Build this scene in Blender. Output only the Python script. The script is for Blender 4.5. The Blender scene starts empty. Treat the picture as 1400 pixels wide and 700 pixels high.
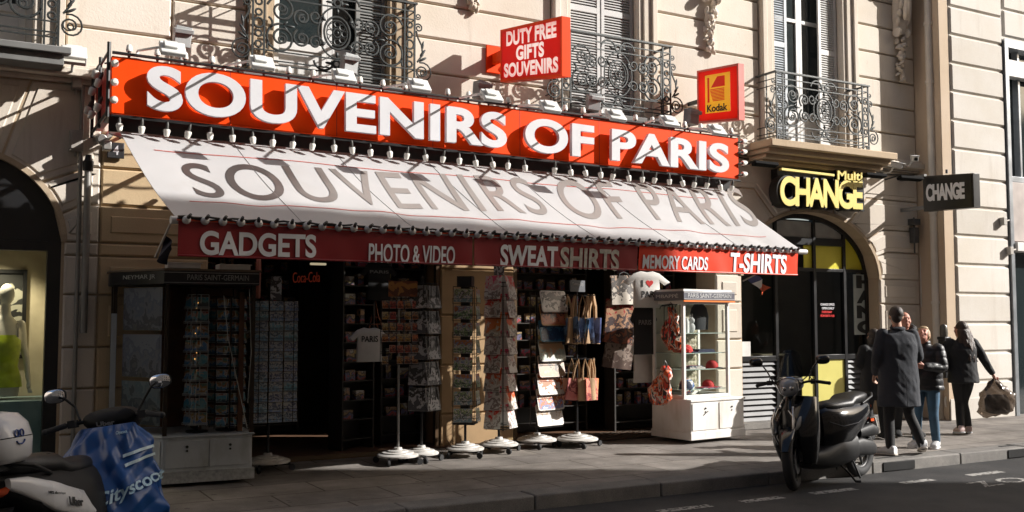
import bpy, bmesh, math, random
from mathutils import Vector, Matrix, Euler

random.seed(7)
R = math.radians
scene = bpy.context.scene
COL = scene.collection

# ------------------------------------------------------------------ camera
CAM_Z, PITCH, YAW, FPX = 1.63, R(3.7), R(29.2), 1361.0
cam_data = bpy.data.cameras.new("camera")
cam = bpy.data.objects.new("camera", cam_data)
COL.objects.link(cam)
cam_data.sensor_width = 36.0
cam_data.lens = 36.0 * FPX / 1400.0
cam_data.clip_start = 0.05
cam_data.clip_end = 2000.0
cam.location = (0, 0, CAM_Z)
cam.rotation_euler = (R(90) + PITCH, 0, -YAW)
scene.camera = cam

# ------------------------------------------------------------------ light
SUN = Vector((1.65, -0.95, 1.0)).normalized()          # towards the sun: down the street, a little in front
sun_data = bpy.data.lights.new("sun", 'SUN')
sun_data.energy = 5.0
sun_data.angle = R(0.55)
sun_data.color = (1.0, 0.965, 0.92)
sun_obj = bpy.data.objects.new("sun", sun_data)
COL.objects.link(sun_obj)
sun_obj.rotation_euler = (-SUN).to_track_quat('-Z', 'Y').to_euler()
world = bpy.data.worlds.new("World")
scene.world = world
world.use_nodes = True
wn = world.node_tree
wn.nodes.clear()
sky = wn.nodes.new("ShaderNodeTexSky")
sky.sky_type = 'NISHITA'
sky.sun_disc = False
sky.dust_density = 3.0
sky.ozone_density = 0.3
sky.sun_elevation = math.asin(SUN.z)
sky.sun_rotation = math.atan2(SUN.x, SUN.y)
bg = wn.nodes.new("ShaderNodeBackground")
bg.inputs["Strength"].default_value = 0.08
wo = wn.nodes.new("ShaderNodeOutputWorld")
wn.links.new(sky.outputs[0], bg.inputs[0])
wn.links.new(bg.outputs[0], wo.inputs[0])
scene.view_settings.view_transform = 'Standard'
scene.view_settings.look = 'None'
scene.view_settings.exposure = 0.72
scene.view_settings.gamma = 1.0
scene.view_settings.use_curve_mapping = False

# ------------------------------------------------------------------ picture -> place helper (used to measure, gives metres)
_fw = Vector((math.sin(YAW) * math.cos(PITCH), math.cos(YAW) * math.cos(PITCH), math.sin(PITCH)))
_rt = Vector((math.cos(YAW), -math.sin(YAW), 0))
_up = _rt.cross(_fw)
_C = Vector((0, 0, CAM_Z))
def _ray(px, py): return _fw * FPX + _rt * (px - 700) + _up * (350 - py)
def at(px, py, Y):
    r = _ray(px, py); return _C + r * (Y / r.y)
def ground(px, py, z=0.0):
    r = _ray(px, py); return _C + r * ((z - CAM_Z) / r.z)
def on_plane(px, py, p, n):
    r = _ray(px, py); return _C + r * ((p - _C).dot(n) / r.dot(n))

# ------------------------------------------------------------------ mesh builder
class MB:
    def __init__(s): s.v = []; s.f = []; s.mi = []; s.M = Matrix(); s.m = 0
    def add(s, vs, fs):
        b = len(s.v)
        s.v += [tuple(s.M @ Vector(p)) for p in vs]
        s.f += [tuple(b + i for i in f) for f in fs]
        s.mi += [s.m] * len(fs)
    def box(s, c, d, rot=None):
        hx, hy, hz = d[0] / 2, d[1] / 2, d[2] / 2
        m = Euler(rot).to_matrix() if rot is not None else Matrix.Identity(3)
        vs = [Vector(c) + m @ Vector((x * hx, y * hy, z * hz)) for x in (-1, 1) for y in (-1, 1) for z in (-1, 1)]
        s.add(vs, [(0, 1, 3, 2), (4, 6, 7, 5), (0, 4, 5, 1), (2, 3, 7, 6), (0, 2, 6, 4), (1, 5, 7, 3)])
    def bb(s, a, b):
        s.box([(a[i] + b[i]) / 2 for i in range(3)], [abs(b[i] - a[i]) for i in range(3)])
    def hexa(s, a, b):
        """a, b: two quads (4 points each, same order) joined to a solid"""
        s.add(list(a) + list(b), [(3, 2, 1, 0), (4, 5, 6, 7), (0, 1, 5, 4), (1, 2, 6, 5), (2, 3, 7, 6), (3, 0, 4, 7)])
    def tube(s, pts, r, n=8, closed=False, caps=True):
        pts = [Vector(p) for p in pts]
        k = len(pts)
        rs = r if isinstance(r, (list, tuple)) else [r] * k
        vs = []; up = None
        for i, p in enumerate(pts):
            if closed: t = pts[(i + 1) % k] - pts[i - 1]
            else: t = pts[min(i + 1, k - 1)] - pts[max(i - 1, 0)]
            if t.length < 1e-9: t = Vector((0, 0, 1))
            t.normalize()
            if up is None:
                up = Vector((0, 0, 1)) if abs(t.z) < .9 else Vector((1, 0, 0))
            a = up - t * up.dot(t)
            if a.length < 1e-6: a = t.orthogonal()
            a.normalize(); up = a
            b = t.cross(a)
            for j in range(n):
                w = 2 * math.pi * j / n
                vs.append(p + (a * math.cos(w) + b * math.sin(w)) * rs[i])
        fs = []
        for i in range(k if closed else k - 1):
            for j in range(n):
                i2 = (i + 1) % k
                fs.append((i * n + j, i * n + (j + 1) % n, i2 * n + (j + 1) % n, i2 * n + j))
        if caps and not closed:
            fs.append(tuple(range(n - 1, -1, -1))); fs.append(tuple((k - 1) * n + j for j in range(n)))
        s.add(vs, fs)
    def cyl(s, a, b, r, n=16, r2=None): s.tube([a, b], [r, r if r2 is None else r2], n)
    def lathe(s, prof, n=24, c=(0, 0, 0), axis='z', caps=True):
        vs = []; c = Vector(c)
        for (r, h) in prof:
            for j in range(n):
                w = 2 * math.pi * j / n
                p = (r * math.cos(w), r * math.sin(w), h)
                if axis == 'y': p = (p[0], p[2], p[1])
                elif axis == 'x': p = (p[2], p[0], p[1])
                vs.append(c + Vector(p))
        fs = []
        for i in range(len(prof) - 1):
            for j in range(n):
                fs.append((i * n + j, i * n + (j + 1) % n, (i + 1) * n + (j + 1) % n, (i + 1) * n + j))
        if caps:
            fs.append(tuple(range(n - 1, -1, -1))); fs.append(tuple((len(prof) - 1) * n + j for j in range(n)))
        s.add(vs, fs)
    def sph(s, c, r, nu=16, nv=10, rot=None):
        r = (r, r, r) if not isinstance(r, (tuple, list)) else r
        m = Euler(rot).to_matrix() if rot is not None else Matrix.Identity(3)
        vs = [Vector(c) + m @ Vector((0, 0, r[2]))]
        for i in range(1, nv):
            a = math.pi * i / nv
            for j in range(nu):
                w = 2 * math.pi * j / nu
                vs.append(Vector(c) + m @ Vector((r[0] * math.sin(a) * math.cos(w), r[1] * math.sin(a) * math.sin(w), r[2] * math.cos(a))))
        vs.append(Vector(c) + m @ Vector((0, 0, -r[2])))
        fs = [(0, 1 + j, 1 + (j + 1) % nu) for j in range(nu)]
        for i in range(nv - 2):
            for j in range(nu):
                a = 1 + i * nu
                fs.append((a + j, a + nu + j, a + nu + (j + 1) % nu, a + (j + 1) % nu))
        last = len(vs) - 1; a = 1 + (nv - 2) * nu
        fs += [(a + j, last, a + (j + 1) % nu) for j in range(nu)]
        s.add(vs, fs)
    def prism(s, poly, y0, y1, inset=0.0, bev=0.0):
        """poly: (x,z) points; y0 front (towards camera, smaller Y), y1 back; inset front edge by `inset` over depth bev"""
        k = len(poly)
        rings = [[(x, y1, z) for x, z in poly], [(x, y0 + bev, z) for x, z in poly]]
        if inset > 0:
            rings.append([(x, y0, z) for x, z in inset_poly(poly, inset)])
        vs = [p for r in rings for p in r]; fs = [tuple(range(k - 1, -1, -1)), tuple((len(rings) - 1) * k + j for j in range(k))]
        for i in range(len(rings) - 1):
            for j in range(k):
                fs.append((i * k + j, i * k + (j + 1) % k, (i + 1) * k + (j + 1) % k, (i + 1) * k + j))
        s.add(vs, fs)
    def loft(s, secs, n=16, power=2.0, caps=True):
        """secs: (centre, right vector*halfwidth, up vector*halfheight)"""
        vs = []; k = len(secs)
        for (c, u, w) in secs:
            c, u, w = Vector(c), Vector(u), Vector(w)
            for j in range(n):
                a = 2 * math.pi * j / n
                ca, sa = math.cos(a), math.sin(a)
                e = 2.0 / power
                vs.append(c + u * (math.copysign(abs(ca) ** e, ca)) + w * (math.copysign(abs(sa) ** e, sa)))
        fs = []
        for i in range(k - 1):
            for j in range(n):
                fs.append((i * n + j, i * n + (j + 1) % n, (i + 1) * n + (j + 1) % n, (i + 1) * n + j))
        if caps:
            fs.append(tuple(range(n - 1, -1, -1))); fs.append(tuple((k - 1) * n + j for j in range(n)))
        s.add(vs, fs)
    def sheet(s, fn, nu, nv, thick=0.0, nrm=None):
        """fn(u,v)->point ; closed thin sheet when thick>0"""
        P = [[Vector(fn(i / nu, j / nv)) for j in range(nv + 1)] for i in range(nu + 1)]
        vs = [p for row in P for p in row]
        fs = []
        W = nv + 1
        for i in range(nu):
            for j in range(nv):
                fs.append((i * W + j, (i + 1) * W + j, (i + 1) * W + j + 1, i * W + j + 1))
        if thick > 0:
            N = []
            for i in range(nu + 1):
                for j in range(nv + 1):
                    a = P[min(i + 1, nu)][j] - P[max(i - 1, 0)][j]; b = P[i][min(j + 1, nv)] - P[i][max(j - 1, 0)]
                    q = a.cross(b)
                    N.append(q.normalized() if q.length > 1e-12 else Vector((0, 0, 1)))
            o = len(vs)
            vs = vs + [p - N[i] * thick for i, p in enumerate(vs)]
            fs += [tuple(o + i for i in reversed(f)) for f in fs]
            edge = [i * W for i in range(nu + 1)] + [nu * W + j for j in range(1, W)] + [i * W + nv for i in range(nu - 1, -1, -1)] + [j for j in range(nv - 1, 0, -1)]
            for a, b in zip(edge, edge[1:] + edge[:1]):
                fs.append((b, a, o + a, o + b))
        s.add(vs, fs)
    def mesh(s, name, mats, smooth=40, recalc=True):
        me = bpy.data.meshes.new(name)
        me.from_pydata(s.v, [], s.f)
        if recalc:
            bm = bmesh.new(); bm.from_mesh(me)
            bmesh.ops.recalc_face_normals(bm, faces=bm.faces)
            bm.to_mesh(me); bm.free()
        mats = mats if isinstance(mats, (list, tuple)) else [mats]
        for m in mats: me.materials.append(m)
        if len(mats) > 1: me.polygons.foreach_set("material_index", s.mi)
        if smooth:
            me.polygons.foreach_set("use_smooth", [True] * len(me.polygons))
            me.set_sharp_from_angle(angle=R(smooth))
        me.update()
        return me
    def build(s, name, mats, parent=None, smooth=40, bevel=0, segs=2, recalc=True, local=False):
        if parent is not None and not local:
            W = place_of(parent).inverted()
            s.v = [tuple(W @ Vector(p)) for p in s.v]
        o = bpy.data.objects.new(name, s.mesh(name, mats, smooth, recalc))
        COL.objects.link(o)
        if parent is not None: o.parent = parent
        if bevel:
            b = o.modifiers.new("bevel", 'BEVEL'); b.width = bevel; b.segments = segs
            b.limit_method = 'ANGLE'; b.angle_limit = R(35); b.harden_normals = False
        return o

def place_of(o):
    m = Matrix.LocRotScale(o.location, o.rotation_euler, o.scale)
    return place_of(o.parent) @ m if o.parent else m
def inset_poly(poly, d):
    k = len(poly); out = []
    area = sum(poly[i][0] * poly[(i + 1) % k][1] - poly[(i + 1) % k][0] * poly[i][1] for i in range(k))
    sg = 1 if area > 0 else -1
    for i in range(k):
        p0, p1, p2 = Vector(poly[i - 1]), Vector(poly[i]), Vector(poly[(i + 1) % k])
        a = (p1 - p0).normalized(); b = (p2 - p1).normalized()
        n1 = Vector((-a.y, a.x)) * sg; n2 = Vector((-b.y, b.x)) * sg
        m = n1 + n2
        if m.length < 1e-6: m = n1
        m.normalize()
        q = d / max(.35, m.dot(n1))
        p = p1 + m * q
        out.append((p.x, p.y))
    return out

def tag(o, label=None, cat=None, group=None, kind=None):
    if label: o['label'] = label
    if cat: o['category'] = cat
    if group: o['group'] = group
    if kind: o['kind'] = kind
    return o
def empty(name, loc=(0, 0, 0), rz=0, label=None, cat=None, group=None):
    o = bpy.data.objects.new(name, None); COL.objects.link(o)
    o.empty_display_size = .2
    o.location = loc; o.rotation_euler = (0, 0, rz)
    return tag(o, label, cat, group)
KIDS = {}
def copy_tree(o, parent=None):
    c = o.copy(); COL.objects.link(c); c.parent = parent
    for ch in list(o.children): copy_tree(ch, c)
    return c

# ------------------------------------------------------------------ writing
_TXT = {}
def text_shape(s, bold=0.0, space=1.0):
    key = (s, bold, space)
    if key in _TXT: return _TXT[key]
    cu = bpy.data.curves.new("lettering", 'FONT')
    cu.body = s; cu.size = 1.0; cu.offset = bold; cu.resolution_u = 7; cu.space_character = space
    cu.fill_mode = 'BOTH'; cu.extrude = 0.5
    o = bpy.data.objects.new("lettering", cu); COL.objects.link(o)
    dg = bpy.context.evaluated_depsgraph_get(); dg.update()
    ev = o.evaluated_get(dg); me = ev.to_mesh()
    vs = [tuple(v.co) for v in me.vertices]; fs = [tuple(p.vertices) for p in me.polygons]
    ev.to_mesh_clear(); bpy.data.objects.remove(o); bpy.data.curves.remove(cu)
    x0 = min(v[0] for v in vs); x1 = max(v[0] for v in vs); y0 = min(v[1] for v in vs); y1 = max(v[1] for v in vs)
    out = ([((v[0] - x0) / (x1 - x0), (v[1] - y0) / (y1 - y0), v[2] + .5) for v in vs], fs, (x1 - x0) / (y1 - y0))
    _TXT[key] = out
    return out
def add_text(mb, s, P, n, depth=0.004, gap=0.002, bold=0.0, space=1.0, flat=False):
    """write s with the box corner function P(u,v) -> point, n = outward normal"""
    vs, fs, asp = text_shape(s, bold, space)
    n = Vector(n).normalized()
    mb.add([Vector(P(u, v)) + n * (gap + depth * w) for u, v, w in vs], fs)
def quad_fn(bl, br, tr, tl):
    bl, br, tr, tl = Vector(bl), Vector(br), Vector(tr), Vector(tl)
    return lambda u, v: (bl * (1 - u) + br * u) * (1 - v) + (tl * (1 - u) + tr * u) * v

# ------------------------------------------------------------------ materials
MAT = {}
def mat(name, col, rough=.6, metal=0.0, var=.18, scale=4.0, bump=0.0, bscale=80.0, spec=.5, emit=None, world=False, dirt=None, dscale=1.2, coat=0.0):
    if name in MAT: return MAT[name]
    m = bpy.data.materials.new(name); m.use_nodes = True
    nt = m.node_tree; N = nt.nodes; L = nt.links
    b = N["Principled BSDF"]
    b.inputs["Metallic"].default_value = metal
    b.inputs["Specular IOR Level"].default_value = spec
    b.inputs["Coat Weight"].default_value = coat
    if world:
        g = N.new("ShaderNodeNewGeometry"); vec = g.outputs["Position"]
    else:
        g = N.new("ShaderNodeTexCoord"); vec = g.outputs["Object"]
    nz = N.new("ShaderNodeTexNoise"); nz.inputs["Scale"].default_value = scale; nz.inputs["Detail"].default_value = 5
    L.new(vec, nz.inputs["Vector"])
    mr = N.new("ShaderNodeMapRange")
    mr.inputs[1].default_value = .3; mr.inputs[2].default_value = .7
    mr.inputs[3].default_value = 1 - var; mr.inputs[4].default_value = 1 + var * .6
    L.new(nz.outputs[0], mr.inputs[0])
    mx = N.new("ShaderNodeMix"); mx.data_type = 'RGBA'; mx.blend_type = 'MULTIPLY'; mx.inputs[0].default_value = 1
    mx.inputs[6].default_value = (*col, 1)
    L.new(mr.outputs[0], mx.inputs[7])
    out = mx.outputs[2]
    if dirt:
        dn = N.new("ShaderNodeTexNoise"); dn.inputs["Scale"].default_value = dscale; dn.inputs["Detail"].default_value = 8
        dn.inputs["Roughness"].default_value = .65
        mp = N.new("ShaderNodeMapping"); mp.inputs["Scale"].default_value = (1, 1, .35)
        L.new(vec, mp.inputs[0]); L.new(mp.outputs[0], dn.inputs["Vector"])
        dr = N.new("ShaderNodeMapRange"); dr.inputs[1].default_value = .52; dr.inputs[2].default_value = .75
        L.new(dn.outputs[0], dr.inputs[0])
        m2 = N.new("ShaderNodeMix"); m2.data_type = 'RGBA'
        L.new(dr.outputs[0], m2.inputs[0]); L.new(out, m2.inputs[6]); m2.inputs[7].default_value = (*dirt, 1)
        out = m2.outputs[2]
    L.new(out, b.inputs["Base Color"])
    r2 = N.new("ShaderNodeMapRange"); r2.inputs[3].default_value = max(0, rough - .08); r2.inputs[4].default_value = min(1, rough + .1)
    L.new(nz.outputs[0], r2.inputs[0]); L.new(r2.outputs[0], b.inputs["Roughness"])
    if bump > 0:
        bn = N.new("ShaderNodeTexNoise"); bn.inputs["Scale"].default_value = bscale; bn.inputs["Detail"].default_value = 3
        L.new(vec, bn.inputs["Vector"])
        bp = N.new("ShaderNodeBump"); bp.inputs["Strength"].default_value = bump; bp.inputs["Distance"].default_value = .01
        L.new(bn.outputs[0], bp.inputs["Height"]); L.new(bp.outputs[0], b.inputs["Normal"])
    if emit:
        b.inputs["Emission Color"].default_value = (*emit[:3], 1); b.inputs["Emission Strength"].default_value = emit[3]
    MAT[name] = m
    return m
def glass(name, tint=(1, 1, 1), refl=1.0, rough=0.02):
    if name in MAT: return MAT[name]
    m = bpy.data.materials.new(name); m.use_nodes = True
    nt = m.node_tree; N = nt.nodes; L = nt.links
    N.remove(N["Principled BSDF"])
    t = N.new("ShaderNodeBsdfTransparent"); t.inputs[0].default_value = (*tint, 1)
    g = N.new("ShaderNodeBsdfGlossy"); g.inputs["Roughness"].default_value = rough
    f = N.new("ShaderNodeFresnel"); f.inputs[0].default_value = 1.45
    tc = N.new("ShaderNodeTexCoord"); nz = N.new("ShaderNodeTexNoise"); nz.inputs["Scale"].default_value = 2.0
    L.new(tc.outputs["Object"], nz.inputs["Vector"])
    bp = N.new("ShaderNodeBump"); bp.inputs["Strength"].default_value = .04; bp.inputs["Distance"].default_value = .02
    L.new(nz.outputs[0], bp.inputs["Height"]); L.new(bp.outputs[0], g.inputs["Normal"])
    ma = N.new("ShaderNodeMath"); ma.operation = 'MULTIPLY'; ma.inputs[1].default_value = refl; ma.use_clamp = True
    gb = N.new("ShaderNodeNewGeometry"); iv = N.new("ShaderNodeMath"); iv.operation = 'SUBTRACT'; iv.inputs[0].default_value = 1
    L.new(gb.outputs["Backfacing"], iv.inputs[1])
    m0 = N.new("ShaderNodeMath"); m0.operation = 'MULTIPLY'
    L.new(f.outputs[0], m0.inputs[0]); L.new(iv.outputs[0], m0.inputs[1]); L.new(m0.outputs[0], ma.inputs[0])
    x = N.new("ShaderNodeMixShader")
    L.new(ma.outputs[0], x.inputs[0]); L.new(t.outputs[0], x.inputs[1]); L.new(g.outputs[0], x.inputs[2])
    L.new(x.outputs[0], N["Material Output"].inputs[0])
    MAT[name] = m
    return m
def backlit(m, col, fac):
    """thin acrylic that lets part of the light from behind through"""
    nt = m.node_tree; N = nt.nodes; L = nt.links
    t = N.new("ShaderNodeBsdfTranslucent"); t.inputs[0].default_value = (*col, 1)
    x = N.new("ShaderNodeMixShader"); x.inputs[0].default_value = fac
    L.new(N["Principled BSDF"].outputs[0], x.inputs[1]); L.new(t.outputs[0], x.inputs[2]); L.new(x.outputs[0], N["Material Output"].inputs[0])
    return m
def picture(name, cols, scale=9.0, rough=.35, stretch=(1, 1, 1), layered=.62):
    """printed picture: patches of the given colours, different on every object"""
    if name in MAT: return MAT[name]
    m = bpy.data.materials.new(name); m.use_nodes = True
    nt = m.node_tree; N = nt.nodes; L = nt.links
    b = N["Principled BSDF"]; b.inputs["Roughness"].default_value = rough
    tc = N.new("ShaderNodeTexCoord"); oi = N.new("ShaderNodeObjectInfo")
    mp = N.new("ShaderNodeMapping"); mp.inputs["Scale"].default_value = stretch
    L.new(tc.outputs["Object"], mp.inputs[0])
    mu = N.new("ShaderNodeMath"); mu.operation = 'MULTIPLY'; mu.inputs[1].default_value = 57.0
    L.new(oi.outputs["Random"], mu.inputs[0])
    cb = N.new("ShaderNodeCombineXYZ")
    for i in range(3): L.new(mu.outputs[0], cb.inputs[i])
    ad = N.new("ShaderNodeVectorMath"); ad.operation = 'ADD'
    L.new(mp.outputs[0], ad.inputs[0]); L.new(cb.outputs[0], ad.inputs[1])
    vo = N.new("ShaderNodeTexNoise"); vo.inputs["Scale"].default_value = scale; vo.inputs["Detail"].default_value = 3
    vo.inputs["Distortion"].default_value = .6
    L.new(ad.outputs[0], vo.inputs["Vector"])
    cr = N.new("ShaderNodeValToRGB"); cr.color_ramp.interpolation = 'CONSTANT'
    e = cr.color_ramp.elements
    while len(e) < len(cols): e.new(.5)
    for i, c in enumerate(cols):
        e[i].position = (0 if i == 0 else .3 + .4 * i / len(cols)) if not layered else i / len(cols); e[i].color = (*c, 1)
    if layered:
        # a printed view: foreground, middle and sky one above the other, broken up by detail, shifted per print
        sp = N.new("ShaderNodeSeparateXYZ"); L.new(tc.outputs["Generated"], sp.inputs[0])
        a1 = N.new("ShaderNodeMath"); a1.operation = 'MULTIPLY_ADD'; a1.inputs[1].default_value = layered; L.new(sp.outputs["Z"], a1.inputs[0])
        a2 = N.new("ShaderNodeMath"); a2.operation = 'MULTIPLY_ADD'; a2.inputs[1].default_value = 1.5; a2.inputs[2].default_value = -.75; L.new(vo.outputs[0], a2.inputs[0]); L.new(a2.outputs[0], a1.inputs[2])
        a3 = N.new("ShaderNodeMath"); a3.operation = 'MULTIPLY_ADD'; a3.inputs[1].default_value = .38; L.new(oi.outputs["Random"], a3.inputs[0]); L.new(a1.outputs[0], a3.inputs[2])
        hs = N.new("ShaderNodeHueSaturation"); hm = N.new("ShaderNodeMapRange"); hm.inputs[3].default_value = .46; hm.inputs[4].default_value = .54; L.new(oi.outputs["Random"], hm.inputs[0]); L.new(hm.outputs[0], hs.inputs["Hue"])
        L.new(a3.outputs[0], cr.inputs[0]); L.new(cr.outputs[0], hs.inputs["Color"]); L.new(hs.outputs[0], b.inputs["Base Color"])
        MAT[name] = m
        return m
    L.new(vo.outputs[0], cr.inputs[0]); L.new(cr.outputs[0], b.inputs["Base Color"])
    MAT[name] = m
    return m

def stone(name, base, dark, bump=.25):
    m = bpy.data.materials.new(name); m.use_nodes = True
    nt = m.node_tree; N = nt.nodes; L = nt.links
    b = N["Principled BSDF"]; b.inputs["Roughness"].default_value = .85; b.inputs["Specular IOR Level"].default_value = .2
    g = N.new("ShaderNodeNewGeometry")
    def noise(scale, detail, mscale=(1, 1, 1), rough=.6):
        mp = N.new("ShaderNodeMapping"); mp.inputs["Scale"].default_value = mscale
        n = N.new("ShaderNodeTexNoise"); n.inputs["Scale"].default_value = scale; n.inputs["Detail"].default_value = detail
        n.inputs["Roughness"].default_value = rough
        L.new(g.outputs["Position"], mp.inputs[0]); L.new(mp.outputs[0], n.inputs["Vector"])
        return n.outputs[0]
    def rng(x, a, b_, c, d):
        r = N.new("ShaderNodeMapRange"); r.inputs[1].default_value = a; r.inputs[2].default_value = b_
        r.inputs[3].default_value = c; r.inputs[4].default_value = d
        L.new(x, r.inputs[0]); return r.outputs[0]
    def mix(f, a, b_, mode='MIX'):
        x = N.new("ShaderNodeMix"); x.data_type = 'RGBA'; x.blend_type = mode
        if isinstance(f, float): x.inputs[0].default_value = f
        else: L.new(f, x.inputs[0])
        for i, q in ((6, a), (7, b_)):
            if isinstance(q, tuple): x.inputs[i].default_value = (*q, 1)
            else: L.new(q, x.inputs[i])
        return x.outputs[2]
    c = mix(rng(noise(.9, 4), .35, .7, 0, 1), base, tuple(v * k for v, k in zip(base, (.9, .87, .82))))
    c = mix(rng(noise(3.0, 8, (1.5, 1.5, .18), .7), .55, .8, 0, .55), c, dark)            # rain streaks
    c = mix(rng(noise(14, 6), .62, .8, 0, .35), c, dark)                                  # blotches
    c = mix(rng(noise(160, 2), .3, .7, .9, 1.06), c, c) if False else c
    bl = N.new('ShaderNodeMix'); bl.data_type = 'RGBA'; bl.blend_type = 'MULTIPLY'; bl.inputs[0].default_value = 1      # every block a little different
    L.new(c, bl.inputs[6]); L.new(rng(g.outputs['Random Per Island'], 0, 1, .88, 1.05), bl.inputs[7]); c = bl.outputs[2]
    gr = N.new("ShaderNodeMix"); gr.data_type = 'RGBA'; gr.blend_type = 'MULTIPLY'; gr.inputs[0].default_value = 1
    L.new(c, gr.inputs[6]); L.new(rng(noise(140, 2), .3, .7, .86, 1.08), gr.inputs[7])
    L.new(gr.outputs[2], b.inputs["Base Color"])
    bp = N.new("ShaderNodeBump"); bp.inputs["Strength"].default_value = bump; bp.inputs["Distance"].default_value = .01
    L.new(noise(45, 6), bp.inputs["Height"]); L.new(bp.outputs[0], b.inputs["Normal"])
    MAT[name] = m
    return m
STONE = stone("limestone", (.72, .655, .575), (.38, .30, .225))
STONE_R = stone("pale limestone", (.69, .655, .605), (.47, .41, .35), .18)
STONE_T = stone("tan limestone", (.52, .41, .29), (.28, .21, .14))
STONE_P = stone("bounce tinted tan stone", (.62, .475, .30), (.34, .25, .15), .2)  # warm light bounced under the awning is put into this tan

IRON = mat("wrought iron", (.035, .04, .04), .45, .3, bump=.2)
BLACK = mat("black enamel", (.012, .012, .013), .35)
MATTE_B = mat("matt black metal", (.012, .012, .012), .9, spec=.1)
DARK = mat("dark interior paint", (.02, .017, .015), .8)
WHITE_P = mat("white paint", (.74, .72, .69), .45, var=.08, dirt=(.5, .45, .38), dscale=3)
GREY_M = mat("grey painted metal", (.30, .31, .31), .4, .4)
CHROME = mat("chrome", (.75, .75, .76), .12, 1.0, var=.05)
RED_A = mat("red acrylic", (.90, .062, .002), .5, var=.05, spec=.12)
WHITE_L = mat("white lettering", (.60, .595, .615), .45, var=.05)
RUBBER = mat("tyre rubber", (.02, .02, .021), .75, bump=.2)
# ================================================================== GROUND
W = 11.3            # face of the stone front
KERB = 8.1
def plane(name, x0, x1, y0, y1, z, m, kind='structure'):
    b = MB(); b.add([(x0, y0, z), (x1, y0, z), (x1, y1, z), (x0, y1, z)], [(0, 1, 2, 3)])
    return tag(b.build(name, m, smooth=0), kind=kind)
def ground_mat(name, c1, c2, speck, scale, patch):
    m = bpy.data.materials.new(name); m.use_nodes = True
    nt = m.node_tree; N = nt.nodes; L = nt.links; b = N["Principled BSDF"]
    b.inputs["Roughness"].default_value = .8; b.inputs["Specular IOR Level"].default_value = .3
    g = N.new("ShaderNodeNewGeometry")
    n1 = N.new("ShaderNodeTexNoise"); n1.inputs["Scale"].default_value = patch; n1.inputs["Detail"].default_value = 8; n1.inputs["Roughness"].default_value = .65
    n2 = N.new("ShaderNodeTexVoronoi"); n2.inputs["Scale"].default_value = scale
    for n in (n1, n2): L.new(g.outputs["Position"], n.inputs["Vector"])
    r = N.new("ShaderNodeValToRGB"); r.color_ramp.elements[0].position = .32; r.color_ramp.elements[1].position = .7
    r.color_ramp.elements[0].color = (*c1, 1); r.color_ramp.elements[1].color = (*c2, 1)
    L.new(n1.outputs[0], r.inputs[0])
    mr = N.new("ShaderNodeMapRange"); mr.inputs[1].default_value = 0; mr.inputs[2].default_value = .6; mr.inputs[3].default_value = 1 + speck; mr.inputs[4].default_value = 1 - speck
    L.new(n2.outputs["Distance"], mr.inputs[0])
    x = N.new("ShaderNodeMix"); x.data_type = 'RGBA'; x.blend_type = 'MULTIPLY'; x.inputs[0].default_value = 1
    L.new(r.outputs[0], x.inputs[6]); L.new(mr.outputs[0], x.inputs[7])
    L.new(x.outputs[2], b.inputs["Base Color"])
    bp = N.new("ShaderNodeBump"); bp.inputs["Strength"].default_value = .5; bp.inputs["Distance"].default_value = .006
    L.new(n2.outputs["Distance"], bp.inputs["Height"]); L.new(bp.outputs[0], b.inputs["Normal"])
    MAT[name] = m
    return m, x, b, bp
ASPHALT = ground_mat("asphalt", (.040, .040, .042), (.075, .072, .07), .35, 120, 1.3)[0]
PAVE, _x, _b, _bp = ground_mat("pavement slabs", (.24, .215, .19), (.42, .38, .34), .16, 150, 1.9)
def slab_joints():
    nt = PAVE.node_tree; N = nt.nodes; L = nt.links
    g = N.new("ShaderNodeNewGeometry")
    br = N.new("ShaderNodeTexBrick"); br.inputs["Scale"].default_value = 1.0; br.inputs["Mortar Size"].default_value = .010
    br.inputs["Brick Width"].default_value = 1.05; br.inputs["Row Height"].default_value = .62; br.inputs["Mortar Smooth"].default_value = .2
    br.inputs["Color1"].default_value = (1, 1, 1, 1); br.inputs["Color2"].default_value = (.72, .72, .74, 1); br.inputs["Mortar"].default_value = (.36, .33, .30, 1)
    L.new(g.outputs["Position"], br.inputs["Vector"])
    x = N.new("ShaderNodeMix"); x.data_type = 'RGBA'; x.blend_type = 'MULTIPLY'; x.inputs[0].default_value = 1
    L.new(_x.outputs[2], x.inputs[6]); L.new(br.outputs["Color"], x.inputs[7])
    L.new(x.outputs[2], _b.inputs["Base Color"])
    bp = N.new("ShaderNodeBump"); bp.inputs["Strength"].default_value = .6; bp.inputs["Distance"].default_value = .01; bp.invert = True
    L.new(br.outputs["Fac"], bp.inputs["Height"]); L.new(_bp.outputs[0], bp.inputs["Normal"]); L.new(bp.outputs[0], _b.inputs["Normal"])
slab_joints()
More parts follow.
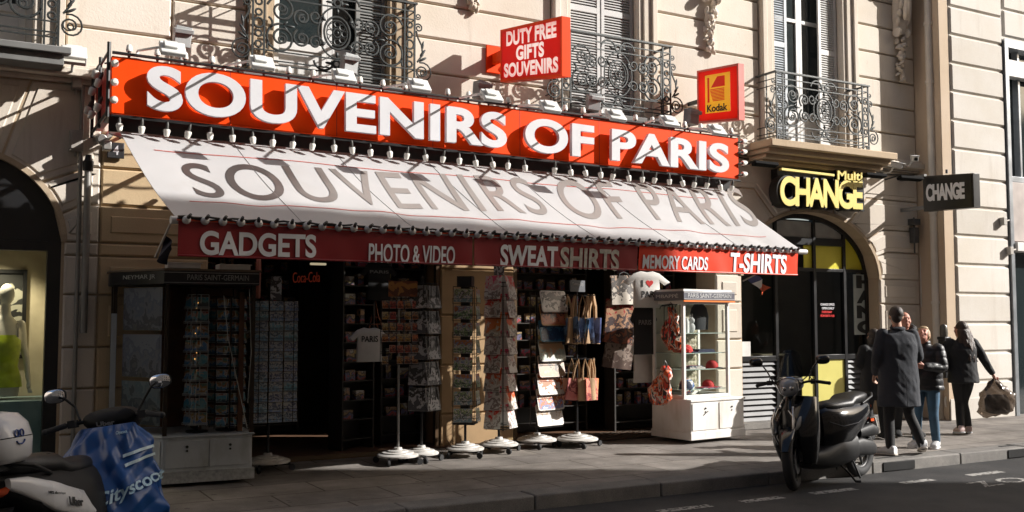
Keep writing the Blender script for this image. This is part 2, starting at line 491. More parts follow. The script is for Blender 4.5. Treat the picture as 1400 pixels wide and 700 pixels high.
def add_spots(m, scale, size, col, amount):
    nt = m.node_tree; N = nt.nodes; L = nt.links; b = N["Principled BSDF"]
    src = b.inputs["Base Color"].links[0].from_socket
    g = N.new("ShaderNodeNewGeometry"); v = N.new("ShaderNodeTexVoronoi"); v.inputs["Scale"].default_value = scale; v.inputs["Randomness"].default_value = 1
    L.new(g.outputs["Position"], v.inputs["Vector"])
    sx = N.new("ShaderNodeSeparateColor"); L.new(v.outputs["Color"], sx.inputs[0])
    th = N.new("ShaderNodeMath"); th.operation = 'MULTIPLY'; th.inputs[1].default_value = size; L.new(sx.outputs[0], th.inputs[0])
    lt = N.new("ShaderNodeMath"); lt.operation = 'LESS_THAN'; L.new(v.outputs["Distance"], lt.inputs[0]); L.new(th.outputs[0], lt.inputs[1])
    am = N.new("ShaderNodeMath"); am.operation = 'MULTIPLY'; am.inputs[1].default_value = amount; L.new(lt.outputs[0], am.inputs[0])
    x = N.new("ShaderNodeMix"); x.data_type = 'RGBA'; L.new(am.outputs[0], x.inputs[0]); L.new(src, x.inputs[6]); x.inputs[7].default_value = (*col, 1)
    # broad stains
    n = N.new("ShaderNodeTexNoise"); n.inputs["Scale"].default_value = .55; n.inputs["Detail"].default_value = 9; n.inputs["Roughness"].default_value = .7; L.new(g.outputs["Position"], n.inputs["Vector"])
    r = N.new("ShaderNodeMapRange"); r.inputs[1].default_value = .38; r.inputs[2].default_value = .66; r.inputs[3].default_value = .62; r.inputs[4].default_value = 1.1; L.new(n.outputs[0], r.inputs[0])
    y = N.new("ShaderNodeMix"); y.data_type = 'RGBA'; y.blend_type = 'MULTIPLY'; y.inputs[0].default_value = 1; L.new(x.outputs[2], y.inputs[6]); L.new(r.outputs[0], y.inputs[7])
    L.new(y.outputs[2], b.inputs["Base Color"])
add_spots(PAVE, 5.5, .16, (.10, .09, .085), .7)
add_spots(ASPHALT, 7, .10, (.11, .11, .105), .6)
GRANITE = ground_mat("granite kerb", (.20, .19, .18), (.32, .30, .275), .3, 200, 3)[0]
plane('ground', -900, 900, -900, 900, -.17, mat("far ground", (.12, .11, .1), .9))
plane('road', -150, 200, -2.6, KERB - .001, -.13, ASPHALT)
plane('sidewalk', -150, 200, KERB + .30, 16.5, 0, PAVE)
b = MB(); b.bb((-150, -6.0, -.16), (200, -2.6, 0)); tag(b.build('sidewalk', PAVE, smooth=0), kind='structure')
# kerb stones, with two black iron gaps, the first a street drain
b = MB(); x = -6.0
kerb_gaps = [(9.45, 10.0), (11.75, 13.6)]
while x < 30:
    L_ = 1.25 + .35 * random.random()
    b.bb((x, KERB, -.16), (x + L_ - .012, KERB + .298, .004 + random.uniform(-.004, .004))); x += L_
k = b.build('kerb', GRANITE, bevel=.018, segs=3); tag(k, kind='structure')
b = MB()
b.bb((-150, KERB + .01, -.16), (-6.2, KERB + .298, .004)); b.bb((30.5, KERB + .01, -.16), (200, KERB + .298, .004))
tag(b.build('kerb', GRANITE), kind='structure')
for a, c in kerb_gaps:
    d = MB(); d.hexa([(a, KERB - .012, -.125), (c, KERB - .012, -.125), (c, KERB - .012, -.02), (a, KERB - .012, -.02)],
                     [(a, KERB + .2, -.125), (c, KERB + .2, -.125), (c, KERB + .2, .009), (a + .1, KERB + .2, .009)])
    t = d.build('kerb_gap', mat("black cast iron", (.006, .006, .006), .9), bevel=.01)
    tag(t, "small black iron drain mouth in the kerb beside the standing man" if a < 11 else "long black iron gap in the kerb near the walking woman", "drain")
# worn white paint on the road
def worn_paint():
    m = mat("worn road paint", (.34, .33, .31), .8, bump=.3)
    nt = m.node_tree; N = nt.nodes; L = nt.links
    g = N.new("ShaderNodeNewGeometry"); n = N.new("ShaderNodeTexNoise"); n.inputs["Scale"].default_value = 22; n.inputs["Detail"].default_value = 8
    L.new(g.outputs["Position"], n.inputs["Vector"])
    r = N.new("ShaderNodeMapRange"); r.inputs[1].default_value = .36; r.inputs[2].default_value = .50; L.new(n.outputs[0], r.inputs[0])
    t = N.new("ShaderNodeBsdfTransparent"); x = N.new("ShaderNodeMixShader")
    L.new(r.outputs[0], x.inputs[0]); L.new(t.outputs[0], x.inputs[1]); L.new(N["Principled BSDF"].outputs[0], x.inputs[2])
    L.new(x.outputs[0], N["Material Output"].inputs[0])
    return m
ROADP = worn_paint()
b = MB()
for x0, x1 in ((2.9, 3.5), (4.3, 4.9), (5.72, 6.33), (6.72, 7.25), (7.66, 8.28), (9.0, 9.5), (10.1, 10.7), (11.6, 12.2), (13.2, 13.8)):
    b.add([(x0, 7.40, -.126), (x1, 7.40, -.126), (x1, 7.52, -.126), (x0, 7.52, -.126)], [(0, 1, 2, 3)])
tag(b.build('road_marking', ROADP, smooth=0), kind='structure')
b = MB()
P = quad_fn((9.55, 6.85, -.126), (11.9, 6.95, -.126), (11.9, 7.2, -.126), (9.55, 7.12, -.126))
vs, fs, _ = text_shape("ZO-YO-", .015, 1.3)
b.add([P(u, v) for u, v, w in vs], [f for f in fs if len(f) == 3 or True])
b.v = [(x, y, -.126 - .003 * 0 + .0005 * i / max(1, len(b.v))) for i, (x, y, z) in enumerate(b.v)]
tag(b.build('road_marking', ROADP, smooth=0), kind='structure')

# ================================================================== STONE BUILDING
bld = empty('stone_building', (6, W, 0), 0, "cream stone apartment building with grooved facade above the souvenir shop", "building")
X_END = 14.2        # where the neighbour's projecting corner starts
TOP = 20
def block(b, poly, y=W, panel=0.0):
    b.prism(poly, y, y + .06, .016, .016)
    if panel:
        q = inset_poly(poly, panel)
        b.prism(q, y - .014, y + .01, .012, .012)
def rect(x0, x1, z0, z1, g=.009): return [(x0 + g, z0 + g), (x1 - g, z0 + g), (x1 - g, z1 - g), (x0 + g, z1 - g)]
lo, hi, lp, lp2 = MB(), MB(), MB(), MB()
SH0, SH1 = 2.45, 9.75          # souvenir shop opening
ARCHES = [(-.10, 1.05, .92, 2.45), (11.74, 1.47, 1.03, 2.30)]     # centre, half width, rise, springing
zl = [0.0, .45, .92, 1.35, 1.9, 2.31]
LED = 4.12
# piers below the springing
for (x0, x1, split) in ((.97, 2.45, 1.31), (9.75, 10.25, None), (13.23, X_END, None), (-2.6, -1.17, None), (-9, -2.6, None)):
    for a, c in zip(zl, zl[1:]):
        xs = [x0, split, x1] if split else [x0, x1]
        for p, q in zip(xs, xs[1:]):
            block(lp if x0 == .97 and p > 1.3 else lp2 if x0 == 9.75 else lo, rect(p, q, a, c), panel=.10 if (1.35 <= a < 1.8 or 1.9 <= a) and q - p > .4 else 0)
# voussoir stones that bend into the courses
def arch_side(cx, a, r, zs, side, xe, lines, panel=.07):
    pt = lambda th: (cx + side * a * math.cos(th), zs + r * math.sin(th))
    for (t0, k0, z0), (t1, k1, z1) in zip(lines, lines[1:]):
        poly = [pt(t0 + (t1 - t0) * i / 6) for i in range(7)]
        if z1 < LED - .01:
            poly += [(k1, z1), (xe, z1), (xe, z0)] + ([(k0, z0)] if abs(z0 - zs) > .02 or t0 > .01 else [])
        else:
            poly += [(k1, LED)] + ([(xe, LED), (xe, z0), (k0, z0)] if z0 < LED - .01 else [(k0, LED)])
        q = inset_poly(poly, .008)
        block(lo, q, panel=panel)
L1 = [(0.0, 0, 2.45), (R(17), 1.15, 2.85), (R(40), 1.22, 3.25), (R(64), .62, LED), (R(90), -.1, LED)]
arch_side(*ARCHES[0], 1, 1.31, [(t, min(k, 1.22), z) for t, k, z in L1])
arch_side(*ARCHES[0], -1, -2.6, [(t, -.2 - k, z) for t, k, z in L1])
# pier between 2.31 and 2.45 and the course above the left arch pier
block(lo, rect(.97, 1.31, 2.31, 2.45)); block(lp, rect(1.31, 2.45, 2.31, 2.45))
for z0, z1 in ((2.45, 2.85), (2.85, 3.25), (3.25, 3.62)): block(lp, rect(1.31, 2.45, z0, z1), panel=.1 if z0 < 2.5 else 0)
L2 = [(0.0, 0, 2.30), (R(20), 13.45, 2.75), (R(38), 13.35, 3.12), (R(58), 12.95, 3.62), (R(72), 12.3, LED), (R(90), 11.74, LED)]
arch_side(*ARCHES[1], 1, X_END, L2)
L3 = [(t, 23.48 - k, z) for t, k, z in L2]
arch_side(*ARCHES[1], -1, 9.75, L3)
for x0, x1 in ((2.45, 3.3), (3.3, 5.1), (5.1, 6.9), (6.9, 8.7), (8.7, 9.75)):
    for z0, z1 in ((3.30, 3.7), (3.7, LED)): block(lo, rect(x0, x1, z0, z1))
for x0, x1 in ((-9, -6), (-6, -2.6)):
    for z0, z1 in ((2.31, 2.85), (2.85, 3.25), (3.25, LED)): block(lo, rect(x0, x1, z0, z1))
# upper floor courses with the window openings left out
WINS = [(-.1, 1.45), (3.85, 1.45), (7.8, 1.15), (11.72, 1.5)]
zu = [4.30 + .445 * i for i in range(19)]
def spans(z0, z1):
    cur = -9.0; out = []
    for cx, w in WINS:
        if z0 < 7.6: out.append((cur, cx - w / 2 - .30)); cur = cx + w / 2 + .30
    out.append((cur, X_END)); return out
for z0, z1 in zip(zu, zu[1:]):
    for k, (x0, x1) in enumerate(spans(z0, z1)):
        if x0 < 1 and x1 > 1: cut = [x0, 2.0, x1]
        else: cut = [x0, x1]
        for p, q in zip(cut, cut[1:]):
            block(hi, rect(p, q, z0, z1, .011))
            if zu.index(z0) in (4, 8) and q - p > 1: pass
# raised frames between the windows, higher up
for cx0, cx1 in ((4.95, 6.85), (8.75, 10.6), (12.85, X_END - .1)):
    z0, z1 = 6.05, 6.46
# backing wall
bk = MB()
def back(x0, x1, z0, z1): bk.bb((x0, W + .04, z0), (x1, W + .45, z1))
back(-9, -1.15, 0, LED); back(.95, SH0, 0, LED); back(SH1, 10.27, 0, LED); back(13.21, X_END, 0, LED); back(SH0, SH1, 3.28, LED)
for cx, a, r, zs in ARCHES:
    n = 24
    for i in range(n):
        xa, xb = cx - a + 2 * a * i / n, cx - a + 2 * a * (i + 1) / n
        za = zs + r * math.sqrt(max(0, 1 - ((xa - cx) / a) ** 2)); zb = zs + r * math.sqrt(max(0, 1 - ((xb - cx) / a) ** 2))
        bk.hexa([(xa, W + .012, za), (xb, W + .012, zb), (xb, W + .012, LED), (xa, W + .012, LED)],
                [(xa, W + .45, za), (xb, W + .45, zb), (xb, W + .45, LED), (xa, W + .45, LED)])
cur = -9.0
for cx, w in WINS:
    back(cur, cx - w / 2 - .02, LED, 7.6); cur = cx + w / 2 + .02
    back(cx - w / 2 - .02, cx + w / 2 + .02, LED, 4.36)
back(cur, X_END, LED, 7.6); back(-9, X_END, 7.6, TOP)
bk.build('wall_core', STONE_T, bld, smooth=0)
lo.build('ground_floor_wall', STONE, bld, smooth=30)
lp.build('tan_pier', STONE_P, bld, smooth=30); lp2.build('cream_pier', STONE, bld, smooth=30)
lq = MB(); block(lq, rect(1.31, 2.45, 3.62, LED)); lq.build('ground_floor_wall', STONE, bld, smooth=30)
hi.build('upper_wall', STONE, bld, smooth=30)
# storey ledge, stepped
lg = MB()
for z0, z1, p in ((4.12, 4.17, .05), (4.17, 4.26, .16), (4.26, 4.30, .11)):
    lg.bb((-9, W - p, z0), (X_END, W + .1, z1))
lg.build('ledge', STONE, bld, bevel=.012)
for cx, a, r, zs in ARCHES:          # arch rims
    ar = MB(); n = 40; ring = []
    for i in range(n + 1):
        t = math.pi * i / n
        ring.append([(cx + (a + d) * math.cos(t), y, zs + (r + d) * math.sin(t)) for d, y in ((-.005, W + .3), (-.005, W - .012), (.05, W - .012), (.05, W + .02))])
    for p, q in zip(ring, ring[1:]): ar.hexa(p, q)
    ar.build('arch_rim', STONE_T, bld)
# window surrounds and recesses
GLASS_D = mat("window glass", (.02, .028, .03), .06, var=.05, spec=.9)
SHUT = mat("grey white shutter paint", (.48, .47, .46), .5, var=.1)
FRAMEW = mat("white window paint", (.66, .65, .63), .4, var=.06)
def louvre(name, x0, x1, z0, z1, y, m, parent, ang=0):
    b = MB(); t = .05
    b.bb((x0, y, z0), (x0 + t, y + .035, z1)); b.bb((x1 - t, y, z0), (x1, y + .035, z1))
    for z in (z0, (z0 + z1) / 2, z1 - .08): b.bb((x0 + t, y + .001, z), (x1 - t, y + .034, z + .08))
    z = z0 + .09
    while z < z1 - .09:
        b.box(((x0 + x1) / 2, y + .018, z), (x1 - x0 - 2 * t, .008, .042), (R(-38), 0, 0)); z += .038
    return b.build(name, m, parent, smooth=0)
for wi, (cx, w) in enumerate(WINS):
    x0, x1 = cx - w / 2, cx + w / 2
    sr = MB()
    for s_, xa in ((-1, x0), (1, x1)):
        for d0, d1, p in ((0, .07, .02), (.07, .20, .05), (.20, .29, .085)):
            a, c = xa + s_ * d0, xa + s_ * d1
            sr.bb((min(a, c), W - p, 4.30), (max(a, c), W + .28, 7.6))
    sr.bb((x0 - .3, W - .09, 7.6), (x1 + .3, W + .2, 7.95))
    sr.build('window_surround', STONE_T if wi == 1 else STONE, bld, bevel=.008)
    fr = MB(); y = W + .22
    fr.bb((x0, y, 4.34), (x0 + .07, y + .07, 7.6)); fr.bb((x1 - .07, y, 4.34), (x1, y + .07, 7.6)); fr.bb((x0 + .07, y, 7.5), (x1 - .07, y + .07, 7.6))
    leaves = ((x0 + .07, cx), (cx, x1 - .07))
    for a, c in leaves:
        fr.bb((a, y - .01, 4.36), (a + .065, y + .05, 7.5)); fr.bb((c - .065, y - .01, 4.36), (c, y + .05, 7.5))
        for z0, z1 in ((4.36, 4.48), (4.86, 4.95), (6.4, 6.46), (7.42, 7.5)): fr.bb((a + .065, y - .01, z0), (c - .065, y + .05, z1))
        fr.bb((a + .065, y + .01, 4.48), (c - .065, y + .04, 4.86))
    f = fr.build('window', FRAMEW, bld, bevel=.006)
    g = MB(); g.bb((x0 + .1, y + .015, 4.95), (x1 - .1, y + .022, 7.45)); g.build('pane', GLASS_D, f, smooth=0)
    cu = MB()
    if wi != 2:
        for a, c in ((x0 + .12, cx - .22), (cx + .25, x1 - .1)):
            cu.sheet(lambda u, v, a=a, c=c: (a + (c - a) * u, y + .10 + .02 * math.sin(u * 26), 4.6 + 2.9 * v), 40, 1)
        cu.build('curtain', mat("net curtain", (.45, .45, .44), .9), f)
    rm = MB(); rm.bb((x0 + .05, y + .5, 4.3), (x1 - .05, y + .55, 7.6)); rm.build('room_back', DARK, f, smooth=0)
    if wi == 2:
        louvre('shutter', x0 + .02, cx - .012, 4.40, 7.45, W + .10, SHUT, bld); louvre('shutter', cx + .012, x1 - .02, 4.40, 7.45, W + .10, SHUT, bld)
    elif wi == 1:
        louvre('shutter', x1 - .40, x1 - .02, 4.40, 7.45, W + .08, mat("grey shutter paint", (.22, .22, .21), .5), bld)
    elif wi == 3:
        louvre('shutter', x0 + .02, x0 + .38, 4.40, 7.45, W + .10, mat("pale blue grey shutter paint", (.42, .46, .50), .5), bld)
        louvre('shutter', x1 - .42, x1 - .02, 4.40, 7.45, W + .10, FRAMEW, bld)
# carved consoles with fruit garlands
cm = MB()
ref = None
def console_mb(cx, z):
    b = MB()
    prof = []
    for i in range(15):                                  # S-shaped scroll seen from the side
        t = i / 14
        prof.append((.05 + .26 * (1 - t) ** 1.3 + .03 * math.sin(t * 9), z + 1.0 - .95 * t))
    secs = [((cx, W - p / 2, zz), (.17 - .04 * i / 14, 0, 0), (0, p / 2 + .02, 0)) for i, (p, zz) in enumerate(prof)]
    b.loft(secs, 14, 3)
    for s_ in (-1, 1):
        b.lathe([(.0, -.03), (.075, -.03), (.085, 0), (.06, .03), (0, .03)], 14, (cx + s_ * .115, W - .10, z + .06), 'x')
        b.lathe([(.0, -.035), (.10, -.03), (.12, 0), (.08, .03), (0, .035)], 14, (cx + s_ * .12, W - .22, z + .93), 'x')
        for k in range(5): b.sph((cx + s_ * (.05 + .014 * k), W - .20 + .025 * k, z + .8 - .14 * k), (.035, .05, .085), 8, 6, (R(20), s_ * R(15), 0))
    for k in range(3): b.sph((cx + (k - 1) * .05, W - .2, z + .55), (.02, .06, .3), 8, 8)
    rnd = random.Random(int(cx * 10))
    for k in range(46):                                   # hanging fruit and leaves
        t = k / 46
        r = .10 * (1 - .55 * t) * (1 if int(t * 9) % 3 else .75)
        a = rnd.uniform(0, math.pi)
        b.sph((cx + r * math.cos(a) + .02 * math.sin(t * 7), W - .02 - r * math.sin(a) * .9, z - .02 - .72 * t), (rnd.uniform(.025, .052),) * 3 if k % 3 else (.022, .045, .06), 8, 6,
              (rnd.uniform(-1, 1), rnd.uniform(-1, 1), 0))
    return b
for cx, z in ((5.72, 6.36), (9.66, 6.34), (13.80, 6.40), (1.75, 6.36)):
    console_mb(cx, z).build('carved_console', STONE, bld, smooth=60)
# -------- balconies
def arc(c, r, a0, a1, n=14): return [(c[0] + r * math.cos(a0 + (a1 - a0) * i / n), c[1] + r * math.sin(a0 + (a1 - a0) * i / n)) for i in range(n + 1)]
def spiral(c, r0, r1, a0, turns, n=26):
    return [(c[0] + (r0 + (r1 - r0) * i / n) * math.cos(a0 + turns * 2 * math.pi * i / n), c[1] + (r0 + (r1 - r0) * i / n) * math.sin(a0 + turns * 2 * math.pi * i / n)) for i in range(n + 1)]
def balcony(cx, wd, y, z0, parent, slab):
    """iron railing of wrought scrolls, wd wide, z0..z0+.95"""
    h = .95; x0, x1 = cx - wd / 2, cx + wd / 2; yb = W - .005
    if slab == 'stone':
        s = MB()
        for za, zb, p in ((3.96, 4.03, .30), (4.03, 4.10, .40), (4.10, 4.17, .52), (4.17, 4.28, .62)):
            s.bb((x0 - .3 + (.62 - p) * .4, W - p, za), (x1 + .42 - (.62 - p) * .4, W - .001, zb))
        so = s.build('balcony', STONE_T, parent, bevel=.014)
        for sx in (x0 - .02, x1 + .1):
            pass
    else:
        s = MB(); s.bb((x0 - .12, y - .08, z0 - .19), (x1 + .12, W - .001, z0 - .12)); s.bb((x0 - .06, y - .02, z0 - .30), (x1 + .06, W - .001, z0 - .19))
        so = s.build('balcony', mat("grey balcony slab", (.16, .16, .155), .8), parent, bevel=.01)
    rl = MB(); r = .011
    T = lambda pts, rr=.0075, cl=False: sc.tube([(x, y, z) for x, z in pts], rr * 1.85, 6, cl)
    top = z0 + h
    rl.bb((x0 - .03, y - .024, top - .014), (x1 + .03, y + .024, top + .010))
    for xe in (x0, x1): rl.bb((xe - .024, y + .025, top - .013), (xe + .024, yb, top + .009))
    for z in (top - .10, top - .20, z0 + .14, z0 + .03, z0 - .02):
        rl.bb((x0, y - .008, z - .007), (x1, y + .008, z + .007))
        for xe in (x0, x1): rl.bb((xe - .006, y + .009, z - .006), (xe + .006, yb, z + .006))
    for xe in (x0, x0 + .13, x1 - .13, x1): rl.bb((xe - .010, y - .010, z0 - .12), (xe + .010, y + .010, top - .015))
    for xe in (x0, x1):
        for yy in (y + (yb - y) * .5,): rl.bb((xe - .007, yy - .007, z0 - .02), (xe + .007, yy + .007, top - .014))
    for xe in (x0 + .04, x1 - .04): rl.bb((xe - .012, y - .012, z0 - .13), (xe + .012, y + .012, z0 - .02))
    rl.build('railing', IRON, so, smooth=0)
    sc = MB(); zc = z0 + .445
    for s_ in (-1, 1):
        X = lambda d: cx + s_ * d
        # end panel: two large C scrolls one above the other
        M_ = lambda pts: [(cx + s_ * (p[0]), p[1]) for p in pts]
        xe = wd / 2 - .13
        T(M_([(xe - .03, z0 + .16)] + arc((xe - .19, z0 + .30), .16, R(-20), R(95))[0:] ))
        T(M_(spiral((xe - .19, z0 + .30), .165, .03, R(-15), -1.55)))
        T(M_(spiral((xe - .19, z0 + .62), .165, .03, R(15), 1.55)))
        T(M_(arc((xe - .02, z0 + .455), .07, R(110), R(250))))
        T(M_(spiral((xe - .20, z0 + .29), .065, .018, R(80), 1.2)), .006); T(M_(spiral((xe - .20, z0 + .63), .065, .018, R(-80), -1.2)), .006)
        # leaf between them
        sc.sph((X(xe - .30), y, zc), (.05, .010, .014), 8, 6); sc.sph((X(xe - .24), y, zc + .03), (.035, .010, .012), 8, 6, (0, s_ * R(40), 0)); sc.sph((X(xe - .24), y, zc - .03), (.035, .010, .012), 8, 6, (0, s_ * R(-40), 0))
        # heart scrolls beside the medallion
        xm = .355
        T(M_(spiral((xm + .06, zc + .12), .105, .02, R(-60), 1.5))); T(M_(spiral((xm + .06, zc - .12), .105, .02, R(60), -1.5)))
        T(M_(spiral((xm + .06, zc + .11), .05, .014, R(120), -1.2)), .006); T(M_(spiral((xm + .06, zc - .11), .05, .014, R(-120), 1.2)), .006)
        # outer column of small rings
        for k in range(5):
            T([(cx + s_ * (wd / 2 - .065) + p[0], z0 + .20 + .12 * k + p[1]) for p in arc((0, 0), .035 if k != 2 else .055, 0, 2 * math.pi, 12)[:-1]], .007, True)
        T(M_(spiral((xm - .10, z0 + .30), .09, .02, R(200), -1.3))); T(M_(spiral((xm - .10, z0 + .60), .09, .02, R(160), 1.3)))
        T(M_(arc((xm - .20, zc + .33), .12, R(10), R(170)))); T(M_(arc((xm - .20, zc - .33), .12, R(-170), R(-10))))
    for zz in (top - .15, z0 + .085):
        T([(cx + p[0], zz + p[1]) for p in arc((0, 0), .04, 0, 2 * math.pi, 14)[:-1]], .008, True)
        for s_ in (-1, 1): sc.sph((cx + s_ * .09, y, zz), (.05, .012, .016), 8, 6); sc.sph((cx + s_ * .06, y, zz), (.012, .012, .035), 8, 6)
    sc.build('scrollwork', IRON, so, smooth=60)
    md = MB()
    oval = lambda a, b_, n=36: [(cx + a * math.cos(2 * math.pi * i / n), y - .004, zc + b_ * math.sin(2 * math.pi * i / n)) for i in range(n)]
    md.tube(oval(.225, .30), .011, 6, True); md.tube(oval(.155, .19), .014, 6, True); md.tube(oval(.125, .15), .007, 6, True); md.tube(oval(.045, .05), .010, 6, True)
    for k in range(8):
        a = 2 * math.pi * k / 8
        c = (cx + .088 * math.cos(a), zc + .105 * math.sin(a))
        md.tube([(c[0] + .034 * math.cos(q * math.pi / 6), y - .004, c[1] + .034 * math.sin(q * math.pi / 6)) for q in range(12)], .006, 5, True)
    md.sph((cx, y - .01, zc), .022, 10, 8)
    for a in (90, -90, 35, 145, -35, -145):
        md.sph((cx + .20 * math.cos(R(a)), y - .008, zc + .255 * math.sin(R(a))), (.035, .016, .02), 8, 6, (0, -R(a), 0))
    md.build('medallion', IRON, so, smooth=60)
    for s_ in (-1, 1):
        sd = MB(); xe = x0 - .012 if s_ < 0 else x1 + .012
        def S(pts, rr=.010): sd.tube([(xe + s_ * p[0], y + .01, p[1]) for p in pts], rr, 6)
        S(spiral((.10, z0 + .12), .125, .02, R(110), -1.9)); S(spiral((.09, z0 + .12), .07, .015, R(100), 1.2), .008)
        S([(.03, z0 + .24), (.10, z0 + .34), (.085, z0 + .45), (.03, z0 + .55), (.015, z0 + .62)], .012)
        S(spiral((.045, z0 + .66), .055, .012, R(180), -1.5)); S(spiral((.035, z0 + .80), .04, .01, R(200), 1.4), .008)
        for zz, an in ((.36, 40), (.45, 10), (.28, 60)): sd.sph((xe + s_ * .10, y + .01, z0 + zz), (.016, .014, .06), 8, 6, (0, s_ * R(an), 0))
        sd.build('side_scroll', IRON, so, smooth=60)
    return so
balcony(3.76, 1.95, W - .42, 4.50, bld, 'iron')
balcony(7.72, 1.78, W - .42, 4.50, bld, 'iron')
balcony(11.58, 1.96, W - .42, 4.40, bld, 'stone')
balcony(-.15, 1.95, W - .42, 4.50, bld, 'iron')

# ================================================================== CORNER BUILDING on the right
YR = 10.8
cb = empty('corner_building', (16, YR, 0), 0, "pale cut stone building with wide grooves beside the rain pipe", "building")
b = MB(); zr = [0, .62, 1.10]
while zr[-1] < 12: zr.append(zr[-1] + .485)
XW0 = 15.86
for z0, z1 in zip(zr, zr[1:]):
    g = .016
    b.prism([(14.45 + g, z0 + g), (XW0 - .02, z0 + g), (XW0 - .02, z1 - g), (14.45 + g, z1 - g)], YR - .03, YR + .03, .022, .022)
b.build('grooved_wall', STONE_R, cb, smooth=30)
b = MB(); b.bb((14.2, YR, 0), (14.44, YR + .9, 12)); b.build('corner_return', stone('tan corner stone', (.62, .50, .38), (.36, .27, .19)), cb, bevel=.01)
b = MB(); b.bb((14.45, YR + .002, 0), (XW0, YR + .9, 12)); b.bb((14.18, YR - .05, 0), (XW0 - .02, YR - .032, .35) )
b.build('wall_core', STONE_R, cb, bevel=.01)
b = MB(); b.bb((XW0, YR + .002, 6.56), (30, YR + .9, 20)); b.bb((17.6, YR, 0), (30, YR + .9, 6.45)); b.build('upper_wall', STONE_R, cb, smooth=0)
fm = mat("aluminium shopfront frame", (.33, .35, .37), .35, .6)
b = MB(); b.bb((XW0, YR - .06, 0), (XW0 + .10, YR + .3, 6.55)); b.bb((XW0 + .1, YR - .06, 6.4), (17.6, YR + .25, 6.55)); b.bb((XW0 + .1, YR + .02, 4.05), (17.6, YR + .25, 4.15))
b.bb((XW0 + .5, YR + .05, 4.15), (XW0 + .56, YR + .2, 6.4))
f = b.build('shopfront_frame', fm, cb, bevel=.006)
b = MB(); b.bb((XW0 + .1, YR + .16, 0), (17.6, YR + .18, 6.4)); b.build('pane', GLASS_D, f, smooth=0)
b = MB(); b.bb((XW0 + .1, YR - .02, 3.0), (17.6, YR + .12, 4.04)); b.build('fascia', mat("mauve fascia", (.42, .36, .33), .5), cb, bevel=.01)
b = MB(); b.bb((XW0 + .12, YR - .1, 2.82), (17.6, YR + .12, 2.98)); b.bb((XW0 + .12, YR - .04, 5.9), (17.6, YR + .12, 6.2)); b.build('blind_box', WHITE_P, cb, bevel=.01)

b = MB()
for k in range(9):
    z0 = 6.6 + .485 * k
    b.prism(rect(XW0 + .03, 24, z0, z0 + .485, .016), YR - .03, YR + .03, .022, .022)
b.build('grooved_wall', STONE_R, cb, smooth=30)
# ================================================================== HOUSE ACROSS THE STREET (shades the left of the scene, seen in the glass)
YO, XO, HO = -4.0, 29.1, 16.1
ob = empty('apartment_building', (0, YO, 0), 0, "tall apartment building across the street that shades the shop's left half", "building")
b = MB(); b.bb((-45, YO - 12, 0), (19.5, YO, 20)); b.bb((19.5, YO - 12, 0), (XO, YO, HO)); b.build('wall', mat("old grey stone", (.40, .35, .30), .9), ob, smooth=0)
b = MB(); b.bb((-60, YO - 12, 0), (-45.2, 30, 25)); tag(b.build('end_building', MAT["old grey stone"], smooth=0), "grey stone building closing the far left end of the street", "building")
b = MB()
for i in range(23):
    for j in range(6 if i < 20 else 4):
        x = -42 + i * 3.05; z = 1.2 + j * 3.8
        b.bb((x, YO - .05, z), (x + 1.2, YO + .03, z + 2.2))
b.build('window_rows', GLASS_D, ob, smooth=0)

lowr = empty('low_house_row', (60, YO, 0), 0, "row of low grey houses further down the sunny side of the street", "houses")
b = MB(); b.bb((XO + .5, YO - 10, 0), (108, YO - .3, 10.5)); b.build('wall', MAT["old grey stone"], lowr, smooth=0)
b = MB()
for i in range(24):
    for j in range(3): b.bb((31.5 + i * 3.1, YO - .35, 1.2 + j * 3.2), (32.7 + i * 3.1, YO - .27, 3.2 + j * 3.2))
b.build('window_rows', GLASS_D, lowr, smooth=0)
b = MB(); b.bb((109, -40, 0), (120, 50, 24)); tag(b.build('end_building', MAT["old grey stone"], smooth=0), "grey stone building closing the far right end of the street", "building")
# ================================================================== BIG SIGN
YS = 10.0
TL, TR_, BR_, BL_ = at(153, 76, YS), at(1009, 189, YS), at(1010, 244.5, YS), at(152, 154, YS)
sgn = empty('shop_sign', ((TL.x + TR_.x) / 2, YS, BL_.z), 0, "long orange red sign board with big raised white letters over the souvenir shop", "sign")
b = MB()
back_ = lambda p, y: Vector((p.x, y, p.z))
b.hexa([back_(p, YS) for p in (BL_, BR_, TR_, TL)], [back_(p, YS + .10) for p in (BL_, BR_, TR_, TL)])
b.build('face_panel', RED_A, sgn, bevel=.004)
for k in range(1, 7):
    b = MB(); p, q = BL_.lerp(BR_, k / 7), TL.lerp(TR_, k / 7); b.hexa([back_(v, YS - .0015) + Vector((d, 0, 0)) for v, d in ((p, -.003), (p, .003), (q, .003), (q, -.003))], [back_(v, YS + .002) + Vector((d, 0, 0)) for v, d in ((p, -.003), (p, .003), (q, .003), (q, -.003))])
    b.build('panel_joint', mat("dark red joint", (.25, .012, .004), .6), sgn, smooth=0)
RED_D = mat("red side panel", (.55, .018, .010), .4, var=.08)
b = MB()
b.bb((TL.x + .004, YS + .104, BL_.z + .03), (TL.x + .07, YS + 1.22, TL.z - .02))
b.build('side_panel', RED_D, sgn)
b = MB()
b.hexa([back_(p, YS + .104) + Vector((0, 0, d)) for p, d in ((BL_, 0), (BR_, 0), (BR_, .05), (BL_, .05))], [back_(p, YS + .55) + Vector((0, 0, d)) for p, d in ((BL_, 0), (BR_, 0), (BR_, .05), (BL_, .05))])
b.hexa([back_(p, YS + .16) + Vector((0, 0, d)) for p, d in ((BL_, -.15), (BR_, -.15), (BR_, -.002), (BL_, -.002))], [back_(p, YS + .18) + Vector((0, 0, d)) for p, d in ((BL_, -.15), (BR_, -.15), (BR_, -.002), (BL_, -.002))])
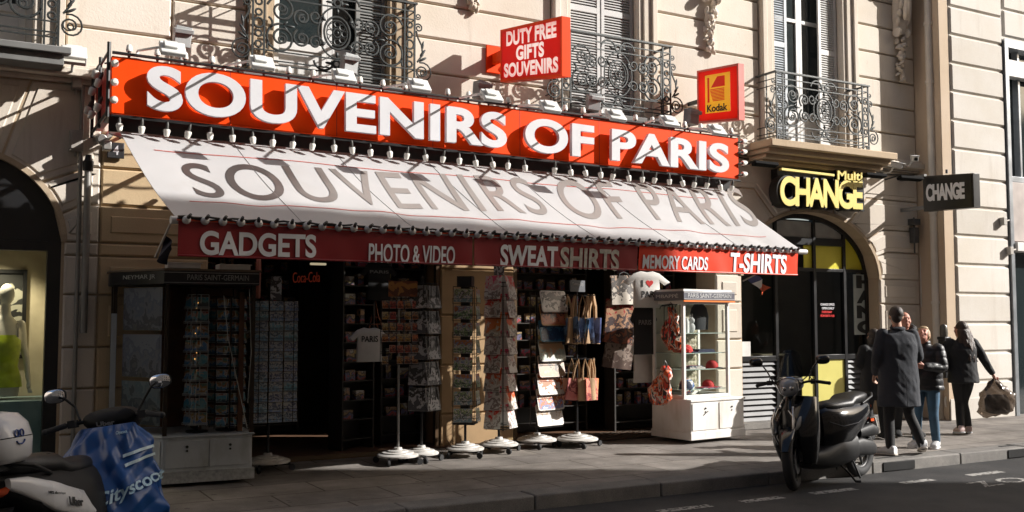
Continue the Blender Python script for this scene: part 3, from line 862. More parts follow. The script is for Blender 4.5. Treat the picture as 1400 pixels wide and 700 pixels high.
for k in range(9):
    p = TL.lerp(TR_, (k + .3) / 9); q = BL_.lerp(BR_, (k + .3) / 9)
    b.tube([back_(p, YS + .1) + Vector((0, 0, -.03)), back_(p, W)], .02, 6); b.tube([back_(q, YS + .56) + Vector((0, 0, .03)), back_(q, W)], .02, 6)
for p, q in ((TL, TR_), (BL_, BR_)):                # black edge angle
    e = .028
    b.tube([back_(p, YS - .02) + Vector((0, 0, -e if p is BL_ else e)), back_(q, YS - .02) + Vector((0, 0, -e if p is BL_ else e))], .016, 6)
for yy in (YS - .03, YS + .6, YS + 1.2):
    b.cyl((TL.x - .03, yy, BL_.z - .05), (TL.x - .03, yy, TL.z + .12), .018, 8)
b.cyl((TL.x - .03, YS - .03, TL.z + .03), (TL.x - .03, YS + 1.2, TL.z + .05), .014, 8)
b.cyl((TL.x - .03, YS - .03, BL_.z), (TL.x - .03, YS + 1.2, BL_.z), .016, 8)
b.build('frame', BLACK, sgn)
b = MB()
Yl = YS - .012
P = quad_fn(at(201, 149, YS - .11), at(997, 237, YS - .11), at(997, 197.5, YS - .11), at(201, 87, YS - .11))
add_text(b, "SOUVENIRS OF PARIS", lambda u, v: P(u, v) + Vector((0, .11, 0)), (0, -1, 0), .055, .055, bold=.032, space=1.04)
b.build('lettering', WHITE_L, sgn, smooth=30)
LAMP_W = mat("milky bulb glass", (.78, .76, .70), .25, var=.04)
def bulb_mesh():
    b = MB()
    b.m = 0; b.lathe([(.006, .075), (.012, .06), (.016, .04), (.016, .0)], 8)
    b.m = 1; b.lathe([(.030, .0), (.034, -.018), (.031, -.026), (.027, -.055), (.020, -.070), (0.002, -.072)], 10)
    return b.mesh('bulb', [mat("bakelite socket", (.05, .047, .042), .5), LAMP_W], 50)
BULB = bulb_mesh()
def put_bulb(p, parent, up=False, tilt=None, s=1.0, name='bulb', me=None):
    o = bpy.data.objects.new(name, me or BULB); COL.objects.link(o); o.parent = parent
    o.location = place_of(parent).inverted() @ Vector(p)
    o.rotation_euler = tilt if tilt else ((R(180), 0, 0) if up else (0, 0, random.uniform(0, 6)))
    o.scale = (s, s, s); return o
n = 37
for i in range(n):
    t = (i + .35 + random.uniform(-.06, .06)) / n
    if i == 22: continue
    p = BL_.lerp(BR_, t); put_bulb((p.x, YS - .03, p.z - .11 + random.uniform(-.008, .008)), sgn, tilt=(R(random.uniform(-13, 13)), R(random.uniform(-13, 13)), 0))
for i in range(30):
    t = (i + .6) / 30
    p = TL.lerp(TR_, t); put_bulb((p.x, YS + .02, p.z + .065), sgn, up=True, s=.95)
for k, (yy, zz) in enumerate(((.25, .36), (.25, .12), (.75, .38), (.75, .14), (1.1, .25), (.5, .5))):
    put_bulb((TL.x - .075, YS + yy, BL_.z + zz), sgn, tilt=(0, R(20), 0), s=1.1)
for z in (.05, .22, .40): put_bulb((TL.x + .02, YS - .05, BL_.z + .06 + z), sgn, tilt=(R(-90), 0, 0), s=1.1)
for z in (.03, .18, .33, .47): put_bulb((TR_.x + .05, YS - .02, BR_.z + .03 + z), sgn, tilt=(0, R(-100), 0), s=1.1)
# -------- floodlights on arms
FLOOD = mat("white floodlight housing", (.62, .62, .60), .4, var=.08)
arm_px = [((187, 76), (236, 67)), ((307, 96), (358, 86)), ((424, 112), (470, 104)), ((520, 126), (573, 117)), ((625, 140), (672, 131)), ((705, 150), (752, 146)), ((795, 162), (842, 158)), ((880, 173), (915, 166)), ((940, 180), (980, 178))]
fl_m = {}
for i, ((ax, ay), (hx, hy)) in enumerate(arm_px):
    a = at(ax, ay, YS + .05); h = at(hx, hy, YS - .95)
    o = empty('floodlight', a, 0, "small white floodlight on a long thin arm reaching out above the orange sign", "floodlight", "white floodlights on arms above the orange sign")
    b = MB(); b.tube([a, a + Vector((.01, 0, .05)), h + Vector((-.10, .12, .03)), h], .013, 8); b.build('arm', FLOOD, o)
    d = Vector((0, .75, -.66)).normalized()           # shines back down on the letters
    b = MB(); b.box(h, (.22, .17, .045), (R(48), 0, 0)); b.box(h + Vector((-.02, -.022, .03)), (.12, .09, .03), (R(48), 0, 0))
    b.box(h + Vector((-.10, .02, -.005)), (.02, .05, .05), (R(48), 0, 0))
    b.build('lamp_head', FLOOD, o, bevel=.01)
    b = MB(); b.box(h + d * .026, (.18, .13, .006), (R(48), 0, 0)); b.build('lens', mat("floodlight lens", (.5, .5, .47), .15), o)
for i, (px, py) in enumerate(((249, 52), (477, 88), (658, 124), (811, 141), (945, 160))):
    c = at(px, py, YS + .75)
    b = MB(); b.box(c, (.17, .14, .22), (0, R(6), R(random.uniform(-20, 20)))); b.box(c + Vector((0, -.09, .05)), (.20, .06, .05), (R(20), 0, 0)); b.cyl(c + Vector((0, .05, -.09)), (c.x, c.y + .05, c.z - .32), .02, 8)
    tag(b.build('lamp_ballast', mat("grey ballast box", (.36, .37, .37), .5), bevel=.012), "grey metal ballast box standing on top of the orange sign", "electric box", "ballast boxes on top of the sign")
b = MB()
pts = [TL.lerp(TR_, i / 60) + Vector((0, .25, .03 + .03 * abs(math.sin(i * .9)))) for i in range(61)]
b.tube(pts, .012, 6); b.tube([p + Vector((0, .3, .02 + .02 * math.sin(i))) for i, p in enumerate(pts)], .009, 6)
tag(b.build('sign_cable', BLACK), "black cables lying along the top of the orange sign", "cable")

# ================================================================== AWNING
CANVAS = mat("white awning cloth", (.56, .555, .56), .55, var=.05, scale=2, bump=.08, bscale=200, dirt=(.50, .485, .47), dscale=1.4)
VAL_SHADED = mat("red valance cloth shaded tone", (.26, .010, .014), .42, var=.12, scale=3)  # left panels: same red cloth with the shade put into its colour
VAL_SUNLIT = mat("red valance cloth sunlit tone", (.80, .05, .012), .38, var=.1, scale=3)  # right panel: same red cloth with the sunlight put into its colour
def see_through_cloth():
    m = CANVAS; nt = m.node_tree; N = nt.nodes; L = nt.links
    t = N.new("ShaderNodeBsdfTranslucent"); t.inputs[0].default_value = (.62, .56, .50, 1)
    x = N.new("ShaderNodeMixShader"); x.inputs[0].default_value = .24
    L.new(N["Principled BSDF"].outputs[0], x.inputs[1]); L.new(t.outputs[0], x.inputs[2]); L.new(x.outputs[0], N["Material Output"].inputs[0])
see_through_cloth()
A_TL, A_TR = at(163, 178, 10.18), at(985, 256, 10.18)
A_BL, A_BR = at(242, 299, 8.2), at(1097, 343, 9.0)
awn = empty('awning', ((A_BL.x + A_BR.x) / 2, 10.18, A_TL.z), 0, "white canvas awning with red valance stretched over the souvenir shop front", "awning")
def AW(u, v):        # u along, v from the front bar (0) to the top (1)
    p = (A_BL.lerp(A_BR, u)).lerp(A_TL.lerp(A_TR, u), v)
    sag = .040 * math.sin(math.pi * v) * (1 + .3 * math.sin(u * 23)) + .007 * math.sin(u * 61 + v * 5) * (1 - v) + .005 * math.sin(u * 97 - v * 11) * (1 - v) ** 2
    return p - Vector((0, -.3 * sag, sag))
b = MB(); b.sheet(AW, 90, 14, .006); b.build('canopy', CANVAS, awn, smooth=80)
def sheen_ink():
    m = mat("grey print with painted sheen", (.05, .045, .042), .35, var=.2, scale=3); nt = m.node_tree; N = nt.nodes; L = nt.links; b = N['Principled BSDF']
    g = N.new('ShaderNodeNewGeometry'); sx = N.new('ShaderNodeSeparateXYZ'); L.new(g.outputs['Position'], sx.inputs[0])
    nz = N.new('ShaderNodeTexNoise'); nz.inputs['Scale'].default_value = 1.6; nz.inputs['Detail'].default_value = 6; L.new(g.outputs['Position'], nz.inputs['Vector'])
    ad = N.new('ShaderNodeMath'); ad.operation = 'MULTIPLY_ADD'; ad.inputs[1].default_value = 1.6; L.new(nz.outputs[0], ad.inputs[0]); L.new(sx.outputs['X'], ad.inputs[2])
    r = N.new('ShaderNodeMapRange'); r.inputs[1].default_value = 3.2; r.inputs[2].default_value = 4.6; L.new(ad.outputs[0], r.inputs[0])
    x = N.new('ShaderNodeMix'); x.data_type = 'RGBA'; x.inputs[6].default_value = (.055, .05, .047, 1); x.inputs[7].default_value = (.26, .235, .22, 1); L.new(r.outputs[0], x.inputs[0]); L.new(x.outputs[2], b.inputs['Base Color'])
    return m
an = ((A_BR - A_BL).cross(A_TL - A_BL)).normalized()
if an.z < 0: an = -an
INK = sheen_ink()            # sunlit sheen painted into the print, shaded dark letters at the left
def on_aw(px, py):
    p = on_plane(px, py, A_BL, an)
    return p
c_bl, c_br, c_tr, c_tl = on_aw(272, 264), on_aw(1038, 316), on_aw(998, 281), on_aw(243, 217)
def uvof(p):
    # solve u,v on the patch by a few Newton steps
    u, v = .5, .5
    for _ in range(20):
        q = (A_BL.lerp(A_BR, u)).lerp(A_TL.lerp(A_TR, u), v)
        du = (A_BR - A_BL).lerp(A_TR - A_TL, v); dv = A_TL.lerp(A_TR, u) - A_BL.lerp(A_BR, u)
        r = p - q
        a11, a12, a22 = du.dot(du), du.dot(dv), dv.dot(dv); b1, b2 = r.dot(du), r.dot(dv); D = a11 * a22 - a12 * a12
        u += (b1 * a22 - b2 * a12) / D; v += (a11 * b2 - a12 * b1) / D
    return u, v
UV = [Vector((*uvof(c), 0)) for c in (c_bl, c_br, c_tr, c_tl)]
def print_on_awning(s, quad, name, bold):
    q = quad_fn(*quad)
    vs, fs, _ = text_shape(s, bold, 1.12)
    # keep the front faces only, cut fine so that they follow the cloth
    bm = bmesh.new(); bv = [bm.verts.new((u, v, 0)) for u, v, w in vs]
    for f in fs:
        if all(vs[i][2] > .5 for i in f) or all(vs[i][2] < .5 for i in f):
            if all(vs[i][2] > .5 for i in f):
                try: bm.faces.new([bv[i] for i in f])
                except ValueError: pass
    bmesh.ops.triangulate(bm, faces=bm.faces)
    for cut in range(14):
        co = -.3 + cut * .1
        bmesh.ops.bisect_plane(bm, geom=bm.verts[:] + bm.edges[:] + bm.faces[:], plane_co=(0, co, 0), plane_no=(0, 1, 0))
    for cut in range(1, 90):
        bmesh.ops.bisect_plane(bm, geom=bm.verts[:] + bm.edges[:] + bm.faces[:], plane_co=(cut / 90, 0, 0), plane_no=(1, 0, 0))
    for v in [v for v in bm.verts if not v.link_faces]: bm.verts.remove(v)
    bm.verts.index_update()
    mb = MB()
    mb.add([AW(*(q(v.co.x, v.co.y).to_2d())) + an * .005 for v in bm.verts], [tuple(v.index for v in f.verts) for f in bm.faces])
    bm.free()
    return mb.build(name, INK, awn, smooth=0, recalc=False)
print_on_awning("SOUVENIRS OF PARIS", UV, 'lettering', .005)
b = MB()                                            # thin red lines
for v0 in (.80, .22):
    b.sheet(lambda u, v: AW(.03 + .93 * u, v0 + .008 * v) + an * .004, 120, 1)
b.build('piping', mat("red piping", (.45, .07, .05), .6), awn, smooth=0)
b = MB()
for k in range(1, 7): b.tube([AW(k / 7, j / 20) + an * .003 for j in range(21)], .0025, 5)
b.build('seam', CANVAS, awn)
# front bar and arms
b = MB(); b.tube([A_BL + Vector((-.05, -.01, -.012)), A_BR + Vector((.05, -.01, -.012))], .032, 12); b.build('front_bar', mat("white coated bar", (.6, .59, .57), .4), awn)
for u in (.12, .5, .88):
    b = MB(); p = A_BL.lerp(A_BR, u); q = A_TL.lerp(A_TR, u)
    e = p.lerp(q, .5) + Vector((.35, 0, -.16)); b.tube([p + Vector((0, .05, -.05)), e, q + Vector((.0, .9, -.3))], .028, 8); b.build('folding_arm', mat("white coated bar", (.6, .59, .57), .4), awn)
# valance in four cloth panels
V_BL, V_BR = at(241, 350, 8.2), at(1092, 376.5, 9.0)
vn = Vector((A_BR - A_BL)).cross(Vector((0, 0, 1))).normalized()
if vn.y > 0: vn = -vn
def on_val(px, py, g=.0): return on_plane(px, py, A_BL + vn * .035, vn)
t0 = on_val(242, 300); t1 = on_val(1092, 343.5); w0 = on_val(241, 350); w1 = on_val(1092, 376.5)
def VAL(u, v):
    p = w0.lerp(w1, u).lerp(t0.lerp(t1, u), v)
    return p + vn * (.007 * math.sin(u * 55) * (1 - v) + .004 * math.sin(u * 140 + v * 3) * (1 - v) - .01 * (1 - v))
def uval(px): 
    p = on_val(px, 350); return (p - w0).dot(w1 - w0) / (w1 - w0).length_squared
cuts = [(-.0, uval(647), VAL_SHADED), (uval(647), uval(873), VAL_SHADED), (uval(873), 1.0, VAL_SUNLIT)]
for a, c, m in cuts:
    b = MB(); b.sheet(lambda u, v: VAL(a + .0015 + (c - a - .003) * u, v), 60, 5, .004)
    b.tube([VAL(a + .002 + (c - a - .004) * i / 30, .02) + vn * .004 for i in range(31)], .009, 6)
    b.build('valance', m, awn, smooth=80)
b = MB()
top_edge = [VAL(i / 80, 1.0) + vn * .004 for i in range(81)]
b.tube(top_edge, .010, 6); b.build('valance_edge', mat("bright orange red piping", (.8, .09, .03), .4), awn)
for s, x0, y0, x1, y1, dy0, bold in (("GADGETS", 273, 315, 432, 321, 28, .03), ("PHOTO & VIDEO", 504, 332.5, 622, 337, 22, .018), ("SWEAT", 684, 334, 762, 337, 25.5, .032), ("SHIRTS", 766, 337.5, 846, 341.5, 25, .032),
                                 ("MEMORY CARDS", 879, 348, 968, 351.5, 16, .022), ("T-SHIRTS", 998, 345, 1075, 348.5, 22.5, .032)):
    b = MB(); k = (y1 - y0) / (x1 - x0)
    kb = k - .012
    P = quad_fn(on_val(x0, y0 + dy0 * 1.2), on_val(x1, y0 + dy0 * 1.2 + kb * (x1 - x0)), on_val(x1, y1), on_val(x0, y0))
    vs, fs, _ = text_shape(s, bold, 1.0)
    def stick(p):
        uu = (p - w0).dot(w1 - w0) / (w1 - w0).length_squared; lo_p, hi_p = w0.lerp(w1, uu), t0.lerp(t1, uu)
        return VAL(uu, (p.z - lo_p.z) / (hi_p.z - lo_p.z))
    b.add([stick(P(u, v)) + vn * (.0075 + .0015 * w) for u, v, w in vs], fs)
    b.build('lettering', mat("glossy white vinyl", (.84, .85, .88), .3, var=.04) if s != "SHIRTS" else mat("worn lettering", (.50, .46, .40), .6, var=.35, scale=20), awn, smooth=0)
    if s == "SHIRTS": pass
# string of bulbs along the front bar
st = empty('string_lights', A_BL, 0, "string of clear round bulbs on a black cable along the awning's front edge", "string lights")
b = MB(); b.tube([VAL(i / 120, 1.08) + vn * .02 + Vector((0, 0, .006 * math.sin(i * 1.9))) for i in range(121)], .009, 6)
b.tube([VAL(i / 120, 1.03) + vn * .014 + Vector((0, 0, .006 * math.sin(i * 1.3))) for i in range(121)], .007, 6)
b.build('cable', BLACK, st)
GB = mat("clear bulb glass", (.66, .65, .63), .12, var=.1, spec=.9)
bb_ = MB(); bb_.m = 0; bb_.lathe([(.012, .05), (.016, .02), (.016, 0)], 8); bb_.m = 1; bb_.sph((0, 0, -.026), .036, 12, 8)
GBM = bb_.mesh('bulb', [mat("bakelite socket", (.05, .047, .042), .5), GB], 60)
for i in range(52):
    put_bulb(VAL((i + .5) / 52 * 1.0, 1.0) + vn * .045 + Vector((0, 0, .012)), st, tilt=(R(60), 0, random.uniform(-.4, .4)), me=GBM)

# ================================================================== OTHER SIGNS
def hang_sign(name, label, x, y0, y1, zi0, zi1, zo0, zo1, th, m, edge, lightbox=None):
    """sign plate standing out from the wall: inner edge at y0 (z zi0..zi1), outer edge at y1 (zo0..zo1)"""
    o = empty(name, (x, W, zi0), 0, label, "sign")
    if lightbox:
        b = MB(); t = .03
        q = [Vector((0, y0, zi0)), Vector((0, y1, zo0)), Vector((0, y1, zo1)), Vector((0, y0, zi1))]; c_ = sum(q, Vector()) / 4
        r_ = [p + Vector((0, math.copysign(t, c_.y - p.y), math.copysign(t, c_.z - p.z))) for p in q]
        for i in range(4):
            j = (i + 1) % 4; b.hexa([p + Vector((x, 0, 0)) for p in (q[i], q[j], r_[j], r_[i])], [p + Vector((x + th, 0, 0)) for p in (q[i], q[j], r_[j], r_[i])])
        b.build('sign_box', edge, o)
        b = MB(); b.add([p + Vector((x + th - .004, 0, 0)) for p in r_], [(0, 1, 2, 3)]); b.build('back_face', backlit(mat(name + ' back acrylic', lightbox[0], .4), lightbox[0], .6) if name + ' back acrylic' not in MAT else MAT[name + ' back acrylic'], o, smooth=0)
        b = MB(); b.add([p + Vector((x + .016, 0, 0)) for p in r_], [(0, 1, 2, 3)]); b.build('diffuser', backlit(mat('white diffuser', (.8, .77, .76), .5), (.92, .88, .87), .62) if 'white diffuser' not in MAT else MAT['white diffuser'], o, smooth=0)
        return o, quad_fn((x - .004, y0, zi0), (x - .004, y1, zo0), (x - .004, y1, zo1), (x - .004, y0, zi1))
    b = MB(); b.hexa([(x, y0, zi0), (x, y1, zo0), (x, y1, zo1), (x, y0, zi1)], [(x + th, y0, zi0), (x + th, y1, zo0), (x + th, y1, zo1), (x + th, y0, zi1)])
    b.build('sign_box', edge, o, bevel=.006)
    e = .03
    F = quad_fn((x - .004, y0 - e * 0, zi0), (x - .004, y1, zo0), (x - .004, y1, zo1), (x - .004, y0, zi1))
    b = MB(); q = [F(.03, .04), F(.97, .04), F(.97, .96), F(.03, .96)]
    b.hexa([p + Vector((.003, 0, 0)) for p in q], [p - Vector((.003, 0, 0)) for p in q]); b.build('face', m, o, smooth=0)
    return o, F
def cut_pane(F, texts, wd, ht, off):
    """acrylic pane with the letters cut out of it"""
    b = MB(); b.box((wd / 2, ht / 2, 0), (wd, ht, .003)); me = b.mesh('pane', BLACK, 0)
    t = MB()
    for s_, u0, u1, v0, v1, bold in texts:
        vs, fs, _ = text_shape(s_, bold); t.add([((u0 + (u1 - u0) * u) * wd, (v0 + (v1 - v0) * v) * ht, (w - .5) * .1) for u, v, w in vs], fs)
    tm_ = t.mesh('cutter', BLACK, 0)
    bm = bmesh.new(); bm.from_mesh(tm_); bmesh.ops.remove_doubles(bm, verts=bm.verts, dist=1e-5); bmesh.ops.recalc_face_normals(bm, faces=bm.faces); bm.to_mesh(tm_); bm.free()
    oa, ob2 = bpy.data.objects.new('pane', me), bpy.data.objects.new('cutter', tm_); COL.objects.link(oa); COL.objects.link(ob2)
    m = oa.modifiers.new('cut', 'BOOLEAN'); m.operation = 'DIFFERENCE'; m.object = ob2; m.solver = 'EXACT'; m.use_self = True
    dg = bpy.context.evaluated_depsgraph_get(); dg.update(); ev = oa.evaluated_get(dg).to_mesh()
    b = MB(); b.add([F(v.co.x / wd, v.co.y / ht) + off + Vector((v.co.z, 0, 0)) for v in ev.vertices], [tuple(p.vertices) for p in ev.polygons])
    bpy.data.objects.remove(oa); bpy.data.objects.remove(ob2)
    return b
x = at(684, 77, 11.0).x
a0, a1 = at(684, 112, 11.0).z, at(684, 41, 11.0).z
yo = x / math.tan(YAW + math.atan((769 - 700) / FPX)); c0, c1 = at(769, 104, yo).z, at(769, 22, yo).z
o, F = hang_sign('hanging_sign', "red box sign with three lines of white capitals above the orange sign", x, 11.0, yo, a0, a1, c0, c1, .12, None, RED_A, ((.85, .80, .78),))
REDF = backlit(mat("red sign face", (.78, .03, .02), .35, spec=.2), (.95, .07, .05), .62)
cut_pane(F, (("DUTY FREE", .10, .92, .66, .94, .05), ("GIFTS", .27, .73, .365, .635, .05), ("SOUVENIRS", .06, .945, .07, .34, .05)), 1.5, .66, Vector((.008, 0, 0))).build('face', REDF, o, smooth=0)
b = MB(); zc = (a0 + a1) / 2
b.bb((x + .02, 11.0, zc - .05), (x + .09, W - .03, zc + .09)); b.bb((x - .06, W - .035, zc - .16), (x + .17, W - .003, zc + .2))
b.build('bracket', RED_A, o, bevel=.008)
x = at(953, 130, 11.05).x
a0, a1 = at(953, 169, 11.05).z, at(953, 97, 11.05).z
yo = x / math.tan(YAW + math.atan((1014 - 700) / FPX)); c0, c1 = at(1014, 164, yo).z, at(1014, 87, yo).z
o, F = hang_sign('film_sign', "red box sign with a yellow square and red emblem beside the third balcony", x, 11.05, yo, a0, a1, c0, c1, .10, None, mat("red film sign edge", (.72, .12, .09), .4), ((.85, .80, .75),))
b = MB()
for u0, v0, u1, v1 in ((.02, .02, .2, .98), (.8, .02, .98, .98), (.2, .02, .8, .17), (.2, .88, .8, .98)): b.add([p + Vector((.008, 0, 0)) for p in (F(u0, v0), F(u1, v0), F(u1, v1), F(u0, v1))], [(0, 1, 2, 3)])
b.build('face', backlit(mat("red film sign face", (.72, .015, .008), .35, spec=.2), (.95, .03, .015), .62), o, smooth=0)
b = MB(); q = [F(.2, .17), F(.80, .17), F(.80, .88), F(.2, .88)]; b.add([p + Vector((.007, 0, 0)) for p in q], [(0, 1, 2, 3)]); b.build('yellow_panel', backlit(mat("yellow film panel", (.85, .42, .01), .35), (1, .62, .05), .55), o, smooth=0)
b = MB()
def fq(pts):
    b.add([F(.2 + .6 * u, .17 + .71 * v) + Vector((.004, 0, 0)) for u, v in pts], [tuple(range(len(pts)))])
fq([(.10, .28), (.18, .28), (.18, .93), (.10, .93)])
for k in range(9):
    v0 = .30 + k * .037
    fq([(.20 + abs(v0 - .58) * .4, v0), (.78, v0), (.78, v0 + .022), (.20 + abs(v0 - .58) * .4, v0 + .022)])
fq([(.50, .93), (.80, .93), (.80, .66), (.24, .66)])
b.build('emblem', backlit(mat("red film emblem", (.72, .03, .01), .35), (.9, .05, .02), .5), o, smooth=0, recalc=False)
b = MB(); P = quad_fn(F(.25, .19), F(.74, .19), F(.74, .325), F(.25, .325)); add_text(b, "Kodak", P, (-1, 0, 0), .002, -.002, bold=.03); b.build('lettering', BLACK, o, smooth=0)
b = MB(); b.bb((x + .03, 11.05, a0 + .3), (x + .07, W - .003, a0 + .36)); b.build('bracket', BLACK, o)
x = at(1262, 265, 10.8).x
a0, a1 = at(1262, 289, 10.8).z, at(1262, 241, 10.8).z
yo = x / math.tan(YAW + math.atan((1335 - 700) / FPX)); c0, c1 = at(1335, 284, yo).z, at(1335, 237, yo).z
o, F = hang_sign('exchange_sign', "black box sign with white capitals fixed beside the rain pipe", x, 10.8, yo, a0, a1, c0, c1, .16, BLACK, mat("black sign edge", (.02, .02, .02), .35))
b = MB(); P = quad_fn(F(.07, .27), F(.84, .27), F(.84, .76), F(.07, .76)); add_text(b, "CHANGE", P, (-1, 0, 0), .004, .005, bold=.05, space=.93); b.build('lettering', mat("glossy white vinyl", (.84, .85, .88), .3, var=.04), o, smooth=0)
b = MB(); b.bb((x + .04, 10.8, a1 - .02), (x + .1, W - .003, a1 + .04)); b.bb((x + .04, 10.8, a0 + .04), (x + .1, W - .003, a0 + .1)); b.cyl((x + .07, 10.4, a1 + .001), (x + .07, 10.4, a1 + .06), .02); b.build('bracket', mat("grey bracket", (.2, .2, .2), .5), o)
# flat exchange-office sign above the arch
YM = 10.92
o = empty('exchange_sign', at(1120, 288, W), 0, "black sign with thick yellow capitals and a yellow bar above the arched door", "sign")
YEL = mat("pale yellow acrylic", (.80, .66, .20), .35, var=.04)
Pq = lambda x0, y0, x1, y1, Y, k=.095: quad_fn(at(x0, y1, Y), at(x1, y1 + k * (x1 - x0) * .75, Y), at(x1, y0 + k * (x1 - x0), Y), at(x0, y0, Y))
b = MB(); add_text(b, "CHANGE", (lambda P: lambda u, v: P(u, v))(Pq(1066, 240, 1179, 281, YM, .07)), (0, -1, 0), .012, .0, bold=.035, space=.86); b.build('lettering', YEL, o, smooth=30)
b = MB(); add_text(b, "CHANGE", Pq(1062, 238.5, 1180.5, 282.5, YM + .012, .07), (0, -1, 0), .17, -.17, bold=.075, space=.86)
q0 = at(1062, 236, YM + .2); q1 = at(1181, 289, YM + .2)
b.bb((q0.x, YM + .19, q1.z), (q1.x, W - .06, q0.z + .06)); b.build('backing', BLACK, o, smooth=30)
b = MB(); add_text(b, "Multi", Pq(1144, 233, 1178, 246, YM, .05), (0, -1, 0), .02, 0, bold=.02); b.build('lettering', YEL, o, smooth=0)
b = MB(); add_text(b, "Multi", Pq(1143, 232, 1179.5, 247.5, YM + .01, .05), (0, -1, 0), .05, -.05, bold=.05); b.build('backing', BLACK, o, smooth=0)
b = MB(); p, q = at(1069, 232.5, YM), at(1141, 241, YM); b.hexa([p, q, q + Vector((0, 0, .035)), p + Vector((0, 0, .035))], [v + Vector((0, .06, 0)) for v in (p, q, q + Vector((0, 0, .035)), p + Vector((0, 0, .035)))]); b.build('yellow_bar', YEL, o)

# ================================================================== PIPES, CABLES, SMALL THINGS ON THE WALLS
ZINC = mat("painted rain pipe", (.72, .66, .58), .5, var=.1)
xp = at(1276, 300, 10.98).x
o = empty('rain_pipe', (xp, 10.98, 0), 0, "cream rain pipe with bands and cast foot beside the grooved corner building", "pipe")
b = MB(); b.cyl((xp, 10.98, .75), (xp, 10.98, 12), .058, 16); b.build('pipe', ZINC, o)
b = MB()
for z in (1.9, 3.4, 5.6, 6.6): b.cyl((xp, 10.98, z), (xp, 10.98, z + .05), .072, 16); b.box((xp + .06, 11.0, z + .025), (.09, .04, .04))
b.build('band', ZINC, o)
b = MB(); b.lathe([(.10, 0), (.105, .05), (.085, .08), (.082, .62), (.10, .66), (.10, .72), (.075, .76), (.06, .80)], 18, (xp, 10.98, 0)); b.build('foot', mat("worn cream cast iron", (.48, .40, .31), .6, dirt=(.2, .14, .1), dscale=6), o)
b = MB(); b.tube([(xp + .10 + .085 * math.cos(2 * math.pi * i / 18), 10.86, .30 + .11 * math.sin(2 * math.pi * i / 18)) for i in range(18)], .018, 8, True); b.cyl((xp + .1, 10.86, .3), (xp + .04, 10.95, .32), .02); b.build('ring', ZINC, o)
xp = at(118, 320, W - .09).x
o = empty('rain_pipe', (xp, W - .09, 0), 0, "grey zinc rain pipe on the shaded wall left of the shop", "pipe")
zm = at(118, 218, W - .09).z
b = MB(); b.cyl((xp, W - .09, 1.5), (xp, W - .09, zm), .035, 12); b.cyl((xp - .07, W - .05, 0), (xp - .07, W - .05, 4.1), .022, 10); b.build('pipe', mat("zinc pipe", (.30, .29, .27), .35, .5), o)
b = MB(); b.lathe([(.05, -.12), (.055, -.02), (.035, .0), (.03, .05)], 12, (xp, W - .09, zm)); b.build('head', BLACK, o)
def wallbox(name, label, px, py, w, h, d, Y, m=None, cat="electric box", extra=None):
    c = at(px, py, Y)
    b = MB(); b.box((c.x, Y - d / 2 - .002, c.z), (w, d, h)); b.box((c.x, Y - d - .008, c.z), (w * .8, .01, h * .8))
    b.cyl((c.x, Y - d / 2, c.z - h / 2 - .05), (c.x, Y - d / 2, c.z - h / 2 + .01), .015, 8)
    if extra: extra(b, c)
    return tag(b.build(name, m or mat("grey beige plastic", (.40, .37, .33), .5), bevel=.008), label, cat)
wallbox('junction_box', "beige electric box on the shaded wall below the sign's left end", 103, 194, .13, .22, .10, W)
wallbox('junction_box', "small mauve electric box high on the shaded wall beside the sign's red end", 104, 116, .10, .12, .09, W)
c = at(158, 206, W - .02)
b = MB(); b.box((c.x, W - .035, c.z), (.17, .03, .17)); ob_ = b.build('wall_plaque', mat("black plaque", (.03, .03, .032), .4), bevel=.006); tag(ob_, "small black plaque with a white figure on the wall under the awning's left end", "plaque")
b = MB(); add_text(b, "4", quad_fn((c.x - .03, W - .05, c.z - .05), (c.x + .03, W - .05, c.z - .05), (c.x + .03, W - .05, c.z + .05), (c.x - .03, W - .05, c.z + .05)), (0, -1, 0), .003, .001, .02); b.build('lettering', WHITE_L, ob_, smooth=0)
c = at(140, 190, W - .3)
b = MB(); b.cyl(c, c + Vector((0, .3, .06)), .05); b.cyl(c + Vector((0, .1, -.05)), c + Vector((.1, .1, .1)), .035); b.box(c + Vector((.05, .05, -.06)), (.08, .12, .1)); b.box(c + Vector((.22, -.05, 0.03)), (.34, .05, .05), (0, R(18), R(-20)))
tag(b.build('awning_winch', mat("grey winch metal", (.34, .33, .31), .4, .4), bevel=.008), "grey metal awning winch under the sign's left end", "winch")
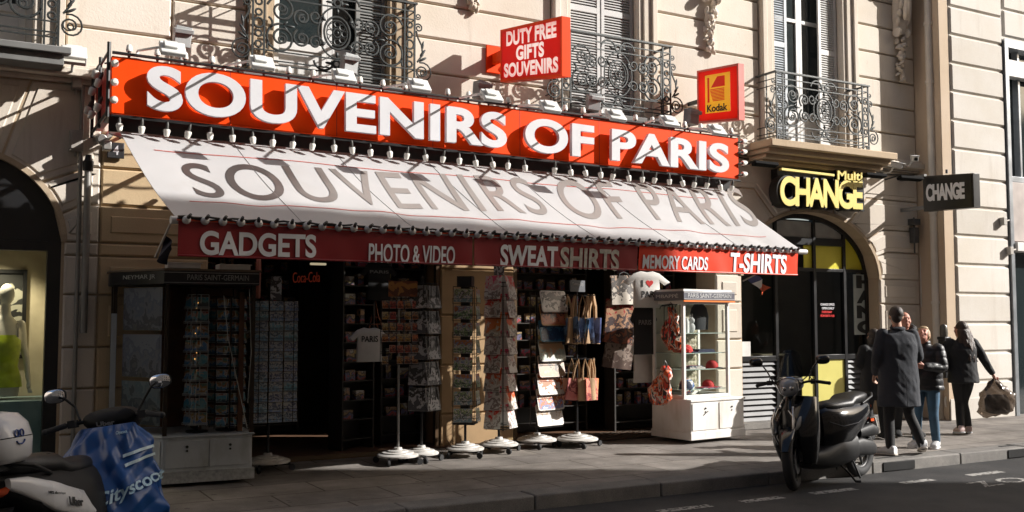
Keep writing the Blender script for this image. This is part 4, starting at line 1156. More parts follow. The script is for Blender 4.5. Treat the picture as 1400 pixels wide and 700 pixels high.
# halogen floodlight on the left wall
c = at(101, 76, W - .35)
o = empty('wall_floodlight', c, 0, "square white halogen floodlight on the wall left of the orange sign", "floodlight")
b = MB(); b.box(c, (.24, .12, .17), (R(-35), 0, 0)); b.box(c + Vector((0, .06, .05)), (.16, .12, .1), (R(-35), 0, 0)); b.build('lamp_head', FLOOD, o, bevel=.012)
b = MB(); b.box(c + Vector((0, -.052, -.036)), (.20, .006, .13), (R(-35), 0, 0)); b.build('lens', mat("halogen lens", (.55, .53, .47), .2), o)
b = MB(); b.tube([c + Vector((0, .06, -.02)), c + Vector((0, .16, -.12)), (c.x, W - .01, c.z - .14)], .014, 8); b.build('bracket', FLOOD, o)
def cctv(px, py, Y, label, rz=0, s=1):
    c = at(px, py, Y); o = empty('security_camera', c, 0, label, "security camera")
    Mx = Matrix.Translation(c) @ Euler((R(12), 0, rz)).to_matrix().to_4x4()
    b = MB(); b.M = Mx; b.box((0, 0, 0), (.075 * s, .22 * s, .075 * s)); b.box((0, -.02, .045 * s), (.095 * s, .26 * s, .012)); b.build('body', FLOOD, o, bevel=.008)
    b = MB(); b.M = Mx; b.cyl((0, -.11 * s, 0), (0, -.125 * s, 0), .025 * s, 12); b.build('lens', BLACK, o)
    b = MB(); b.tube([c + Vector((0, .03, -.02)), c + Vector((0, .1, -.1)), (c.x, W - .003, c.z - .1)], .014, 8); b.box((c.x, W - .012, c.z - .1), (.1, .02, .1)); b.build('bracket', FLOOD, o)
cctv(1250, 217, 11.0, "white security camera on the wall just above the black exchange sign", R(-40), 1.1)
cctv(1224, 226, 11.02, "white security camera left of the rain pipe pointing down at the arched door", R(60))
for i, (px, py, lb) in enumerate(((1368, 303, "small beige wall fitting on the corner building, the upper of two"), (1377, 343, "small beige wall fitting on the corner building, the lower of two"))):
    c = at(px, py, YR - .03); b = MB(); b.box((c.x, YR - .08, c.z), (.09, .09, .13)); b.cyl((c.x + .03, YR - .1, c.z), (c.x + .16, YR - .08, c.z + .03), .014, 8)
    tag(b.build('wall_fitting', mat("grey beige plastic", (.40, .37, .33), .5), bevel=.01), lb, "wall fitting")
# linear lamps and cables under the big ledge
for px0, py0, px1, py1, lb in ((1030, 223, 1062, 226, "slim black strip lamp under the ledge left of the yellow exchange sign"), (1182, 239, 1210, 241, "slim black strip lamp beside the yellow exchange sign's right end"), (1229, 243, 1260, 245, "slim black strip lamp beside the rain pipe")):
    p, q = at(px0, py0, 10.75), at(px1, py1, 10.75)
    o = empty('strip_lamp', p, 0, lb, "lamp")
    b = MB(); b.box((p + q) / 2, ((q - p).length, .10, .05), (R(-20), math.atan2(-(q - p).z, (q - p).x), 0)); b.build('housing', MATTE_B, o, bevel=.01)
    b = MB(); m_ = (p + q) / 2; b.tube([m_ + Vector((.0, .03, .02)), m_ + Vector((.05, .3, .08)), (m_.x + .05, W - .002, m_.z + .05)], .012, 6); b.build('arm', BLACK, o)
b = MB(); p0 = at(1012, 206, W - .03); pts = [at(x, y, W - .035) + Vector((0, 0, .01 * math.sin(i * 2.2))) for i, (x, y) in enumerate(((1010, 215), (1040, 222), (1080, 226), (1130, 229), (1180, 233), (1220, 238), (1258, 240)))]
b.tube(pts, .012, 6); b.tube([p + Vector((0, -.01, .05)) for p in pts[::2]], .008, 6); tag(b.build('wall_cable', BLACK), "black cable strung on the wall under the balcony towards the rain pipe", "cable")
b = MB(); b.tube([at(1259, y, W - .02) + Vector((.01 * math.sin(y * .05), 0, 0)) for y in range(0, 450, 30)], .012, 6); tag(b.build('wall_cable', mat("white cable", (.6, .57, .52), .5)), "white cable running down the wall left of the rain pipe", "cable")
c = at(1250, 322, W - .02); b = MB(); b.box((c.x - .05, W - .06, c.z), (.12, .1, .26)); b.cyl((c.x - .05, W - .06, c.z - .3), (c.x - .05, W - .06, c.z + .3), .016, 8); b.box((c.x - .07, W - .08, c.z + .22), (.16, .13, .10))
tag(b.build('junction_box', mat("dark grey box", (.08, .08, .08), .5), bevel=.008), "dark grey cable box under the black exchange sign", "electric box")
# ash bin on the corner
c0, c1 = at(1290, 492, 10.72), at(1290, 440, 10.72)
o = empty('ash_bin', (c0.x, 10.72, c0.z - .6), 0, "tall narrow black ash bin on the wall beside the cream rain pipe", "bin")
b = MB(); b.box((c0.x, 10.70, c0.z + .02), (.14, .13, .62)); b.box((c0.x, 10.70, c0.z + .35), (.16, .15, .05)); b.build('body', BLACK, o, bevel=.012)
b = MB(); b.lathe([(.06, 0), (.065, .06), (.055, .17), (.03, .20)], 14, (c0.x, 10.70, c0.z + .376)); b.build('top', mat("smoked plastic", (.14, .13, .11), .15), o)
# flags
def flag(name, label, pole0, pole1, stripes, drop, wd):
    o = empty(name, pole0, 0, label, "flag")
    b = MB(); b.cyl(pole0, pole1, .010, 8); b.build('pole', mat("flag pole", (.4, .36, .3), .5), o)
    d = (pole1 - pole0)
    k = len(stripes)
    for i, m in enumerate(stripes):
        b = MB()
        def fn(u, v, i=i):
            w_ = (i + u) / k
            p = pole0.lerp(pole1, .35 + .65 * v) + drop * w_
            return p + Vector((.03 * math.sin(w_ * 5 + v * 2), .05 * math.sin(w_ * 6 + v * 3), -.05 * w_ * w_ * (1 - v)))
        b.sheet(fn, 10, 8, .003); b.build('stripe', m, o, smooth=80)
fb, fw_, frd = mat("flag blue", (.03, .04, .16), .7), mat("flag white", (.7, .69, .67), .7), mat("flag orange red", (.75, .12, .03), .7)
pa = at(1019, 380, 9.2); flag('tricolour_flag', "small blue white and red flag hanging under the awning's right corner", at(1016, 384, 9.35), at(1032, 376, 9.1), [fb, fw_, frd], at(1046, 396, 9.15) - at(1024, 379, 9.15), .3)
flag('dark_flag', "dark folded flag hanging from the awning's left corner", at(233, 306, 8.5), at(212, 352, 8.6), [mat("flag navy", (.02, .02, .035), .8), mat("flag navy", (.02, .02, .035), .8)], at(228, 356, 8.55) - at(214, 346, 8.55), .2)
# ================================================================== LEFT ARCH SHOP WINDOW
cx, a, r, zs = ARCHES[0]
b = MB()
for x0, x1 in ((cx + a - .13, cx + a), (cx - a, cx - a + .13)): b.bb((x0, W + .06, 0), (x1, W + .2, zs))
n = 30
for i in range(n):
    t0_, t1_ = math.pi * i / n, math.pi * (i + 1) / n
    p = [(cx + a * math.cos(t), zs + r * math.sin(t)) for t in (t0_, t1_)]
    b.hexa([(p[0][0], W + .07, zs), (p[1][0], W + .07, zs), (p[1][0], W + .07, p[1][1]), (p[0][0], W + .07, p[0][1])],
           [(p[0][0], W + .16, zs), (p[1][0], W + .16, zs), (p[1][0], W + .16, p[1][1]), (p[0][0], W + .16, p[0][1])])
b.bb((cx - a + .13, W + .06, zs - .1), (cx + a - .13, W + .2, zs - .002))
b.build('shop_window_frame', BLACK, bld)
b = MB(); b.bb((cx - a + .13, W + .12, .1), (cx + a - .13, W + .13, zs - .1)); b.build('shop_window_pane', glass("shop glass", (.9, .95, .92)), bld, smooth=0)
WARM = mat("cream display wall", (.50, .44, .33), .8)
b = MB(); b.bb((cx - a, W + .95, 0), (cx + a, W + 1.0, 3.3)); b.bb((cx + a - .02, W + .22, 0), (cx + a + .02, W + .95, 3.3)); b.bb((cx - a - .02, W + .22, 0), (cx - a + .02, W + .95, 3.3)); b.bb((cx - a, W + .22, 2.6), (cx + a, W + .95, 2.66))
b.build('display_wall', WARM, bld, smooth=0)
b = MB(); b.bb((cx - a + .03, W + .24, 0), (cx + a - .03, W + .93, .80)); tag(b.build('display_plinth', mat("blue grey plinth", (.20, .29, .32), .6), bevel=.01), "blue grey plinth under the mannequin in the left shop window", "plinth")
o = empty('display_lamp', (.35, W + .55, 2.5), 0, "small round lamp shining down inside the left shop window", "lamp")
b = MB(); b.lathe([(.05, .12), (.05, .0), (.045, 0), (.04, .09), (0, .09)], 14, (.35, W + .55, 2.48), caps=False); b.build('housing', BLACK, o)
b = MB(); b.sph((.35, W + .55, 2.52), .03, 10, 8); b.build('bulb', mat("warm display bulb", (1, .8, .5), .4, emit=(1, .75, .42, 8)), o)
ld = bpy.data.lights.new('display_light', 'SPOT'); ld.energy = 60; ld.color = (1, .82, .58); ld.spot_size = R(120); ld.spot_blend = .6; ld.shadow_soft_size = .04
lo_ = bpy.data.objects.new('display_light', ld); COL.objects.link(lo_); lo_.location = (.35, W + .55, 2.46); lo_.parent = o; lo_.location = (0, 0, -.04)
c0, c1 = at(0, 368, W + .9), at(34, 490, W + .9)
o = empty('picture_frame', ((c0.x + c1.x) / 2 - .1, W + .9, c1.z), 0, "black framed abstract picture on the display wall behind the mannequin", "picture")
b = MB(); x0, x1, z0, z1 = c0.x - .25, c1.x, c1.z, c0.z
for A in ((x0, x1, z0, z0 + .04), (x0, x1, z1 - .04, z1), (x0, x0 + .04, z0 + .04, z1 - .04), (x1 - .04, x1, z0 + .04, z1 - .04)): b.bb((A[0], W + .91, A[2]), (A[1], W + .948, A[3]))
b.build('frame', BLACK, o)
b = MB(); b.bb((x0 + .041, W + .93, z0 + .041), (x1 - .041, W + .945, z1 - .041)); b.build('print', picture("abstract print", [(.5, .46, .38), (.03, .03, .03), (.35, .32, .28), (.02, .02, .02)], 3, .5), o)
# mannequin: one body
def skin_mesh(prims, voxel=.012, smooth_it=6, name='body'):
    """prims: list of ('t', pts, radii) tapered tubes or ('s', c, r, rot); fused into one continuous surface"""
    b = MB()
    for p in prims:
        if p[0] == 't':
            b.tube(p[1], p[2], 14)
            for q, rr in ((p[1][0], p[2][0]), (p[1][-1], p[2][-1])): b.sph(q, rr, 14, 8)
        elif p[0] == 'l': b.loft(p[1], 24, p[2] if len(p) > 2 else 2.2)
        else: b.sph(p[1], p[2], 18, 12, p[3] if len(p) > 3 else None)
    me = b.mesh('tmp', MAT["black enamel"], 0)
    o = bpy.data.objects.new('tmp', me); COL.objects.link(o)
    m = o.modifiers.new('r', 'REMESH'); m.mode = 'VOXEL'; m.voxel_size = voxel
    if smooth_it:
        s_ = o.modifiers.new('s', 'SMOOTH'); s_.factor = .5; s_.iterations = smooth_it
    dg = bpy.context.evaluated_depsgraph_get(); dg.update()
    out = bpy.data.meshes.new_from_object(o.evaluated_get(dg), depsgraph=dg)
    bpy.data.objects.remove(o); bpy.data.meshes.remove(me)
    out.name = name
    out.materials.clear()
    out.polygons.foreach_set("use_smooth", [True] * len(out.polygons))
    return out
def mesh_obj(name, me, m, parent=None, local=True):
    o = bpy.data.objects.new(name, me); me.materials.append(m); COL.objects.link(o)
    if parent: o.parent = parent
    return o
mx_ = at(8, 420, W + .55).x
MQ = [('s', (0, -.02, 1.10), (.075, .09, .115)), ('t', [(0, 0, .86), (0, -.005, 1.0)], [.055, .045]),
      ('l', [((0, 0, 0), (.15, 0, 0), (0, .10, 0)), ((0, 0, .12), (.165, 0, 0), (0, .115, 0)), ((0, 0, .32), (.115, 0, 0), (0, .085, 0)), ((0, -.02, .52), (.15, 0, 0), (0, .12, 0)), ((0, 0, .70), (.165, 0, 0), (0, .09, 0)), ((0, 0, .80), (.12, 0, 0), (0, .06, 0)), ((0, 0, .88), (.05, 0, 0), (0, .05, 0))])]
for s_ in (-1, 1):
    MQ += [('t', [(s_ * .16, 0, .77), (s_ * .20, .01, .52), (s_ * .215, -.03, .42), (s_ * .225, -.08, .18)], [.052, .042, .036, .026]), ('s', (s_ * .225, -.10, .12), (.022, .035, .055))]
    for k in range(4): MQ.append(('t', [(s_ * .225 + (k - 1.5) * .004, -.10, .10), (s_ * (.215 + .01 * k), -.12 - .012 * k, .035)], [.010, .008]))
    MQ.append(('t', [(s_ * .215, -.10, .13), (s_ * .19, -.13, .08)], [.011, .008]))
mq = mesh_obj('mannequin', skin_mesh(MQ, .010, 4), mat("matte white mannequin", (.62, .60, .56), .5))
mq.location = (mx_, W + .55, .83); mq.rotation_euler = (0, 0, R(18)); mq.scale = (.98, .98, .98)
tag(mq, "white faceless mannequin in a lime green camisole behind the left shop window", "mannequin")
b = MB(); n = 28
secs = [(.10, .185, .135), (.2, .172, .125), (.32, .135, .105), (.44, .15, .12), (.52, .16, .135), (.60, .158, .12), (.66, .14, .10)]
b.loft([((0, -.005, z), (w, 0, 0), (0, d, 0)) for z, w, d in secs], n, 2.2, caps=False)
gr = b.build('camisole', mat("lime satin", (.42, .52, .03), .3, var=.3, scale=9), mq, local=True, smooth=80)
b = MB()
for s_ in (-1, 1): b.tube([(s_ * .10, -.10, .64), (s_ * .11, -.06, .78), (s_ * .10, .05, .79), (s_ * .09, .09, .64)], .007, 6)
b.build('strap', mat("grey lace", (.4, .38, .4), .7), mq, local=True)

# ================================================================== SOUVENIR SHOP INSIDE
YF = 11.75
sp = empty('souvenir_shop', (6.1, YF, 0), 0, "dark open souvenir shop interior under the awning with a tan pillar between its doorways", "shop")
b = MB()
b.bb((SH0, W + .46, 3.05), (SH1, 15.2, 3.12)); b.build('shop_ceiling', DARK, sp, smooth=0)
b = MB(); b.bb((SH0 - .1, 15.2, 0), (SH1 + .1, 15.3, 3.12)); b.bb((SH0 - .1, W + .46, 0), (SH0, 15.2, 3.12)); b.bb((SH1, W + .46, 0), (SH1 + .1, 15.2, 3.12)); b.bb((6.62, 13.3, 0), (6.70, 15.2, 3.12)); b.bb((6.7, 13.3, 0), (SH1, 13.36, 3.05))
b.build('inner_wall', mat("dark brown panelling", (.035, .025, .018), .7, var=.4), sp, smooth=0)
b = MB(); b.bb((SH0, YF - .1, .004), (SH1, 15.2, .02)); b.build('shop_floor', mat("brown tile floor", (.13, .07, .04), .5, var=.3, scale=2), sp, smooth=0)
x0, x1 = at(602, 500, YF).x, at(703, 500, YF).x
b = MB()
for z0, z1 in ((0, .42), (.42, 1.05), (1.05, 1.7), (1.7, 2.3), (2.3, 3.05)): block(b, rect(x0, x1, z0, z1, .006), YF)
b.bb((x0 + .012, YF + .05, 0), (x1 - .012, YF + .5, 3.05)); b.build('pillar', mat("tan painted pillar", (.40, .26, .13), .65, var=.15, dirt=(.25, .15, .08)), sp, smooth=30)
b = MB(); b.bb((x0 - .055, YF + .02, 0), (x0 - .004, YF + .1, 3.0)); b.bb((x1 + .004, YF + .02, 0), (x1 + .055, YF + .1, 3.0)); b.build('door_jamb', mat("brown aluminium", (.10, .06, .03), .4, .3), sp)
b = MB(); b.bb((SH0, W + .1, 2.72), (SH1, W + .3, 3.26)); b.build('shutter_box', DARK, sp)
# neon soft-drink lettering glowing inside
c = at(419, 380, 13.2)
b = MB(); P = quad_fn((c.x - .19, 13.2, c.z - .07), (c.x + .19, 13.2, c.z - .05), (c.x + .19, 13.2, c.z + .09), (c.x - .19, 13.2, c.z + .07)); add_text(b, "Coca-Cola", P, (0, -1, 0), .01, 0, bold=-.012)
o = b.build('neon_lettering', mat("red neon", (.4, .05, .03), .4, emit=(.9, .12, .05, .04)), smooth=0); tag(o, "dim red glowing script lettering deep inside the dark doorway", "neon sign")
c = at(435, 361, 13.0)
b = MB(); b.box(c, (.22, .05, .03)); o = b.build('tube_lamp', mat("dim tube", (.8, .7, .5), .4, emit=(1, .85, .55, .25)), bevel=.01); tag(o, "short dim tube lamp glowing behind the valance above the dark doorway", "lamp")
# shelf units along the dark interior
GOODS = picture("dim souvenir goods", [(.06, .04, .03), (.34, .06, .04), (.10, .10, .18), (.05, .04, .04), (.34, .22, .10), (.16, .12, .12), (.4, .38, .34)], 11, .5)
def goods_shelf(x, y, w, rows, rz, label, z0=.15, dz=.24):
    o = empty('shelf_unit', (x, y, 0), rz, label, "shelf")
    b = MB(); b.bb((-w / 2, .13, 0), (w / 2, .16, z0 + rows * dz)); 
    for s_ in (-1, 1): b.bb((s_ * w / 2 - .012, -.12, 0), (s_ * w / 2 + .012, .13, z0 + rows * dz))
    for k in range(rows + 1): b.bb((-w / 2 + .012, -.12, z0 + k * dz - .008), (w / 2 - .012, .13, z0 + k * dz + .004))
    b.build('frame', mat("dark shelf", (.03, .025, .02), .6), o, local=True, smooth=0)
    return o
sh = []
for x, y, w, rows, rz, lb in ((4.42, 12.05, .5, 10, R(20), "tall narrow shelf of dim red souvenirs inside the doorway left of the pillar"), (5.15, 12.25, .6, 10, 0, "tall dark shelf of souvenirs just left of the tan pillar"), (2.75, 13.2, .5, 9, R(60), "tall dark souvenir shelf at the left side inside the doorway"),
                           (7.5, 12.45, 1.3, 10, 0, "wide dark souvenir shelf behind the placemat and bag racks"), (9.0, 12.15, 1.1, 10, 0, "wide dark souvenir shelf behind the hanging t-shirts")):
    sh.append((goods_shelf(x, y, w, rows, rz, lb), w, rows))
BOXM = {}
def box_mesh(key, d, m):
    if key not in BOXM:
        b = MB(); b.box((0, 0, d[2] / 2), d); BOXM[key] = b.mesh('souvenir_box', m, 0)
    return BOXM[key]
def item(name, me, M, label, cat, group=None, m=None):
    o = bpy.data.objects.new(name, me); COL.objects.link(o); o.matrix_basis = M; tag(o, label, cat, group); return o
rnd = random.Random(3)
dims = [(.09, .07, .15), (.14, .08, .11), (.07, .07, .18), (.17, .06, .13)]
sh.append((goods_shelf(3.55, 14.2, 1.6, 10, 0, "long dim shelf of souvenirs along the back wall of the left doorway"), 1.6, 10))
for k, (o, w, rows) in enumerate(sh):
    for j in range(1, rows):
        x = -w / 2 + .08
        while x < w / 2 - .1:
            i = rnd.randrange(4); d = dims[i]
            if x + d[0] > w / 2 - .02: break
            item('souvenir_box', box_mesh(i, d, GOODS), place_of(o) @ Matrix.Translation((x + d[0] / 2, -.02 + rnd.uniform(-.03, .03), .15 + j * .24 + .005)) @ Matrix.Rotation(rnd.uniform(-.1, .1), 4, 'Z'),
                 "small dim souvenir standing on a dark shelf inside the shop", "souvenir", "souvenirs on the dark shelves inside the shop")
            x += d[0] + rnd.uniform(.03, .12)
# floor mats
c = ground(848, 600)
b = MB(); b.bb((7.6, 11.25, .004), (9.0, 12.0, .014)); tag(b.build('door_mat', mat("black rubber mat", (.02, .018, .016), .8)), "black ribbed rubber mat in front of the right doorway", "mat")
b = MB()
for i in range(13): b.bb((7.62 + i * .11, 11.26, .015), (7.645 + i * .11, 11.99, .026))
for i in range(8): b.bb((7.62, 11.27 + i * .095, .0152), (8.97, 11.285 + i * .095, .0245))
o2 = b.build('mat_grid', mat("brown mat ribs", (.09, .065, .045), .7), bpy.data.objects['door_mat'])
b = MB(); b.bb((3.3, 11.35, .004), (4.75, 11.75, .016)); tag(b.build('door_mat', mat("coir mat", (.22, .15, .08), .95, bump=.6, bscale=300)), "worn brown coir mat at the dark left doorway", "mat")

# ================================================================== RACKS ON THE PAVEMENT
WBASE = mat("white moulded base", (.60, .58, .55), .45, dirt=(.3, .27, .23), dscale=8)
WIRE = mat("black wire", (.02, .02, .022), .4, .5)
STEEL = mat("brushed steel pole", (.42, .41, .39), .3, .9)
def rack(px, py, label, pole_h, disc=.235, pole_m=WIRE, rz=0.0, zd=.115, wheel=True):
    """stepped round base on castors with a pole; (px,py) is where the middle of the disc sits in the picture"""
    p = ground(px, py, zd)
    o = empty('display_rack', (p.x, p.y, 0), rz, label, "display rack")
    b = MB(); b.lathe([(0, zd - .03), (disc, zd - .03), (disc + .004, zd - .012), (disc - .015, zd), (disc * .78, zd + .006), (disc * .76, zd + .018), (disc * .52, zd + .024), (disc * .50, zd + .036), (.05, zd + .045), (.045, zd + .07), (0, zd + .07)], 32, caps=False); b.build('base', WBASE, o, local=True)
    if wheel:
        for k in range(4):
            a = R(45 + 90 * k + 8); b = MB(); u = Vector((math.cos(a), math.sin(a), 0)); q = u * (disc + .015)
            b.tube([u * .06 + Vector((0, 0, zd - .045)), u * (disc * .9) + Vector((0, 0, zd - .045)), q + Vector((0, 0, .075))], .016, 8)
            b.build('leg', WIRE, o, local=True)
            b = MB(); t = Vector((-math.sin(a + .6), math.cos(a + .6), 0)); b.M = Matrix.Translation(q + u * .02 + Vector((0, 0, .036))) @ Matrix.Rotation(a + .6, 4, 'Z')
            b.lathe([(.012, -.014), (.034, -.014), (.036, -.008), (.036, .008), (.034, .014), (.012, .014)], 16, axis='y')
            b.build('castor', RUBBER, o, local=True)
    b = MB(); b.cyl((0, 0, zd + .04), (0, 0, pole_h), .016, 10); b.build('pole', pole_m, o, local=True)
    return o
def zof(o, py, px=None):
    """height at which picture row py meets the vertical through the rack"""
    X, Y = o.location.x, o.location.y
    d = _fw.x * X + _fw.y * Y
    return CAM_Z + (437.9 - py) / FPX * d * 1.0
CARD = {}
def card_mesh(w, h, m, t=.004, name='postcard', rim=None):
    k = (w, h, m.name, t)
    if k not in CARD:
        b = MB(); b.m = 0; b.box((0, 0, 0), (w, t, h))
        b.m = 1; b.box((0, t * .5, 0), (w + .004, t * .5, h + .004))
        CARD[k] = b.mesh(name, [m, rim or WHITE_P], 0)
    return CARD[k]
def cards_on(o, w, h, m, cols, rows, z0, dz, dx, dist, side_rz=0.0, tilt=R(8), label='', group='', name='postcard', cat='postcard', rim=None, skip=0):
    me = card_mesh(w, h, m, name=name, rim=rim)
    for r_ in range(rows):
        for c_ in range(cols):
            if skip and rnd.random() < skip: continue
            M = Matrix.Translation(o.location) @ Matrix.Rotation(o.rotation_euler.z + side_rz, 4, 'Z') @ Matrix.Translation(((c_ - (cols - 1) / 2) * dx, -dist, z0 + r_ * dz)) @ Matrix.Rotation(-tilt, 4, 'X') @ Matrix.Rotation(rnd.uniform(-.03, .03), 4, 'Y')
            item(name, me, M, label, cat, group)
def pockets(o, w, rows, z0, dz, dist, side_rz=0.0, h=.05, cols=1, dx=.1, b=None):
    own = b is None; b = b or MB()
    b.M = Matrix.Rotation(side_rz, 4, 'Z')
    for r_ in range(rows):
        z = z0 + r_ * dz
        for zz in (z, z + h): b.tube([(-w / 2, -dist + .03, zz), (-w / 2, -dist - .022, zz), (w / 2, -dist - .022, zz), (w / 2, -dist + .03, zz)], .0025, 5)
        for c_ in range(cols + 1):
            x = -w / 2 + w * c_ / cols; b.cyl((x, -dist - .022, z), (x, -dist - .022, z + h), .0022, 5)
    for s_ in (-1, 1): b.cyl((s_ * w / 2, -dist + .03, z0 - .02), (s_ * w / 2, -dist + .03, z0 + rows * dz), .004, 6)
    b.tube([(-w / 2, -dist + .03, z0 + rows * dz), (w / 2, -dist + .03, z0 + rows * dz)], .004, 6)
    b.tube([(-w / 2, -dist + .03, z0), (w / 2, -dist + .03, z0)], .004, 6)
    for z in (z0 + .05, z0 + rows * dz - .05): b.tube([(0, 0, z), (0, -dist + .03, z)], .005, 6)
    b.M = Matrix()
    if own: b.build('wire_pockets', WIRE, o, local=True)
PC_BLUE = picture("postcard print blue", [(.16, .20, .26), (.18, .32, .50), (.40, .44, .48), (.10, .14, .20), (.46, .46, .44)], 32)
PC_WARM = picture("postcard print warm", [(.42, .14, .05), (.10, .05, .04), (.60, .24, .08), (.16, .15, .14), (.5, .34, .2)], 40)
PC_MIX = picture("postcard print mixed", [(.20, .27, .34), (.62, .60, .56), (.10, .10, .11), (.26, .38, .18), (.66, .60, .52), (.24, .34, .46), (.5, .12, .08)], 30)
PC_GREY = picture("print grey", [(.08, .08, .09), (.44, .44, .46), (.04, .04, .04), (.26, .26, .27)], 16)
# A: tall tower of small blue cards, by the glass kiosk
oA = rack(366, 628, "tall tower rack of small blue postcards beside the plastic wrapped kiosk", 2.0, .24, rz=R(2))
zt, zb = zof(oA, 412), zof(oA, 574); rows = 12; dz = (zt - zb) / rows
for k, sr in enumerate((0, R(90), R(-90))): pockets(oA, .50, rows, zb, dz, .22, sr, .035, 3)
cards_on(oA, .145, .10, PC_BLUE, 3, rows, zb + .055, dz, .165, .235, label="small bluish postcard in the tall tower rack by the kiosk", group="postcards in the tower rack by the kiosk")
cards_on(oA, .145, .10, PC_BLUE, 3, rows, zb + .055, dz, .165, .235, R(90), label="small bluish postcard in the tall tower rack by the kiosk", group="postcards in the tower rack by the kiosk", skip=.2)
b = MB(); b.box((0, -.2, zt + .14), (.12, .012, .26)); b.build('header_card', PC_GREY, oA, local=True)
# B: thin pole with a panel of small orange magnets
oB = rack(544, 620, "thin steel pole rack with a panel of small orange cards before the dark doorway", 1.95, .235, STEEL, rz=R(-8))
zt, zb = zof(oB, 408), zof(oB, 498); rows = 6; dz = (zt - zb) / rows
pockets(oB, .44, rows, zb, dz, .05, 0, .03, 5)
cards_on(oB, .070, .085, PC_WARM, 5, rows, zb + .055, dz, .088, .066, label="small orange and brown card on the thin pole rack", group="cards on the thin pole rack", skip=.12)
b = MB(); b.bb((-.14, -.07, zt + .02), (.20, -.055, zt + .20)); b.build('header_card', picture("red bullseye header", [(.30, .07, .03), (.12, .03, .02), (.42, .16, .05), (.2, .05, .03)], 6), oB, local=True)
# B2: dark rack of large grey prints, left of the pillar
oC = rack(576, 617, "dark rack of large grey prints just left of the tan pillar", 2.15, .2, rz=R(25))
zt, zb = zof(oC, 388), zof(oC, 560); rows = 5; dz = (zt - zb) / rows
for sr in (0, R(-60), R(60)):
    pockets(oC, .26, rows, zb, dz, .16, sr, .05)
    cards_on(oC, .23, .26, PC_GREY, 1, rows, zb + .14, dz, .2, .175, sr, label="large grey print in the dark rack left of the pillar", group="large prints in the dark rack left of the pillar", name='art_print', cat='print', tilt=R(10))
# C: tower of postcards in front of the pillar
oD = rack(636, 611, "tall black tower rack of mixed postcards in front of the tan pillar", 2.05, .225, rz=R(-38))
zt, zb = zof(oD, 392), zof(oD, 576); rows = 8; dz = (zt - zb) / rows
for sr in (0, R(90)):
    pockets(oD, .26, rows, zb, dz, .14, sr, .06)
    cards_on(oD, .22, .155, PC_MIX, 1, rows, zb + .095, dz, .2, .155, sr, label="postcard in the black tower rack in front of the tan pillar", group="postcards in the tower rack before the pillar", tilt=R(6))
b = MB(); b.box((0, 0, zt + .06), (.18, .18, .13)); b.bb((-.13, -.13, zb - .02), (.13, .13, zb + .005)); b.build('top_cap', BLACK, oD, local=True)
b = MB(); b.box((0, 0, (zt + zb) / 2), (.10, .10, zt - zb)); b.build('core', DARK, oD, local=True)
# D: leaning red and white magazines
MAG = picture("red white magazine print", [(.72, .70, .66), (.30, .25, .22), (.70, .66, .62), (.55, .40, .34), (.64, .03, .03), (.70, .05, .05)], 14, .3)
oE = rack(682, 605, "rack of overlapping red and white guide books right of the pillar's tower rack", 2.0, .24, rz=R(-55))
zt, zb = zof(oE, 386), zof(oE, 584); rows = 8; dz = (zt - zb) / rows
for sr in (0, R(180), R(90)):
    pockets(oE, .24, rows, zb, dz, .14, sr, .05)
    cards_on(oE, .22, .30, MAG, 1, rows, zb + .16, dz, .2, .17, sr, label="red and white guide book leaning in the rack right of the tower rack", group="guide books in the leaning book rack", name='guide_book', cat='book', tilt=R(14))
b = MB(); b.box((0, 0, zt + .19), (.14, .012, .20), (0, 0, R(55))); b.build('header_card', PC_GREY, oE, local=True)
# E: placemats, each a different picture
oF = rack(734, 599, "rack of eight large picture placemats, one above the other", 2.0, .255, rz=R(12))
mats_px = [(392, 433), (411, 450), (434, 470), (456, 500), (478, 520), (500, 545), (526, 560), (545, 583)]
pm_cols = [("white placemat with a black skyline drawing, topmost of the placemat rack", [(.62, .60, .56), (.10, .09, .09), (.45, .42, .38)], (.55, .53, .5)),
           ("orange placemat with small dark figures, second from the top of the placemat rack", [(.50, .24, .08), (.12, .07, .05), (.55, .32, .14)], (.48, .26, .1)),
           ("deep blue placemat with a night skyline in the placemat rack", [(.03, .16, .30), (.02, .07, .14), (.06, .24, .36)], (.03, .18, .3)),
           ("pale green placemat with balloons in the placemat rack", [(.42, .44, .36), (.32, .36, .30), (.45, .2, .14)], (.42, .43, .37)),
           ("pink sunset placemat with a tower in the placemat rack", [(.52, .36, .28), (.40, .25, .2), (.16, .14, .13)], (.5, .36, .29)),
           ("white placemat with a red rose drawing in the placemat rack", [(.60, .57, .53), (.62, .58, .55), (.45, .04, .04)], (.6, .57, .53)),
           ("crowded blue and red street scene placemat, second lowest in the placemat rack", [(.60, .57, .52), (.16, .22, .34), (.46, .08, .06), (.55, .5, .4)], (.58, .55, .5)),
           ("white placemat with small coloured sketches, lowest in the placemat rack", [(.66, .63, .58), (.66, .63, .58), (.5, .42, .2), (.64, .61, .57), (.2, .22, .25)], (.66, .63, .58))]
b = MB()
